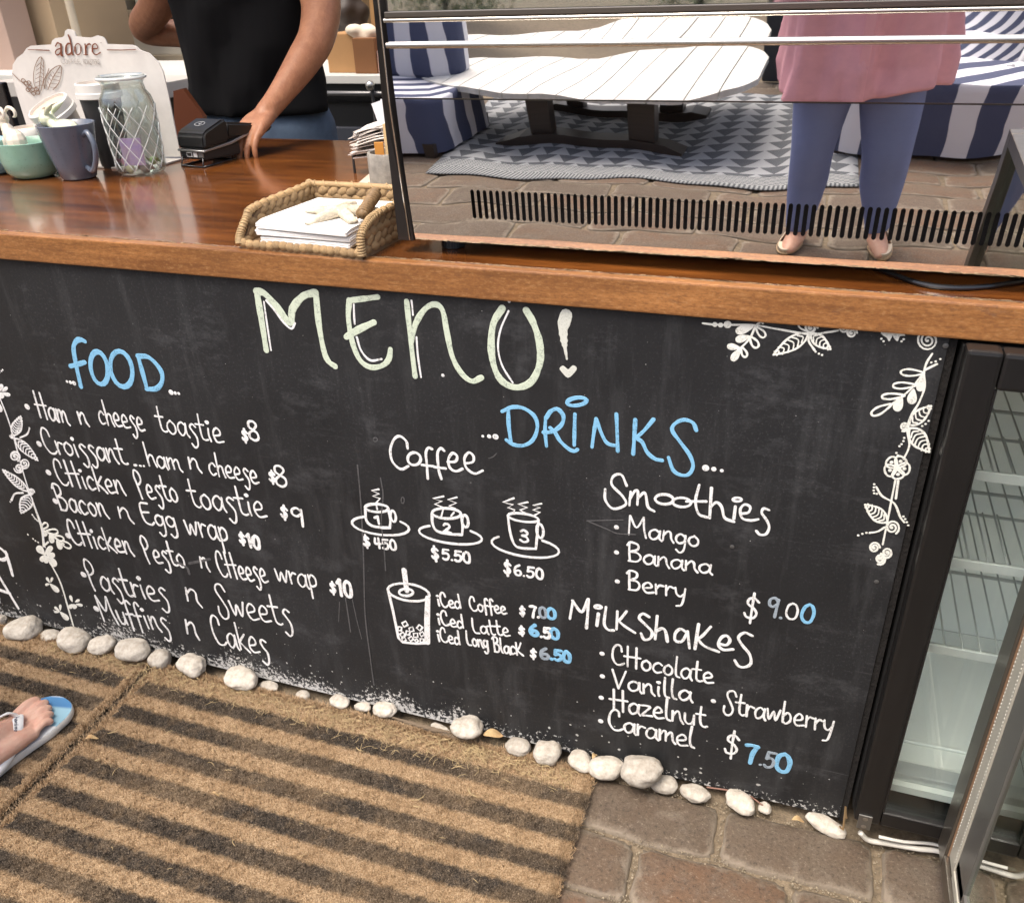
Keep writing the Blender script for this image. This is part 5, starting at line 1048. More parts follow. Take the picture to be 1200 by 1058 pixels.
M_porc = mat('cream_porcelain', (.72, .66, .55), .18, coat=.6, sss=.1); M_porc2 = mat('pale_green_porcelain', (.62, .66, .48), .15, coat=.6, sss=.1)
def rabbit(loc, s_, m, rot, label, lie=False):
    g = G(); L = Vector(loc); R_ = Matrix.Rotation(rot, 3, 'Z')
    def q(x, y, z): return L + R_ @ Vector((x * s_, y * s_, z * s_))
    if not lie:
        g.ell(q(.10, 0, .30), (.30 * s_, .22 * s_, .34 * s_)); g.ell(q(-.10, 0, .45), (.18 * s_, .17 * s_, .30 * s_)); g.ell(q(-.24, 0, .86), (.19 * s_, .14 * s_, .16 * s_)); limb(g, [q(-.18, 0, .5), q(-.22, 0, .8)], [.13 * s_, .11 * s_])
        for e in (-1, 1): limb(g, [q(-.2, e * .07, .96), q(-.02, e * .10, 1.10), q(.14, e * .14, 1.05), q(.16, e * .14, .92), q(.05, e * .12, .88)], [.03 * s_, .05 * s_, .045 * s_, .04 * s_, .02 * s_]); limb(g, [q(-.22, e * .1, .35), q(-.25, e * .1, .05)], [.07 * s_, .06 * s_])
    else:
        g.ell(q(.22, 0, .16), (.40 * s_, .20 * s_, .20 * s_)); g.ell(q(-.22, 0, .34), (.22 * s_, .17 * s_, .18 * s_)); limb(g, [q(0, 0, .2), q(-.16, 0, .32)], [.16 * s_, .13 * s_])
        for e in (-1, 1): limb(g, [q(-.16, e * .08, .46), q(.02, e * .12, .60), q(.2, e * .16, .70)], [.04 * s_, .065 * s_, .02 * s_])
    return tag(fuse(g, 'ceramic_rabbit', m, .0016, 3), label, 'rabbit figure')
rabbit((gm[0] - .010, gm[1] - .02, TZ + .050), .085, M_porc, -.25, 'cream porcelain rabbit sitting up in the mint green bowl')
rabbit((bm_[0] - .012, bm_[1] - .012, TZ + .090), .092, M_porc2, .0, 'pale green glazed rabbit lying in the slate blue mug', True)
# sachets inside bowls
for loc, n_, z in ((gm, 16, .055), (bm_, 14, .085), ((-1.768, .42, TZ), 10, .055)):
    g = G()
    for i in range(n_):
        a_ = random.uniform(0, 6.3); r = random.uniform(0, .035); g.box(loc[0] + r * math.cos(a_) - .009, loc[0] + r * math.cos(a_) + .009, loc[1] + r * math.sin(a_) - .006, loc[1] + r * math.sin(a_) + .006, TZ + z - .02 + random.uniform(0, .008), TZ + z - .008 + random.uniform(0, .014), .002, random.uniform(0, 3))
    nm = {0: 'brown sugar cubes filling the mint green bowl', 1: 'dark lumps filling the slate blue mug', 2: 'tan sugar lumps filling the pale blue bowl'}[0 if loc is gm else (1 if loc is bm_ else 2)]
    tag(g.build('sugar_lumps', mat('brown_lumps', (.10, .055, .03), .7, var=.5, vscale=90)), nm, 'sugar', kind='stuff')
# takeaway cups with lids
M_lid = mat('white_lid', (.68, .66, .62), .35); M_kraft = mat('lid_kraft', (.62, .48, .36), .6); M_bcup = mat('black_speckled_cup', (.02, .02, .02), .4, var=0)
def takeaway(loc, ax, h, r, cm, label, bands=True):
    t = empty('takeaway_cup', loc, label, 'cup'); c = Vector(loc)
    autosm(G().lathe([(0, 0), (r * .72, 0), (r * .98, h)], c, 36, ax).build('cup_wall', cm, t), 50)
    autosm(G().lathe([(r * 1.0, h - .004), (r * 1.10, h - .002), (r * 1.10, h + .008), (r * 1.04, h + .010), (r * 1.04, h + .026), (r * .98, h + .029), (r * .93, h + .029), (r * .92, h + .022)], c, 40, ax).build('lid', M_lid, t), 40)
    autosm(G().lathe([(r * .925, h + .0225), (0, h + .0225)], c, 36, ax).build('lid_top', M_kraft, t), 40); return t
takeaway((-1.53, .535, TZ), Matrix.Identity(3), .150, .044, mat('black_cup', (.022, .022, .023), .4, bump=.2), 'black takeaway cup with a white lid standing behind the slate blue mug')
AX = Matrix.Rotation(.42, 3, 'X') @ Matrix.Rotation(-.18, 3, 'Y')
tk = takeaway((-1.632, .535, TZ + .055), AX, .062, .047, mat('pale_cup', (.55, .5, .45), .5), 'tilted takeaway cup with white lid and small black print leaning behind the two bowls')
c0 = Vector((-1.632, .535, TZ + .055)); nz = AX @ Vector((0, 0, 1)); ux = (AX @ Vector((1, 0, 0)) * .93 + AX @ Vector((0, 1, 0)) * .37).normalized(); uy = nz.cross(ux)
g = G(); x = 0; word = 'W1spoon'; F['W'] = (.56, [[(.02, .9), (.14, 0), (.28, .7), (.42, 0), (.54, .9)]]); tot = sum(F[c][0] for c in word)
for c in word:
    for st in F[c][1]:
        P = catmull([c0 + nz * .0852 + ux * (-.018 + (x + q[0]) * .040 / tot) + uy * (q[1] * .008) for q in st], 4); stroke(g, P, .0013, n=nz, hh=.0003)
    x += F[c][0]
g.build('lettering', M_blackm, tk)
takeaway((-1.712, .50, TZ), Matrix.Identity(3), .060, .040, mat('teal_cup', (.10, .22, .19), .4), 'short teal cup with a pinkish lid behind the white rabbit')
tag(G().tube(catmull([(-1.60, .47, TZ + .05), (-1.585, .465, TZ + .085), (-1.59, .46, TZ + .06)], 5), .016, 10).build('red_packet', mat('red_foil', (.28, .03, .015), .3)), 'dark red foil packet between the mint bowl and the slate mug', 'packet')

# ------------------------------------------------------------------ glass jar
jc = Vector((-1.412, .480, TZ)); jar = empty('glass_jar', tuple(jc), 'clear glass jar with embossed diamond lattice, holding sweets and a purple card', 'jar')
prof = [(.0, .003), (.046, .003), (.050, .008), (.0515, .03), (.055, .10), (.056, .140), (.052, .158), (.044, .170), (.0425, .184), (.047, .190), (.050, .194), (.047, .199), (.043, .197)]
def jr(z): return float(np.interp(z, [p[1] for p in prof[2:8]], [p[0] for p in prof[2:8]]))
M_jar = thin_glass('jar_glass', (.90, .93, .92), 1.0, .07); autosm(G().lathe(prof, jc, 48).build('jar_wall', M_jar, jar), 70)
inner = [(r - .0035, z + (.003 if z < .01 else 0)) for r, z in prof[1:-2]]; autosm(G().lathe([(0, .006)] + [(max(r, .001), z) for r, z in inner], jc, 48).build('inner_wall', M_jar, jar), 70)
M_rib = mat('glass_rib', (.90, .93, .92), .12, 0, spec=1); M_rib.node_tree.nodes['Principled BSDF'].inputs['Transmission Weight'].default_value = .45
for s_ in (-1, 1):
    for k in range(11):
        g = G(); g.tube([(jc.x + (jr(z) + .0006) * math.cos(a_), jc.y + (jr(z) + .0006) * math.sin(a_), jc.z + z) for z, a_ in ((.012 + .128 * i / 14, 2 * PI * k / 11 + s_ * 1.6 * i / 14) for i in range(15))], .0009, 5); g.build('lattice_rib', M_rib, jar, True)
autosm(G().tube([(jc.x + .0485 * math.cos(2 * PI * i / 40), jc.y + .0485 * math.sin(2 * PI * i / 40), jc.z + .194) for i in range(41)], .0032, 8).build('rim', M_rib, jar), 80)
pu = [(.32, .20, .52), (.58, .40, .66), (.62, .48, .30), (.45, .22, .15)]
g = G(); g.box(jc.x - .012, jc.x + .036, jc.y - .031, jc.y - .0295, TZ + .022, TZ + .078, 0, .25); g.v = [v for v in g.v]; tag(g.build('purple_card', mat('purple_card', (.42, .28, .62), .5, var=.2, vscale=50, col2=(.55, .40, .50))), 'purple card with a crest inside the glass jar', 'card')
d = Draw(1, 0, 0, lambda x, y: Vector((onY(x, y, jc.y - .0335).x, jc.y - .0335 - .002, onY(x, y, jc.y - .0335).z)), .8)
for i, (rr_, lab, cc) in enumerate(((.011, 'small yellow-white coin-shaped sweet at the front of the glass jar', (.66, .62, .38)), (.010, 'orange wrapped sweet at the left of the glass jar', (.55, .25, .08)), (.010, 'pink wrapped sweet in the middle of the glass jar', (.62, .30, .40)), (.012, 'grey foil sweet at the right of the glass jar', (.30, .30, .28)), (.009, 'green twist-wrapped sweet low in the glass jar', (.25, .38, .16)), (.012, 'brown sweet standing at the left wall of the glass jar', (.34, .17, .09)))):
    a_ = [-1.7, -2.9, -2.3, -.6, 1.2, 2.6][i]; c = (jc.x + .031 * math.cos(a_), jc.y + .031 * math.sin(a_), TZ + .016 + .006 * (i % 3)); g = G()
    g.ell(c, (rr_, rr_ * .5 if i == 0 else rr_ * .75, rr_), Matrix.Rotation(i * 1.1, 3, 'Z'), 12, 8)
    if i: 
        for e in (-1, 1): g.add([(c[0], c[1], c[2]), (c[0] + e * rr_ * 1.9, c[1] - .004, c[2] + rr_ * .8), (c[0] + e * rr_ * 1.9, c[1] + .004, c[2] - rr_ * .5)], [(0, 1, 2)])
    tag(g.build('sweet', mat('sweet_%d' % i, cc, .3, var=.3, vscale=200), smooth=True), lab, 'sweet', 'sweets in the glass jar')

# ------------------------------------------------------------------ card terminal
tm = empty('card_terminal', (-1.31, .62, TZ), 'black card payment terminal under the barista\'s hand', 'card terminal')
def px_prism(name, pts, y0, y1, m, bv=.003):
    g = G(); g.prism([(onY(*p, y0).x, onY(*p, y0).z) for p in pts][::-1], y0, y1); o = g.build(name, m, tm); bm = bmesh.new(); bm.from_mesh(o.data); bmesh.ops.recalc_face_normals(bm, faces=bm.faces); bmesh.ops.bevel(bm, geom=bm.edges[:], offset=bv, segments=2, affect='EDGES'); bm.to_mesh(o.data); bm.free(); return autosm(o, 35)
# printer housing: sloping lid and front face
g = G(); TX = Vector((-1.372, .560, TZ)); 
def tb(pts, name, m, w, bv=.004, ang=-.13):                  # side profile (y,z) extruded along x then turned
    g = G(); n = len(pts); R_ = Matrix.Rotation(ang, 3, 'Z')
    for x in (0, w):
        for y, z in pts: g.v.append(TX + R_ @ Vector((x, y, z)))
    g.f.append(tuple(range(n))); g.f.append(tuple(range(2 * n - 1, n - 1, -1)))
    for i in range(n): g.f.append((i, n + i, n + (i + 1) % n, (i + 1) % n))
    o = g.build(name, m, tm); bm = bmesh.new(); bm.from_mesh(o.data); bmesh.ops.recalc_face_normals(bm, faces=bm.faces); bmesh.ops.bevel(bm, geom=bm.edges[:], offset=bv, segments=3, affect='EDGES'); bm.to_mesh(o.data); bm.free(); return autosm(o, 35)
M_term = mat('terminal_black', (.010, .010, .010), .42, spec=.35); M_termg = mat('terminal_trim', (.30, .30, .30), .3, .7)
tb([(.0, .040), (.004, .068), (.012, .076), (.075, .094), (.085, .088), (.082, .044)], 'printer_housing', M_term, .082, .005)
tb([(-.002, .033), (-.002, .038), (.085, .043), (.20, .062), (.20, .057), (.085, .037)], 'trim_band', M_termg, .081, .0015)
tb([(.004, .016), (.004, .034), (.12, .038), (.12, .010)], 'port_block', M_blackm, .074, .003)
tb([(.075, .050), (.085, .084), (.20, .066), (.235, .058), (.235, .048), (.20, .040)], 'keypad_body', M_term, .080, .005)
R_ = Matrix.Rotation(-.13, 3, 'Z')
def tl(x, y, z): return TX + R_ @ Vector((x, y, z))
g = G(); g.tube([tl(.008, .008, .030), tl(.004, -.002, .002), tl(.070, -.002, .002), tl(.066, .008, .030)], .0022, 6); g.tube([tl(.008, .09, .03), tl(.004, .10, .002), tl(.070, .10, .002), tl(.066, .09, .03)], .0022, 6); g.tube([tl(.004, -.002, .002), tl(.004, .10, .002)], .0022, 6); g.tube([tl(.070, -.002, .002), tl(.070, .10, .002)], .0022, 6); g.build('wire_stand', M_black, tm, True)
M_port = mat('port_white', (.7, .7, .68), .4)
for x, w in ((.022, .016), (.042, .011), (.057, .014)):
    a = tl(x, .0035, .0215); g = G(); g.box(a.x, a.x + w, a.y - .001, a.y + .002, a.z, a.z + .010, 0, -.13, piv=(a.x, a.y, a.z)); g.build('port', M_port if x != .057 else M_termg, tm)
    if x == .022: g = G(); g.box(a.x + .002, a.x + w - .002, a.y - .0016, a.y + .001, a.z + .002, a.z + .008, 0, -.13, piv=(a.x, a.y, a.z)); g.build('port', M_blackm, tm)
# contactless symbol on the lid
slope = math.atan2(.018, .063); nz2 = (R_ @ Vector((0, -math.sin(slope), math.cos(slope)))).normalized(); u2 = R_ @ Vector((1, 0, 0)); v2 = nz2.cross(u2)
g = G(); cc = tl(.040, .042, .0853) + nz2 * .0012
stroke(g, [cc + u2 * .013 * math.cos(t) + v2 * .010 * math.sin(t) for t in np.linspace(0, 2 * PI, 28)], .0010, n=nz2, hh=.0003)
for r in (.003, .0055, .008): stroke(g, [cc + u2 * (r * math.cos(t) - .004) + v2 * r * math.sin(t) for t in np.linspace(-.7, .7, 8)], .0009, n=nz2, hh=.0003)
g.build('contactless_symbol', mat('symbol_grey', (.45, .45, .45), .5), tm)

# ------------------------------------------------------------------ woven basket
BR = Matrix.Rotation(-.055, 3, 'Z'); BO = Vector((-.834, .006, TZ))
def bp(x, y, z): return BO + BR @ Vector((x, y, z))
BWd, BDp = .218, .205
bk = empty('woven_basket', tuple(BO), 'square water hyacinth basket tray holding folded napkins on the counter edge', 'basket')
M_weave = mat('hyacinth', (.50, .33, .16), .6, bump=.6, bscale=320, var=.5, vscale=26, rnd=.22, stretch=(1, 1, 1)); M_weave2 = mat('hyacinth_dark', (.24, .15, .075), .7, var=.4, vscale=60)
g = G()
for a, b in (((.004, .004, .002), (BWd - .004, BDp - .004, .008)),): 
    P = [bp(a[0], a[1], a[2]), bp(b[0], a[1], a[2]), bp(b[0], b[1], a[2]), bp(a[0], b[1], a[2])]; g.add(P + [p + Vector((0, 0, .006)) for p in P], [(0, 3, 2, 1), (4, 5, 6, 7), (0, 1, 5, 4), (1, 2, 6, 5), (2, 3, 7, 6), (3, 0, 4, 7)])
g.build('base_mat', M_weave2, bk)
sm = G(); sm.ell((0, 0, 0), (1, 1, 1), Matrix.Identity(3), 8, 6); me_s = None
def strand(c, L, w, th, dirx, up_, nm='strand'):
    global me_s
    if me_s is None:
        me_s = bpy.data.meshes.new('strand'); me_s.from_pydata([tuple(v) for v in sm.v], [], sm.f); me_s.materials.append(M_weave); me_s.polygons.foreach_set('use_smooth', [True] * len(me_s.polygons))
    o = bpy.data.objects.new(nm, me_s); COL.objects.link(o); o.parent = bk
    dx = dirx.normalized(); nn = dx.cross(up_).normalized(); uu = nn.cross(dx)
    Mx = Matrix((dx * L / 2, nn * th / 2, uu * w / 2)).transposed().to_4x4(); Mx.translation = c - BO; o.matrix_local = Mx
def wall(p0, p1, hfun, rows_h=.0135, step=.0185, thick=.011):
    p0 = Vector(p0); p1 = Vector(p1); d = (p1 - p0); L = d.length; d.normalize(); n = int(L / step)
    g = G(); hh = [hfun(t) for t in np.linspace(0, 1, 12)]; nn = Vector((0, 0, 1)).cross(d) * .0025
    for i, t in enumerate(np.linspace(0, 1, 12)):
        q = p0 + d * (L * t)
        for s_ in (-1, 1): g.v += [bp(*(q + nn * s_)), bp(*(q + nn * s_ + Vector((0, 0, hh[i] - .004))))]
    for i in range(11): k = i * 4; g.f += [(k, k + 4, k + 5, k + 1), (k + 2, k + 3, k + 7, k + 6), (k + 1, k + 5, k + 7, k + 3)]
    g.build('wall_core', M_weave2, bk)
    for i in range(n):
        t = (i + .5) / n; h = hfun(t); rows = max(1, int(round(h / rows_h)))
        for r in range(rows):
            z = .006 + (h - .010) * (r + .5) / rows; q = p0 + d * (L * (i + .5 + (.5 if r % 2 else 0)) / n) + Vector((0, 0, z)) + Vector((random.gauss(0, .0006), random.gauss(0, .0006), random.gauss(0, .0008)))
            sl = .55 if r % 2 else -.25
            dirw = (BR @ d) + Vector((0, 0, sl)); strand(bp(*q), step * 1.45, rows_h * 1.15, thick, dirw, Vector((0, 0, 1)))
lo = lambda t: .015
hi = lambda t: .060
wall((0, 0, 0), (BWd, 0, 0), lo, .0125, .012, .013)
def side(t): return .015 + .040 * min(1, max(0, (t - .0) / .22)) ** .8
wall((.002, .006, 0), (.002, BDp, 0), side); wall((BWd - .002, .006, 0), (BWd - .002, BDp, 0), lambda t: .037 + .018 * min(1, t / .15)); wall((.006, BDp, 0), (BWd - .006, BDp, 0), lambda t: .055)
rimpts = [(BWd + .0, -.003, .006), (BWd, -.001, .033), (BWd, .02, .048), (BWd, .06, .055), (BWd, BDp - .01, .056), (BWd - .012, BDp + .001, .057), (.012, BDp + .001, .056), (.0, BDp - .01, .055), (0, .05, .053), (-.001, .025, .041), (-.002, .004, .020), (.0, -.003, .008)]
RP = catmull([bp(*p) for p in rimpts], 7); autosm(G().tube(RP, .0052, 9).build('rim', M_weave, bk), 80)
g = G()
for i in range(0, len(RP) - 1, 1):
    t = (RP[i + 1] - RP[i]); a = Vector((random.uniform(-1, 1), random.uniform(-1, 1), random.uniform(-1, 1))); pts = []
    u = t.orthogonal().normalized(); w = t.normalized().cross(u)
    for k in range(9): an = 2 * PI * k / 8; pts.append(RP[i] + t * (k / 8 * .9) + (u * math.cos(an) + w * math.sin(an)) * .0058)
    g.tube(pts, .0013, 5)
tag(g.build('binding', mat('binding_straw', (.50, .35, .18), .6, var=.4, vscale=90), bk, True), kind='stuff')
# napkins
M_nap = mat('napkin', (.80, .79, .77), .85, bump=.25, bscale=500)
def napkin(z, x0, x1, y0, y1, rot, th, label):
    t = empty('napkin', (BO.x, BO.y, TZ + z), label, 'napkin', 'folded white napkins stacked in the basket'); nx, ny = 22, 22; g = G(); ph = random.uniform(0, 6)
    def top(u, v): return z + th * (1 - .75 * max(0, (v * -1 + .10)) / .10 * 1) if False else z + th + .0015 * math.sin(3 * u + ph) * math.sin(2.2 * v + ph) - .0035 * max(0, .08 - v) / .08
    for lay in range(3):
        zz = lay / 3; k0 = len(g.v); jx = random.uniform(-.0015, .0015)
        for j in range(ny + 1):
            for i in range(nx + 1):
                u, v = i / nx, j / ny; x = x0 + (x1 - x0) * u + jx; y = y0 + (y1 - y0) * v; q = BR @ Matrix.Rotation(rot, 3, 'Z') @ Vector((x, y, 0)); zt = z + (top(u, v) - z) * (lay + 1) / 3
                g.v.append(Vector((BO.x + q.x, BO.y + q.y, TZ + zt)))
        for j in range(ny):
            for i in range(nx): k = k0 + j * (nx + 1) + i; g.f.append((k, k + 1, k + nx + 2, k + nx + 1))
        # rounded fold at the front
        pts = []
        for i in range(nx + 1): pts.append(g.v[k0 + i] + Vector((0, .0005, -th / 6)))
        g.tube(pts, th / 6, 8)
        for side_ in (0, nx):
            pts = [g.v[k0 + j * (nx + 1) + side_] + Vector((0, 0, -th / 6)) for j in range(ny + 1)]; g.tube(pts, th / 6, 6)
    autosm(g.build('folded_sheets', M_nap, t), 60)
napkin(.009, .030, .186, .012, .178, 0, .012, 'lowest folded white napkin of the stack in the basket')
napkin(.021, .026, .188, .009, .180, .02, .010, 'middle folded white napkin of the stack in the basket')
napkin(.031, .027, .186, .010, .178, -.015, .010, 'top folded white napkin lying under the starfish')
# starfish
def starfish():
    c = onZ(400, 249, TZ + .047); nr, na = 16, 120; v = [(0, 0, .0135)]; f = []
    angs = [math.radians(a) for a in (102, 28, -38, -118, 176)]; lens = [.042, .046, .040, .046, .050]
    for i in range(1, nr + 1):
        t = i / nr
        for j in range(na):
            a = 2 * PI * j / na; best = 0
            for k, (aa, L) in enumerate(zip(angs, lens)):
                dd = abs((a - aa + PI) % (2 * PI) - PI)
                w = .0058; core = .0095
                r = max(core, min(L, w / max(.02, math.sin(min(dd, 1.3)))) if dd < 1.2 else core); r = r * (1 - .0 * dd); 
                best = max(best, r if dd < .9 else core)
            R = best; rr_ = R * t; h = .0125 * (1 - .55 * (rr_ / .05)) * math.sqrt(max(0, 1 - t ** 3)); h += (.0009 * math.sin(rr_ * 1600) * math.sin(a * 37)) * (1 - t ** 4) + random.uniform(-.0004, .0004)
            v.append((rr_ * math.cos(a), rr_ * math.sin(a), max(h, 0)))
    for j in range(na): f.append((0, 1 + j, 1 + (j + 1) % na))
    for i in range(nr - 1):
        for j in range(na): a = 1 + i * na + j; b = 1 + i * na + (j + 1) % na; f.append((a, a + na, b + na, b))
    k = len(v); v.append((0, 0, -.001))
    for j in range(na): f.append((k, 1 + (nr - 1) * na + (j + 1) % na, 1 + (nr - 1) * na + j))
    o = mesh_obj('starfish', v, f, mat('starfish_skin', (.76, .68, .52), .75, bump=.8, bscale=420, var=.45, vscale=160), smooth=True); o.location = c + Vector((0, 0, -.003)); o.rotation_euler = (math.radians(4), 0, math.radians(-4)); o.scale = (1.36, 1.36, 1.2)
    tag(o, 'dried cream starfish lying on top of the folded napkins', 'starfish')
starfish()
g = G(); A, B_ = onZ(424, 252, TZ + .052), onZ(441, 226, TZ + .068); dd = B_ - A
g.tube([A + dd * t for t in np.linspace(0, 1, 12)], .0075, 10); u = dd.orthogonal().normalized(); w = dd.normalized().cross(u)
for s_ in (0, PI): g.tube([A + dd * t + (u * math.cos(38 * t + s_) + w * math.sin(38 * t + s_)) * .0078 for t in np.linspace(0, 1, 90)], .0024, 6)
tag(g.build('twisted_shell', mat('twisted_brown', (.30, .19, .09), .6, var=.5, vscale=120), smooth=True), 'brown spiral twisted shell stick lying behind the starfish in the basket', 'shell')

# ------------------------------------------------------------------ sugar pot, serviettes and card
pc = (-.800, .465, TZ + .001); pot = empty('concrete_pot', pc, 'small grey concrete pot with sugar sachets beside the display cabinet', 'pot')
g = G(); g.lathe([(0, 0), (.038, 0), (.040, .003), (.0405, .060), (.039, .063), (.035, .063), (.034, .058), (.034, .010), (0, .010)], pc, 32); autosm(g.build('pot_wall', mat('concrete', (.36, .34, .30), .85, bump=.5, bscale=260, var=.35, vscale=60, col2=(.20, .19, .17))), 50).parent = None
o = [x for x in COL.objects if x.name.startswith('pot_wall')][-1]; o.parent = pot; o.matrix_parent_inverse = Matrix.Translation(-Vector(pc))
for i, (dx, dy, w, h, cc, lab) in enumerate(((.004, 0, .016, .115, (.62, .45, .24), 'tan sugar stick standing tallest in the concrete pot'), (-.014, -.006, .018, .082, (.60, .26, .05), 'orange sugar sachet tilted in the concrete pot'), (.018, .004, .014, .105, (.66, .54, .34), 'pale sugar stick nearest the cabinet in the concrete pot'), (.006, .014, .016, .10, (.58, .38, .16), 'light brown sugar stick at the back of the concrete pot'))):
    g = G(); g.box(pc[0] + dx - w / 2, pc[0] + dx + w / 2, pc[1] + dy - .003, pc[1] + dy + .003, TZ + .013, TZ + h, .001, .3 * i); o = g.build('sugar_sachet', mat('sachet_%d' % i, cc, .5)); tag(o, lab, 'sachet', 'sugar sachets in the concrete pot')
hold = empty('serviette_holder', (-.86, .60, TZ), 'black wire holder carrying the fanned pile of serviettes', 'holder'); g = G()
for x in (-.93, -.82): g.tube([(x, .56, TZ), (x, .56, TZ + .035), (x, .66, TZ + .035), (x, .66, TZ)], .003, 6)
g.tube([(-.93, .56, TZ + .035), (-.78, .56, TZ + .035)], .003, 6); g.tube([(-.93, .66, TZ + .035), (-.78, .66, TZ + .035)], .003, 6); g.build('frame', M_blackm, hold)
for i in range(26):
    r = random.Random(i); z = TZ + .038 + i * .0026; cx_, cy_ = -.845 + r.uniform(-.010, .010), .595 + r.uniform(-.010, .010); a = r.uniform(-.32, .32); W2, D2 = .075, .055; v = []; nx = 8
    for s_ in (0, .0012):
        for j in range(2):
            for k in range(nx + 1):
                u = k / nx * 2 - 1; x, y = u * W2, (j * 2 - 1) * D2; q = Matrix.Rotation(a, 3, 'Z') @ Vector((x, y, 0)); zz = z + s_ + .010 * (u * u) * (1 if u < 0 else .3) * (-.6) + i * .0006 * u + .0012 * math.sin(4 * u + i); v.append((cx_ + q.x, cy_ + q.y, zz))
    f = []
    n1 = nx + 1
    for k in range(nx): f += [(k, k + n1, k + n1 + 1, k + 1), (2 * n1 + k, 2 * n1 + k + 1, 3 * n1 + k + 1, 3 * n1 + k), (k, k + 1, 2 * n1 + k + 1, 2 * n1 + k), (n1 + k, 3 * n1 + k, 3 * n1 + k + 1, n1 + k + 1)]
    f += [(0, 2 * n1, 3 * n1, n1), (nx, n1 + nx, 3 * n1 + nx, 2 * n1 + nx)]
    o = mesh_obj('serviette', v, f, mat('serviette_paper', (.72, .67, .62), .8, rnd=.1) if i == 0 else bpy.data.materials['serviette_paper']); pos = 'lowest' if i == 0 else ('topmost' if i == 25 else None)
    tag(o, (pos + ' serviette of the fanned pile in the black holder') if pos else 'pale serviette inside the fanned pile in the black holder', 'serviette', 'serviettes fanned in a pile beside the display cabinet')
P0 = onY(455, 135, .55); g = G(); RR = Matrix.Rotation(.35, 3, 'Y')
for i in range(3):
    q = [P0 + Matrix.Rotation(-.3 + i * .25, 3, 'Y') @ Vector(p) + Vector((i * .012, i * .006, 0)) for p in ((-.028, 0, -.055), (.028, 0, -.055), (.028, 0, .03), (-.028, 0, .03))]; g.add(q + [p + Vector((0, .0012, 0)) for p in q], [(0, 1, 2, 3), (7, 6, 5, 4), (0, 4, 5, 1), (1, 5, 6, 2), (2, 6, 7, 3), (3, 7, 4, 0)])
t = empty('leaflets', tuple(P0), 'white leaflets with a blue square print standing beside the display cabinet', 'leaflets'); g.build('sheets', mat('leaflet', (.74, .76, .8), .6), t)
g = G(); q = [P0 + Matrix.Rotation(-.3, 3, 'Y') @ Vector(p) for p in ((-.006, -.0008, -.012), (.022, -.0008, -.012), (.022, -.0008, .012), (-.006, -.0008, .012))]; g.add(q, [(0, 1, 2, 3)]); g.build('blue_print', mat('blue_print', (.06, .16, .55), .5), t)
P = [onZ(413, 222, TZ), onZ(444, 196, TZ), onZ(466, 210, TZ), onZ(455, 232, TZ)]
tag(G().add([p + Vector((0, 0, .0008)) for p in P] + [p + Vector((0, 0, .0028)) for p in P], [(0, 3, 2, 1), (4, 5, 6, 7), (0, 1, 5, 4), (1, 2, 6, 5), (2, 3, 7, 6), (3, 0, 4, 7)]).build('coaster', mat('pale_slab', (.60, .52, .42), .6)), 'pale beige slab lying under the concrete pot', 'slab')

# ------------------------------------------------------------------ people
def skin_mat(name, c, c2):
    m = mat(name, c, .48, sss=.10, var=.2, vscale=38, col2=c2, bump=.55, bscale=150, detail=8); return m
M_skinB = skin_mat('skin_tan', (.42, .195, .10), (.29, .12, .06)); M_skinP = skin_mat('skin_pale', (.60, .36, .25), (.52, .27, .18))
M_tee = mat('black_tee', (.007, .007, .0075), .9, bump=.6, bscale=16, spec=.15); M_jean = mat('blue_denim', (.10, .15, .22), .85, bump=.4, bscale=600, var=.35, vscale=16, col2=(.06, .09, .14))
M_hair = mat('dark_hair', (.025, .015, .01), .5, bump=.8, bscale=120, stretch=(1, 1, .2))
def hand(g, wr, dirv, side, nrm, s=1.0, curl=.35, spread=.10, thumb=1):
    """palm + five bent fingers; dirv: towards the fingertips, side: towards the thumb, nrm: back of the hand"""
    d, sd_, n = Vector(dirv).normalized(), Vector(side).normalized(), Vector(nrm).normalized(); w = Vector(wr)
    for k in range(5):
        o_ = (k - 2) * .016 * s; limb(g, [w + d * .004 * s + sd_ * o_ * .55, w + d * .045 * s + sd_ * o_ * .85 + n * .004 * s, w + d * .085 * s + sd_ * o_ * .98], [.017 * s, .0155 * s, .0115 * s], 10, 3)
    for k, (L, off) in enumerate(((.070, .031), (.080, .0105), (.075, -.0105), (.058, -.031))):
        L *= s; o_ = sd_ * off * s; b = w + d * .088 * s + o_; dd = (d + sd_ * (1.5 - k) * spread).normalized()
        c1 = curl; c2 = curl * 2.1; c3 = curl * 2.9
        f1 = (dd * math.cos(c1) - n * math.sin(c1)); f2 = (dd * math.cos(c2) - n * math.sin(c2)); f3 = (dd * math.cos(c3) - n * math.sin(c3))
        p1 = b + f1 * L * .45; p2 = p1 + f2 * L * .32; p3 = p2 + f3 * L * .22; limb(g, [b - d * .02 * s, b, p1, p2, p3], [.0095 * s, .0098 * s, .0086 * s, .0078 * s, .0062 * s], 10, 4)
    if thumb:
        b = w + d * .028 * s + sd_ * .026 * s - n * .004 * s; t1 = (sd_ * .72 + d * .70 - n * .25).normalized(); t2 = (sd_ * .35 + d * .9 - n * .35).normalized()
        p1 = b + t1 * .036 * s; p2 = p1 + t2 * .028 * s; p3 = p2 + t2 * .022 * s; limb(g, [w + d * .012 * s + sd_ * .012 * s, b, p1, p2, p3], [.014 * s, .0135 * s, .0115 * s, .0098 * s, .0075 * s], 10, 4)
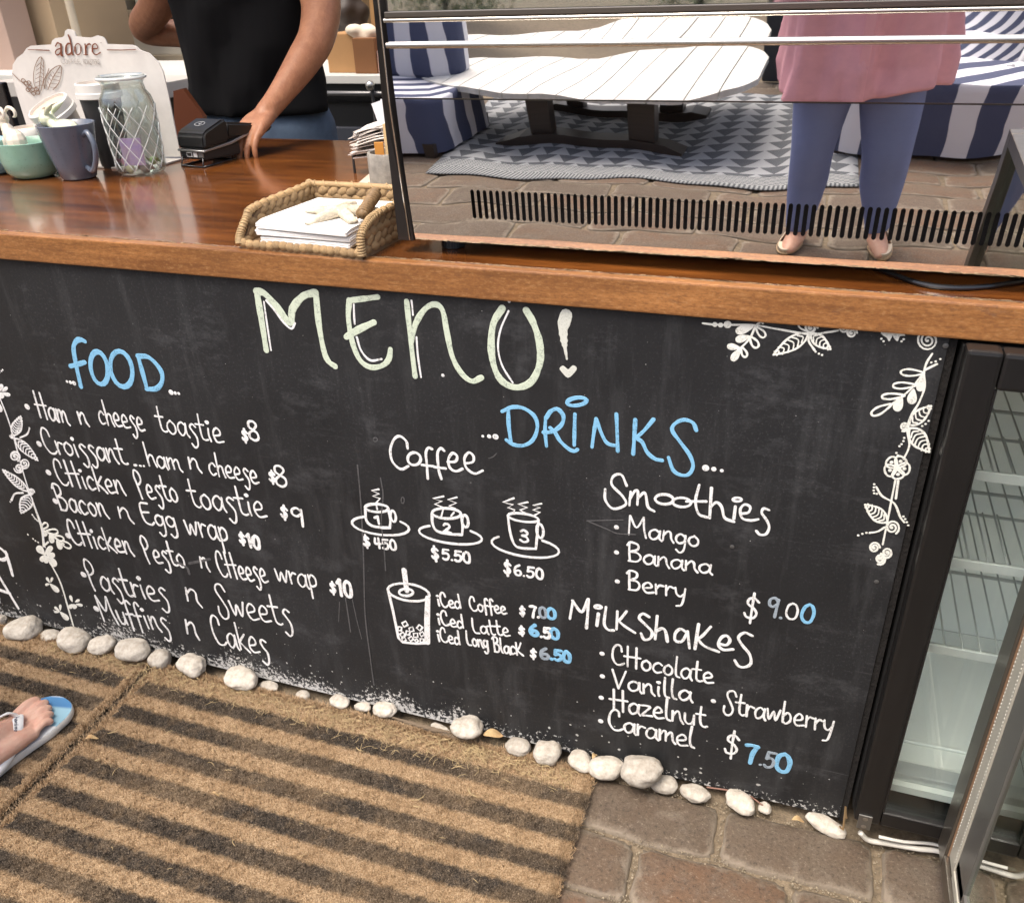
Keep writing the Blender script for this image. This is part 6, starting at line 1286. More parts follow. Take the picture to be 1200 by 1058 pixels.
def head(g, c, fwd, s=1.0):
    """skull, jaw, nose, ears, brow; fwd = facing direction"""
    c = Vector(c); f = Vector(fwd).normalized(); r = Vector((0, 0, 1)).cross(f).normalized(); up_ = f.cross(r) * -1 if False else Vector((0, 0, 1))
    Rm = Matrix((r, f, Vector((0, 0, 1)))).transposed()
    g.ell(c + Vector((0, 0, .03)) * s - f * .008 * s, (.074 * s, .094 * s, .090 * s), Rm, 20, 14); g.ell(c + f * .022 * s - Vector((0, 0, .045)) * s, (.056 * s, .066 * s, .066 * s), Rm, 16, 12); g.ell(c + f * .064 * s - Vector((0, 0, .088)) * s, (.024 * s, .020 * s, .018 * s), Rm)
    limb(g, [c + f * .088 * s + Vector((0, 0, .008)) * s, c + f * .104 * s - Vector((0, 0, .024)) * s], [.008 * s, .013 * s], 10, 3)
    for e in (-1, 1):
        g.ell(c + r * e * .076 * s - f * .002 * s - Vector((0, 0, .012)) * s, (.008 * s, .018 * s, .030 * s), Rm); limb(g, [c + r * e * .014 * s + f * .088 * s + Vector((0, 0, .024)) * s, c + r * e * .048 * s + f * .074 * s + Vector((0, 0, .026)) * s], [.008 * s, .007 * s], 8, 3)
        g.ell(c + r * e * .038 * s + f * .068 * s - Vector((0, 0, .02)) * s, (.02 * s, .018 * s, .018 * s), Rm)
    limb(g, [c + r * .022 * s + f * .082 * s - Vector((0, 0, .056)) * s, c + f * .090 * s - Vector((0, 0, .055)) * s, c - r * .022 * s + f * .082 * s - Vector((0, 0, .056)) * s], [.005 * s, .0075 * s, .005 * s], 8, 3)
    limb(g, [c + r * .02 * s + f * .080 * s - Vector((0, 0, .067)) * s, c + f * .088 * s - Vector((0, 0, .068)) * s, c - r * .02 * s + f * .080 * s - Vector((0, 0, .067)) * s], [.005 * s, .0085 * s, .005 * s], 8, 3)
    return Rm, r, f
def eyes(t, c, r, f, s=1.0):
    c = Vector(c); mw = mat('eye_white', (.8, .78, .75), .2); mi = mat('eye_iris', (.05, .03, .02), .1)
    for e in (-1, 1):
        p = c + r * e * .032 * s + f * .076 * s + Vector((0, 0, .006)) * s; o = G().ell(p, (.012 * s, .011 * s, .009 * s)).build('eye', mw, t, True); G().ell(p + f * .0085 * s, (.0055 * s, .004 * s, .0055 * s)).build('iris', mi, t, True)
# barista
ba = empty('person', (-1.58, 1.22, 0), 'barista in black top and blue jeans with one hand on the card terminal', 'person')
g = G()
loft(g, [(-1.585, 1.22, .95, .15, .10), (-1.585, 1.21, 1.1, .16, .105), (-1.585, 1.19, 1.28, .18, .11), (-1.585, 1.17, 1.40, .16, .09), (-1.585, 1.15, 1.45, .06, .055)])
limb(g, [(-1.585, 1.16, 1.40), (-1.585, 1.12, 1.56)], [.062, .055]); hc = Vector((-1.585, 1.09, 1.64)); Rm, r_, f_ = head(g, hc, (0.15, -1, 0))
limb(g, [(-1.46, 1.17, 1.405), (-1.355, 1.15, 1.37), (-1.265, 1.085, 1.27), (-1.235, 1.00, 1.185), (-1.243, .92, 1.125), (-1.262, .83, 1.062), (-1.272, .772, 1.028)], [.058, .060, .052, .046, .040, .029, .025], 18, 6)
limb(g, [(-1.71, 1.20, 1.405), (-1.82, 1.25, 1.35), (-1.97, 1.33, 1.25), (-2.10, 1.41, 1.185), (-2.00, 1.44, 1.165), (-1.82, 1.44, 1.15)], [.058, .060, .050, .045, .040, .029], 18, 6)
hand(g, (-1.272, .775, 1.028), (-.12, -.82, -.42), (-1, .12, .05), (-.05, -.42, .9), .92, .42, .06)
hand(g, (-1.82, 1.44, 1.15), (.95, -.1, -.15), (0, .3, .9), (0, 1, -.2), .95, .4)
for e in (-1, 1): limb(g, [(-1.585 + e * .09, 1.22, .95), (-1.585 + e * .10, 1.22, .5), (-1.585 + e * .10, 1.24, .08)], [.085, .055, .035])
for e in (-1, 1): limb(g, [(-1.585 + e * .10, 1.26, .045), (-1.585 + e * .11, 1.12, .035)], [.042, .036])
bd = fuse(g, 'body', M_skinB, .0042, 5, ba)
eyes(ba, hc, r_, f_)
g = G(); g.ell(hc + Vector((0, .02, .045)), (.083, .096, .085), Rm, 18, 12); g.ell(hc + Vector((0, .06, -.0)), (.075, .065, .09), Rm, 16, 10); g.v = [v for v in g.v]; fuse(g, 'hair', M_hair, .006, 2, ba)
g = G()                                        # sleeveless black top, loose over the hips
rg = [(-1.580, 1.22, .972, .218, .150), (-1.580, 1.215, .985, .220, .152), (-1.582, 1.21, 1.05, .213, .145), (-1.578, 1.20, 1.15, .205, .142), (-1.575, 1.19, 1.25, .205, .142), (-1.585, 1.18, 1.34, .215, .135), (-1.585, 1.165, 1.41, .165, .105), (-1.585, 1.155, 1.455, .085, .075)]
k0 = len(g.v); loft(g, rg, 40)
for i, v in enumerate(g.v):
    a = math.atan2(v.y - 1.2, v.x + 1.59); w_ = .012 * math.sin(a * 9 + v.z * 9) * max(0, 1.4 - v.z) + .010 * math.sin(a * 5 - v.z * 23) + .006 * math.sin(a * 3 + v.z * 41); v.x += math.cos(a) * w_; v.y += math.sin(a) * w_
for e, yy in ((1, 1.14), (-1, 1.22)): limb(g, [(-1.585 + e * .12, 1.18, 1.40), (-1.585 + e * .235, yy + .01, 1.355)], [.078, .082])
fuse(g, 'black_top', M_tee, .009, 4, ba)
g = G(); loft(g, [(-1.585, 1.225, .60, .205, .145), (-1.580, 1.225, .85, .222, .150), (-1.575, 1.225, .935, .215, .142), (-1.575, 1.225, 1.0, .19, .12)], 32)
for e in (-1, 1): limb(g, [(-1.585 + e * .11, 1.225, .75), (-1.585 + e * .12, 1.225, .45), (-1.585 + e * .12, 1.24, .12)], [.115, .085, .07])
fuse(g, 'jeans', M_jean, .010, 3, ba)
g = G()
for e in (-1, 1): g.box(-1.585 + e * .115 - .045, -1.585 + e * .115 + .045, 1.02, 1.30, .006, .09, .02)
g.build('shoes', M_blackm, ba)

# photographer, standing behind the camera and seen in the mirror front
ph = empty('person', (.10, -1.42, 0), 'woman in pink shirt, blue leggings and cream loafers mirrored in the cabinet', 'person')
PX, PYY = .072, -1.56
M_leg = mat('blue_leggings', (.19, .235, .44), .75, bump=.3, bscale=30, var=.12, vscale=7); M_pink = mat('pink_linen', (.84, .42, .48), .85, bump=.35, bscale=420, var=.18, vscale=12)
g = G(); loft(g, [(PX, PYY, .78, .15, .11), (PX, PYY, .95, .15, .11), (PX, PYY, 1.15, .15, .11), (PX, PYY, 1.28, .15, .085), (PX, PYY, 1.33, .05, .05)]); limb(g, [(PX, PYY, 1.28), (PX, PYY + .01, 1.42)], [.055, .05]); hc = Vector((PX, PYY + .03, 1.49)); Rm, r_, f_ = head(g, hc, (-.15, 1, -.25), .95)
for e in (-1, 1):
    fx = PX + e * .115
    limb(g, [(PX + e * .085, PYY, .82), (PX + e * .095, PYY + .01, .50), (PX + e * .105, PYY - .01, .28), (fx, PYY, .09)], [.085, .055, .047, .033]); limb(g, [(fx, PYY - .01, .045), (fx + e * .01, PYY + .08, .032), (fx + e * .02, PYY + .15, .022)], [.032, .030, .022])
    limb(g, [(PX + e * .15, PYY, 1.27), (PX + e * .21, PYY - .02, 1.08), (PX + e * .15, PYY + .12, 1.10), (PX + e * .06 - .04, PYY + .17, 1.22)], [.048, .042, .036, .026], 14, 5)
hand(g, (PX - .10, PYY + .17, 1.22), (.15, .1, 1), (1, .2, 0), (-.3, -.9, .1), .85, .4); hand(g, (PX + .02, PYY + .17, 1.22), (-.15, .1, 1), (-1, .2, 0), (.3, -.9, .1), .85, .4)
fuse(g, 'body', M_skinP, .006, 4, ph); eyes(ph, hc, r_, f_, .95)
g = G(); g.ell(hc + Vector((0, -.02, .03)), (.085, .09, .09), Rm, 16, 10); limb(g, [hc + Vector((0, -.07, 0)), hc + Vector((0, -.09, -.22))], [.07, .05]); fuse(g, 'hair', mat('brown_hair', (.08, .045, .025), .5, bump=.8, bscale=120), .007, 2, ph)
g = G()
for e in (-1, 1): limb(g, [(PX + e * .075, PYY, .90), (PX + e * .092, PYY + .005, .70), (PX + e * .104, PYY + .012, .50), (PX + e * .106, PYY - .008, .36), (PX + e * .110, PYY - .01, .24), (PX + e * .115, PYY, .12), (PX + e * .115, PYY, .09)], [.093, .082, .065, .062, .054, .041, .039], 22, 6)
fuse(g, 'leggings', M_leg, .007, 4, ph)
g = G(); NS = 60; rg = [(PX, PYY, .752, .222, .165), (PX, PYY, .76, .225, .168), (PX, PYY, .85, .216, .16), (PX, PYY, .98, .204, .15), (PX, PYY, 1.12, .192, .14), (PX, PYY, 1.24, .190, .125), (PX, PYY, 1.31, .12, .09), (PX, PYY, 1.34, .07, .065)]; loft(g, rg, NS)
for v in g.v:
    a = math.atan2(v.y - PYY, v.x - PX); w_ = (.017 * math.sin(a * 7 + 1 + v.z * 2) + .010 * math.sin(a * 13 + v.z * 8) + .006 * math.sin(a * 4 + v.z * 30)) * min(1, max(0, 1.3 - v.z) * 2.2); v.x += math.cos(a) * w_; v.y += math.sin(a) * w_; v.z += .02 * math.sin(a * 2) * (v.z < .8)
for e in (-1, 1): limb(g, [(PX + e * .15, PYY, 1.25), (PX + e * .215, PYY - .02, 1.10), (PX + e * .20, PYY + .05, 1.07)], [.075, .072, .066], 18, 5)
fuse(g, 'pink_shirt', M_pink, .0075, 3, ph)
g = G(); g.box(PX - .014, PX + .014, PYY + .148, PYY + .174, .76, 1.26, .004); g.build('button_placket', mat('pink_placket', (.80, .40, .46), .85, bump=.3, bscale=420), ph)
for sx in (-.10, .10): G().box(PX + sx - .045, PX + sx + .045, PYY + .135, PYY + .163, 1.04, 1.15, .006).build('shirt_pocket', M_pink, ph)
M_loaf = mat('cream_leather', (.62, .52, .38), .5, var=.1)
for e in (-1, 1):
    fx = PX + e * .118; sh = empty('shoe', (0, 0, 0)); sh.parent = ph; sh.location = Vector((fx - PX, 0, 0)); g = G(); n = 28
    def ring(z, k):
        out_ = []
        for j in range(n):
            a = 2 * PI * j / n; y = math.sin(a); wx = (.038 if y > -.1 else .032) * k; out_.append(Vector((fx + e * .012 * (y + 1) + wx * math.cos(a), PYY + .055 + .125 * k * y, z)))
        return out_
    rs = [ring(.004, .96), ring(.010, 1.0), ring(.016, 1.0)]; k0 = 0
    for rr_ in rs: g.v += rr_
    for i in range(2):
        for j in range(n): a = i * n + j; b = i * n + (j + 1) % n; g.f.append((a, b, b + n, a + n))
    g.f.append(tuple(range(n))[::-1]); g.f.append(tuple(2 * n + j for j in range(n))); autosm(g.build('sole', mat('tan_sole', (.40, .28, .16), .6), sh), 40)
    g = G(); U = []
    for j in range(n):
        a = 2 * PI * j / n; y = math.sin(a); wx = .036 if y > -.1 else .031; U.append((fx + e * .012 * (y + 1) + wx * math.cos(a), PYY + .055 + .12 * y, .014, y))
    for x, y, z, q in U: g.v.append(Vector((x, y, z)))
    for x, y, z, q in U: cx_ = fx + e * .012 * (q + 1); g.v.append(Vector((cx_ + (x - cx_) * .92, PYY + .055 + (y - PYY - .055) * .95, .038 + (.022 if q < -.2 else 0))))
    for j in range(n): g.f.append((j, (j + 1) % n, n + (j + 1) % n, n + j))
    # vamp covers the toes
    vp = [n + j for j in range(n) if U[j][3] > .05]
    g.f.append(tuple(vp)); o = autosm(g.build('upper', M_loaf, sh), 50); o.modifiers.new('s', 'SOLIDIFY').thickness = .003

# bare foot in a flip-flop on the left mat
ff = empty('person', (-1.46, -.40, 0), 'customer at the left edge, bare foot in a white flip-flop on the doormat', 'person')
M_foot = skin_mat('skin_foot', (.62, .42, .32), (.60, .33, .25))
fd = Vector((.05, 1, 0)).normalized(); fs = Vector((fd.y, -fd.x, 0)); heel = Vector((-1.350, -.470, 0)); SZ = .016 + .016
def fp(l, s_, z): return heel + fd * l + fs * s_ + Vector((0, 0, z))
# sole outline: l along the foot, s to the right (little toe side at the right of the photo)
FL = .285
def sole_w(t, s_):
    R_ = [(0, .0), (.02, .018), (.08, .030), (.3, .030), (.5, .034), (.72, .047), (.86, .047), (.91, .043), (.95, .036), (.98, .024), (1, .0)]; L_ = [(0, 0), (.02, .018), (.08, .030), (.3, .026), (.5, .030), (.72, .044), (.86, .043), (.91, .039), (.95, .031), (.98, .020), (1, .0)]
    q = R_ if s_ > 0 else L_; return 1.14 * float(np.interp(t, [a for a, _ in q], [b for _, b in q]))
tt = [0, .012, .04, .08, .15, .25, .35, .45, .55, .65, .72, .79, .86, .91, .95, .98, 1]
outl0 = [(t * FL, sole_w(t, 1)) for t in tt] + [(t * FL, -sole_w(t, -1)) for t in tt[::-1][1:-1]]
outl = [(v_.x, v_.y) for v_ in catmull([Vector((a_, b_, 0)) for a_, b_ in outl0], 3, True)[:-1]]
shoe = empty('flip_flop', (0, 0, 0)); shoe.parent = ff; g = G(); n = len(outl)
for z, k in ((.016, .97), (.019, 1), (.030, 1), (.032, .975)):
    for l_, s_ in outl: g.v.append(fp(FL / 2 + (l_ - FL / 2) * (k * .3 + .7 if k < 1 else 1), s_ * k, z))
for i in range(3):
    for j in range(n): a = i * n + j; b = i * n + (j + 1) % n; g.f.append((a, a + n, b + n, b))
g.f.append(tuple(3 * n + j for j in range(n))); g.f.append(tuple(range(n))[::-1])
def sole_mat():
    m, nn_, l, b = node_mat('flipflop_sole'); geo = nn_.new('ShaderNodeNewGeometry').outputs['Position']; mp = nn_.new('ShaderNodeMapping'); mp.inputs['Rotation'].default_value = (0, 0, math.atan2(fd.y, fd.x) * -1); l.new(geo, mp.inputs[0]); sp = nn_.new('ShaderNodeSeparateXYZ'); l.new(mp.outputs[0], sp.inputs[0])
    wv = math_node(nn_, l, 'MULTIPLY_ADD', sp.outputs['X'], 6.0, math_node(nn_, l, 'MULTIPLY', sp.outputs['Y'], 1.5)); fr_ = math_node(nn_, l, 'FRACT', wv)
    l.new(ramp(nn_, l, fr_, [(.0, (.20, .36, .45)), (.28, (.24, .42, .52)), (.32, (.05, .17, .36)), (.45, (.06, .20, .40)), (.48, (.50, .55, .58)), (1, (.55, .58, .60))]), b.inputs['Base Color']); b.inputs['Roughness'].default_value = .6; return m
g2 = G().add([v + Vector((0, 0, .0006)) for v in g.v[3 * n:4 * n]], [tuple(range(n))]); g2.build('footbed', sole_mat(), shoe)
autosm(g.build('sole', mat('white_rubber', (.72, .72, .68), .5, var=.12, vscale=60), shoe), 40)
g = G(); z0 = .034                                                     # one continuous foot and leg
an = fp(.055, 0, .10)
limb(g, [fp(.035, 0, z0 + .022), fp(.08, 0, z0 + .028), fp(.13, -.002, z0 + .026), fp(.17, -.002, z0 + .018)], [.030, .032, .030, .020], 16, 5)
for s_, L0 in ((-.030, .213), (-.011, .215), (.008, .210), (.025, .204), (.038, .195)):
    limb(g, [fp(.10, s_ * .6, z0 + .024), fp(.15, s_ * .85, z0 + .018), fp(L0 - .015, s_, z0 + .010)], [.022, .018, .011], 12, 4)
for s_, L0, L1, r0 in ((-.031, .203, .252, .0130), (-.010, .206, .257, .0092), (.008, .203, .249, .0086), (.024, .196, .238, .0082), (.039, .187, .224, .0078)):
    limb(g, [fp(L0 - .01, s_ * .97, z0 + .011), fp((L0 + L1) / 2, s_, z0 + .015), fp(L1 - .006, s_ * 1.02, z0 + .008)], [r0, r0 * .92, r0], 10, 4)
NAILS = [(s_, L1, r0) for s_, L1, r0 in ((-.0316, .252, .0130), (-.0102, .257, .0092), (.0082, .249, .0086), (.0245, .238, .0082), (.0398, .224, .0078))]
limb(g, [fp(.05, 0, z0 + .03), fp(.05, 0, .11), fp(.02, -.02, .30), heel + Vector((-.06, .02, .48)), heel + Vector((-.22, -.22, .82))], [.034, .034, .052, .055, .085], 18, 6)
# second leg, hips, trunk, head: all outside the frame to the left
o2 = Vector((-.46, -.38, 0))
limb(g, [heel + o2 + Vector((0, .04, .03)), heel + o2 + Vector((.05, .19, .022))], [.034, .026]); limb(g, [heel + o2 + Vector((.01, .05, .05)), heel + o2 + Vector((.02, .05, .46)), heel + o2 + Vector((.10, .03, .82))], [.036, .056, .085], 16, 5)
HC = heel + Vector((-.30, -.24, 0)); loft(g, [(HC.x, HC.y, .78, .15, .11), (HC.x, HC.y, .92, .15, .11), (HC.x, HC.y, 1.12, .15, .10), (HC.x, HC.y, 1.30, .16, .09), (HC.x, HC.y, 1.38, .05, .05)]); limb(g, [(HC.x, HC.y, 1.34), (HC.x, HC.y + .02, 1.47)], [.055, .05]); hc = Vector((HC.x, HC.y + .03, 1.56)); Rm, r_, f_ = head(g, hc, (.2, 1, -.1))
for e in (-1, 1):
    limb(g, [(HC.x + e * .16, HC.y, 1.32), (HC.x + e * .21, HC.y - .02, 1.05), (HC.x + e * .20, HC.y + .04, .84)], [.048, .040, .027], 14, 5); hand(g, (HC.x + e * .20, HC.y + .04, .84), (0, .15, -1), (0, 1, .1), (e, 0, 0), .9, .25)
fuse(g, 'body', M_foot, .0032, 3, ff, .45); eyes(ff, hc, r_, f_)
Rf = Matrix((fs, fd, Vector((0, 0, 1)))).transposed()
for s_, L1, r0 in NAILS: G().ell(fp(L1 - .008, s_, z0 + .0085 + r0 * .62), (r0 * .62, r0 * .72, .0016), Rf @ Matrix.Rotation(-.35, 3, 'X'), 12, 6).build('toenail', mat('toenail', (.78, .55, .45), .25), ff, True)
g = G(); g.ell(hc + Vector((0, -.02, .04)), (.085, .092, .085), Rm, 16, 10); fuse(g, 'hair', M_hair, .008, 2, ff)
g = G(); loft(g, [(HC.x, HC.y, .80, .19, .15), (HC.x, HC.y, .95, .185, .14), (HC.x, HC.y, 1.15, .18, .13), (HC.x, HC.y, 1.33, .17, .10), (HC.x, HC.y, 1.37, .10, .08)], 30)
for e in (-1, 1): limb(g, [(HC.x + e * .14, HC.y, 1.30), (HC.x + e * .20, HC.y - .01, 1.15)], [.07, .065])
fuse(g, 'shirt', mat('grey_shirt', (.3, .32, .34), .85), .01, 3, ff)
g = G(); limb(g, [(HC.x, HC.y, .86), heel + Vector((-.12, -.08, .62))], [.145, .10]); limb(g, [(HC.x, HC.y, .86), heel + o2 + Vector((.06, .04, .62))], [.145, .10]); fuse(g, 'shorts', M_jean, .01, 3, ff)
# strap
ms = mat('strap_white', (.74, .76, .76), .4); post = fp(.196, -.0195, .050)
def strap(pts, w, nm='strap'):
    P = catmull(pts, 7); g = G(); k = 0
    for i, p in enumerate(P):
        t = (P[min(i + 1, len(P) - 1)] - P[max(i - 1, 0)]).normalized(); outw = (p - fp((p - heel).dot(fd), 0, .025)); outw = (outw - t * outw.dot(t)).normalized(); s_ = t.cross(outw); hw = w / 2 * (.6 + .5 * (1 - i / len(P)))
        for a, b in ((-1, 0), (-.7, 1), (.7, 1), (1, 0)): g.v.append(p + s_ * a * hw + outw * (b * .003 + .001))
        g.v.append(p - outw * .001)
    m_ = 5
    for i in range(len(P) - 1):
        for j in range(m_): a = i * m_ + j; b = i * m_ + (j + 1) % m_; g.f.append((a, b, b + m_, a + m_))
    o = autosm(g.build(nm, ms, shoe, fix=True), 60); return P
strap([post, fp(.186, .000, .0665), fp(.165, .020, .062), fp(.140, .036, .050), fp(.10, .041, .036), fp(.075, .036, .030)], .021)
strap([post, fp(.190, -.032, .064), fp(.165, -.044, .058), fp(.13, -.043, .046), fp(.09, -.036, .036), fp(.075, -.032, .030)], .021)
G().tube([fp(.200, -.0195, .033), post + Vector((0, 0, .004))], .004, 8).build('toe_post', ms, shoe, True)
# tiny strap lettering
g = G(); A = fp(.1845, .000, .0735); B_ = fp(.158, .0265, .0655); dd = (B_ - A); L = dd.length; dd.normalize(); nn = Vector((.25, -.1, .95)); nn = (nn - dd * nn.dot(dd)).normalized(); uu = nn.cross(dd); word = 'havaianas'; tot = sum(F[c][0] for c in word); x = 0
for c in word:
    for st in F[c][1]:
        P = [A + dd * ((x + q[0]) * L / tot) + uu * (q[1] - .3) * .008 for q in st]; P = catmull(P, 4) if len(P) > 2 else P; stroke(g, P, .0010, n=nn, hh=.0004)
    x += F[c][0]
g.build('lettering', mat('navy_print', (.03, .04, .07), .5), shoe)
# ------------------------------------------------------------------ patio behind the camera, seen in the mirror front
def stripes(name, axis=0, per=.17, a=(.055, .065, .12), b=(.62, .62, .66), ph=0.0, duty=.5):
    m, n, l, bs = node_mat(name); geo = n.new('ShaderNodeNewGeometry').outputs['Position']; sp = n.new('ShaderNodeSeparateXYZ'); l.new(geo, sp.inputs[0])
    wob = noise(n, l, geo, 3, 2, .5); v = math_node(n, l, 'MULTIPLY_ADD', wob, .05, sp.outputs[axis]) if axis else math_node(n, l, 'ADD', math_node(n, l, 'MULTIPLY_ADD', wob, .06, sp.outputs[0]), math_node(n, l, 'MULTIPLY', sp.outputs[1], .75)); fr_ = math_node(n, l, 'FRACT', math_node(n, l, 'MULTIPLY_ADD', v, 1 / per, ph))
    f = ramp(n, l, math_node(n, l, 'GREATER_THAN', fr_, duty), [(0, a), (1, b)]); l.new(f, bs.inputs['Base Color']); bs.inputs['Roughness'].default_value = .9
    bp_ = n.new('ShaderNodeBump'); bp_.inputs['Strength'].default_value = .3; bp_.inputs['Distance'].default_value = .01; l.new(noise(n, l, geo, 12, 4), bp_.inputs['Height']); l.new(bp_.outputs[0], bs.inputs['Normal']); return m
M_s1 = stripes('navy_stripe_left', 0, .17); M_s2 = stripes('navy_stripe_right', 0, .20, ph=.3); M_sd = stripes('thin_stripe', 1, .06, duty=.6)
M_dkwood = mat('dark_stained_timber', (.045, .032, .024), .45, var=.4, vscale=20, stretch=(.3, 3, 3))
def seat(name, x0, x1, y0, y1, z, m, label, back=None, cat='seat'):
    t = empty(name, ((x0 + x1) / 2, (y0 + y1) / 2, 0), label, cat, 'striped covered seats round the patio table'); g = G(); n = 48; rings = []
    for k, zz in enumerate((.03, .10, .22, z - .05, z - .012, z)):
        q = 1.03 - .03 * (zz / z) - (.02 if zz == z else 0); r = []
        for j in range(n):
            a = 2 * PI * j / n; ca, sa = math.cos(a), math.sin(a); sq = (abs(ca) ** 6 + abs(sa) ** 6) ** (-1 / 6); wv = (.012 * math.sin(a * 11 + 1) * (1 - zz / z)); r.append(Vector(((x0 + x1) / 2 + (x1 - x0) / 2 * q * ca * sq * (1 + wv), (y0 + y1) / 2 + (y1 - y0) / 2 * q * sa * sq * (1 + wv), zz)))
        rings.append(r)
    for r in rings: g.v += r
    for i in range(len(rings) - 1):
        for j in range(n): a = i * n + j; b = i * n + (j + 1) % n; g.f.append((a, b, b + n, a + n))
    g.f.append(tuple((len(rings) - 1) * n + j for j in range(n))); autosm(g.build('cover', m, t), 50)
    for sx in (x0 + .05, x1 - .05):
        for sy in (y0 + .05, y1 - .05): G().box(sx - .025, sx + .025, sy - .025, sy + .025, .0, .10).build('leg', M_dkwood, t)
    if back:
        bx0, bx1, by, bz = back; g = G(); g.box(bx0, bx1, by - .09, by + .09, z - .02, bz, .05); o = g.build('backrest', m, t); autosm(o, 60)
    return t
seat('striped_sofa', -2.75, -1.66, -3.25, -2.42, .42, M_s1, 'navy and white striped sofa mirrored at the left end of the display cabinet', (-2.7, -1.75, -3.15, .85), 'sofa')
seat('striped_ottoman', .02, .80, -3.35, -2.72, .44, M_s2, 'navy and white striped seat cover mirrored behind the woman in pink', None)
for (x, y, rz, lab) in ((.52, -3.55, .35, 'striped deck chair back mirrored right beside the pink shirt'), (1.15, -3.1, .2, 'striped deck chair mirrored at the right edge of the display cabinet')):
    t = empty('deck_chair', (x, y, 0), lab, 'deck chair', 'striped deck chairs on the patio'); R_ = Matrix.Rotation(rz, 3, 'Z')
    def q(a, b, c): return Vector((x, y, 0)) + R_ @ Vector((a, b, c))
    for s_ in (-.26, .26): G().tube([q(s_, .45, .02), q(s_, -.30, .98)], .016, 8).build('frame_rail', mat('white_rail', (.75, .75, .74), .4), t, True); G().tube([q(s_, -.40, .02), q(s_, .30, .45)], .016, 8).build('leg', mat('white_rail2', (.75, .75, .74), .4), t, True)
    g = G(); nn_ = 14
    for i in range(nn_ + 1):
        tt_ = i / nn_; yy = .38 - .66 * tt_; zz = .36 + .60 * tt_ - .16 * math.sin(PI * tt_)
        for s_ in (-.25, .25): g.v.append(q(s_, yy, zz))
    for i in range(nn_): k = 2 * i; g.f.append((k, k + 1, k + 3, k + 2))
    o = autosm(g.build('canvas', stripes('deck_stripe', 0, .065), t), 60); o.modifiers.new('s', 'SOLIDIFY').thickness = .006
# table: whitewashed planks cut to a long board outline on a dark trestle
tb_ = empty('plank_table', (-1.1, -3.1, 0), 'low whitewashed plank table with a dark timber trestle mirrored in the display cabinet', 'table')
TZ1 = .43; cx_, cy_ = -1.15, -3.25
def half(u):   # half depth of the board at x; pointed left, blunt right
    x0, x1 = -2.05, -.30; t = (u - x0) / (x1 - x0); return .62 * max(0, min(1, math.sin(PI * min(t, .5) ** .75 * .84) if t < .5 else 1)) * (1 if t < .86 else math.sqrt(max(0, 1 - ((t - .86) / .14) ** 2)) * .55 + .45)
M_plank = mat('whitewashed_plank', (.66, .65, .61), .45, var=.22, vscale=8, stretch=(3, .5, 1), rnd=.07, col2=(.48, .47, .43))
x = -2.05; i = 0
while x < -.31:
    w = .135; xe = min(x + w - .006, -.30); g = G(); us = np.linspace(x, xe, 5); poly = [(u, -3.25 + half(u)) for u in us] + [(u, -3.25 - half(u)) for u in us[::-1]]
    cl = []
    for p in poly:
        if not cl or abs(p[0] - cl[-1][0]) + abs(p[1] - cl[-1][1]) > 1e-4: cl.append(p)
    g.prism(cl[::-1], TZ1 - .035, TZ1 + random.uniform(-.001, .001), 'z'); g.build('plank', M_plank, tb_, fix=True); x += w; i += 1
for px_ in (-1.27, -.76): G().box(px_ - .055, px_ + .055, -2.92, -2.82, .075, TZ1 - .036, .004).build('post', M_dkwood, tb_)
g = G(); g.prism([(-1.50, .0), (-.58, .0), (-.58, .03), (-.66, .075), (-1.38, .075), (-1.50, .025)], -2.95, -2.79); g.build('foot_beam', M_dkwood, tb_, fix=True)
for px_ in (-1.27, -.76): G().box(px_ - .055, px_ + .055, -3.66, -3.56, .075, TZ1 - .036, .004).build('post', M_dkwood, tb_)
g = G(); g.prism([(-1.50, .0), (-.58, .0), (-.58, .03), (-.66, .075), (-1.38, .075), (-1.50, .025)], -3.68, -3.53); g.build('foot_beam', M_dkwood, tb_, fix=True)
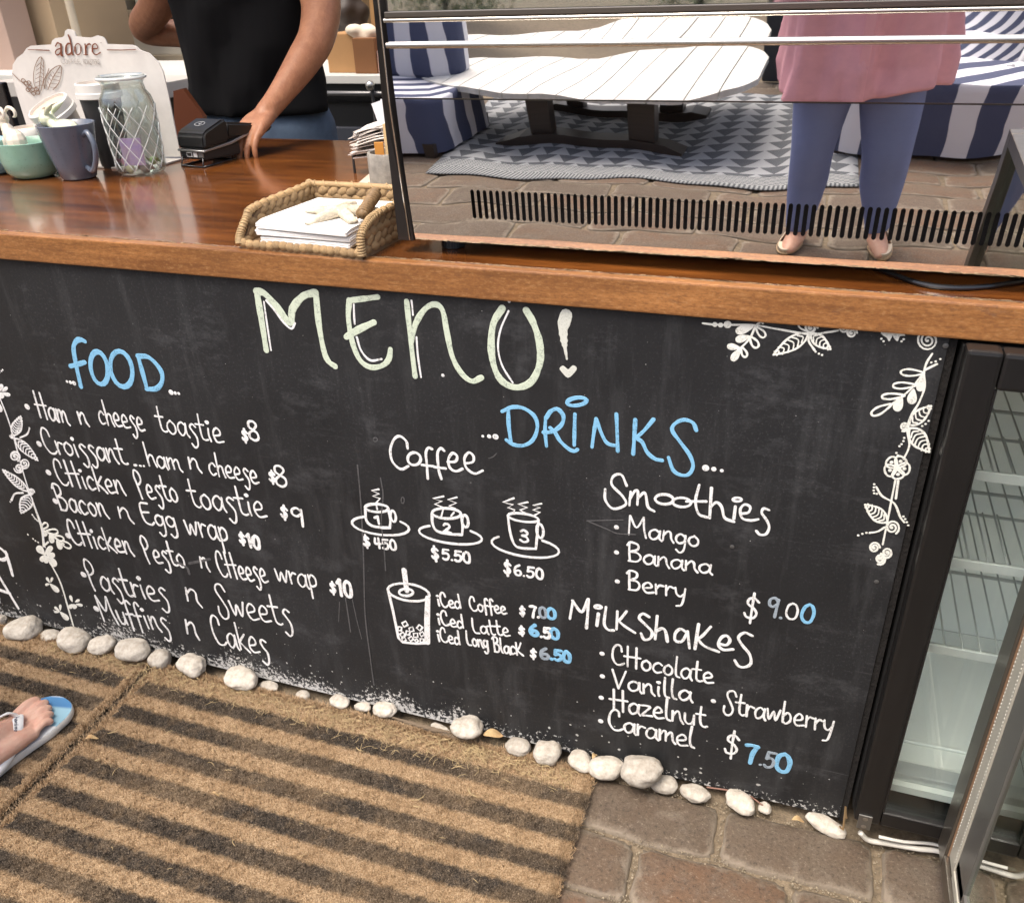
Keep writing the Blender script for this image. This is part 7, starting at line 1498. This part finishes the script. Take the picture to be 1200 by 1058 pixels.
# rug with rows of triangles
def rug_mat():
    m, n, l, b = node_mat('triangle_rug'); geo = n.new('ShaderNodeNewGeometry').outputs['Position']; sp = n.new('ShaderNodeSeparateXYZ'); l.new(geo, sp.inputs[0]); X, Y = sp.outputs['X'], sp.outputs['Y']
    S1 = 1 / .125; u = math_node(n, l, 'MULTIPLY', X, S1); v = math_node(n, l, 'MULTIPLY', Y, -1 / .13); fv = math_node(n, l, 'FRACT', v)
    fu = math_node(n, l, 'ABSOLUTE', math_node(n, l, 'SUBTRACT', math_node(n, l, 'FRACT', math_node(n, l, 'ADD', u, .0)), .5)); tri = math_node(n, l, 'LESS_THAN', math_node(n, l, 'MULTIPLY', fu, 2.0), math_node(n, l, 'MULTIPLY', fv, .95))
    hat = math_node(n, l, 'GREATER_THAN', math_node(n, l, 'FRACT', math_node(n, l, 'MULTIPLY_ADD', Y, 70.0, math_node(n, l, 'MULTIPLY', X, 12))), .45)
    base = mixc(n, l, tri, (.30, .31, .32), (.035, .04, .05)); base = mixc(n, l, math_node(n, l, 'MULTIPLY', hat, .45), base, (.16, .17, .18))
    u3 = math_node(n, l, 'GREATER_THAN', math_node(n, l, 'FRACT', math_node(n, l, 'MULTIPLY', X, 26)), .5); v3 = math_node(n, l, 'GREATER_THAN', math_node(n, l, 'FRACT', math_node(n, l, 'MULTIPLY', Y, 40)), .5); ck = math_node(n, l, 'ABSOLUTE', math_node(n, l, 'SUBTRACT', u3, v3))
    bord = mixc(n, l, ck, (.32, .33, .33), (.04, .045, .05)); inb = math_node(n, l, 'GREATER_THAN', Y, -2.42); col = mixc(n, l, inb, base, bord)
    st = math_node(n, l, 'GREATER_THAN', math_node(n, l, 'FRACT', math_node(n, l, 'MULTIPLY', X, 60)), .5); stc = mixc(n, l, st, (.26, .27, .27), (.06, .065, .07)); edge = math_node(n, l, 'GREATER_THAN', Y, -2.26); col = mixc(n, l, edge, col, stc)
    l.new(col, b.inputs['Base Color']); b.inputs['Roughness'].default_value = .85; return m
g = G(); nx, ny = 40, 40
for j in range(ny + 1):
    for i in range(nx + 1):
        u, v = i / nx, j / ny; x = -1.60 + 1.75 * u - .35 * v * (1 - u); y = -2.12 - 2.0 * v - .12 * u * (1 - v) + .03 * math.sin(9 * u) * (1 - v); g.v.append(Vector((x, y, .010 + .004 * math.sin(8 * u + 2) * (1 - v) ** 3 * max(0, math.sin(3 * u)) + .002)))
for j in range(ny):
    for i in range(nx): k = j * (nx + 1) + i; g.f.append((k, k + nx + 1, k + nx + 2, k + 1))
o = g.build('patio_rug', rug_mat(), None, True); o.modifiers.new('s', 'SOLIDIFY').thickness = .008; tag(o, 'grey and black woven rug with rows of triangles mirrored under the plank table', 'rug')
# planting and wall beyond the patio
def leaf_m(name, a, b): return mat(name, a, .45, var=.5, vscale=30, col2=b)
LM = [leaf_m('glossy_leaf', (.06, .11, .03), (.02, .045, .012)), leaf_m('light_leaf', (.14, .20, .05), (.05, .09, .02))]
def shrub(x, y, h, r, n, m, label, trunk=.4):
    t = empty('shrub', (x, y, 0), label, 'shrub', 'shrubs along the far side of the patio'); rg_ = np.random.default_rng(int(abs(x * 100)) + 3)
    G().tube([(x, y, 0), (x + .03, y, h * .4), (x, y, h * .75)], [.045, .03, .015], 8).build('trunk', M_dkwood, t, True); g = G()
    cl = [(rg_.normal(0, .45, 3)) for _ in range(22)]
    for k in range(n):
        c = cl[rg_.integers(22)] + rg_.normal(0, .22, 3); p = Vector((x + c[0] * r, y + c[1] * r * .7, h * .58 + c[2] * h * .38)); p.z = max(.1, p.z)
        R_ = Matrix.Rotation(rg_.uniform(0, 6.28), 3, 'Z') @ Matrix.Rotation(rg_.uniform(-.9, .9), 3, 'X'); L = rg_.uniform(.05, .10); w = L * .35
        g.add([p + R_ @ Vector(q) for q in ((-w / 2, 0, 0), (0, -L / 2, .005), (w / 2, 0, 0), (0, L / 2, .01))], [(0, 1, 2), (0, 2, 3)])
    g.build('foliage', m, t)
shrub(1.55, -4.6, 2.0, .55, 5200, LM[0], 'dark glossy shrub mirrored at the right end of the display cabinet'); shrub(.45, -5.2, 1.5, .55, 4200, LM[0], 'low dark shrub mirrored behind the deck chair')
shrub(-3.1, -6.2, 2.2, .6, 4200, LM[1], 'light green shrub mirrored at the top left of the display cabinet glass'); shrub(-1.2, -7.4, 2.6, .9, 4200, LM[1], 'pale green tree mirrored faintly in the cabinet glass'); shrub(2.9, -5.6, 2.6, .8, 4200, LM[0], 'tall dark shrub at the right beyond the deck chairs')
tag(G().box(-.40, .75, -4.62, -4.55, .0, 1.15, .01).build('planter_screen', mat('charcoal_screen', (.03, .033, .036), .6)), 'charcoal screen panel mirrored between the plank table and the pink shirt', 'screen')
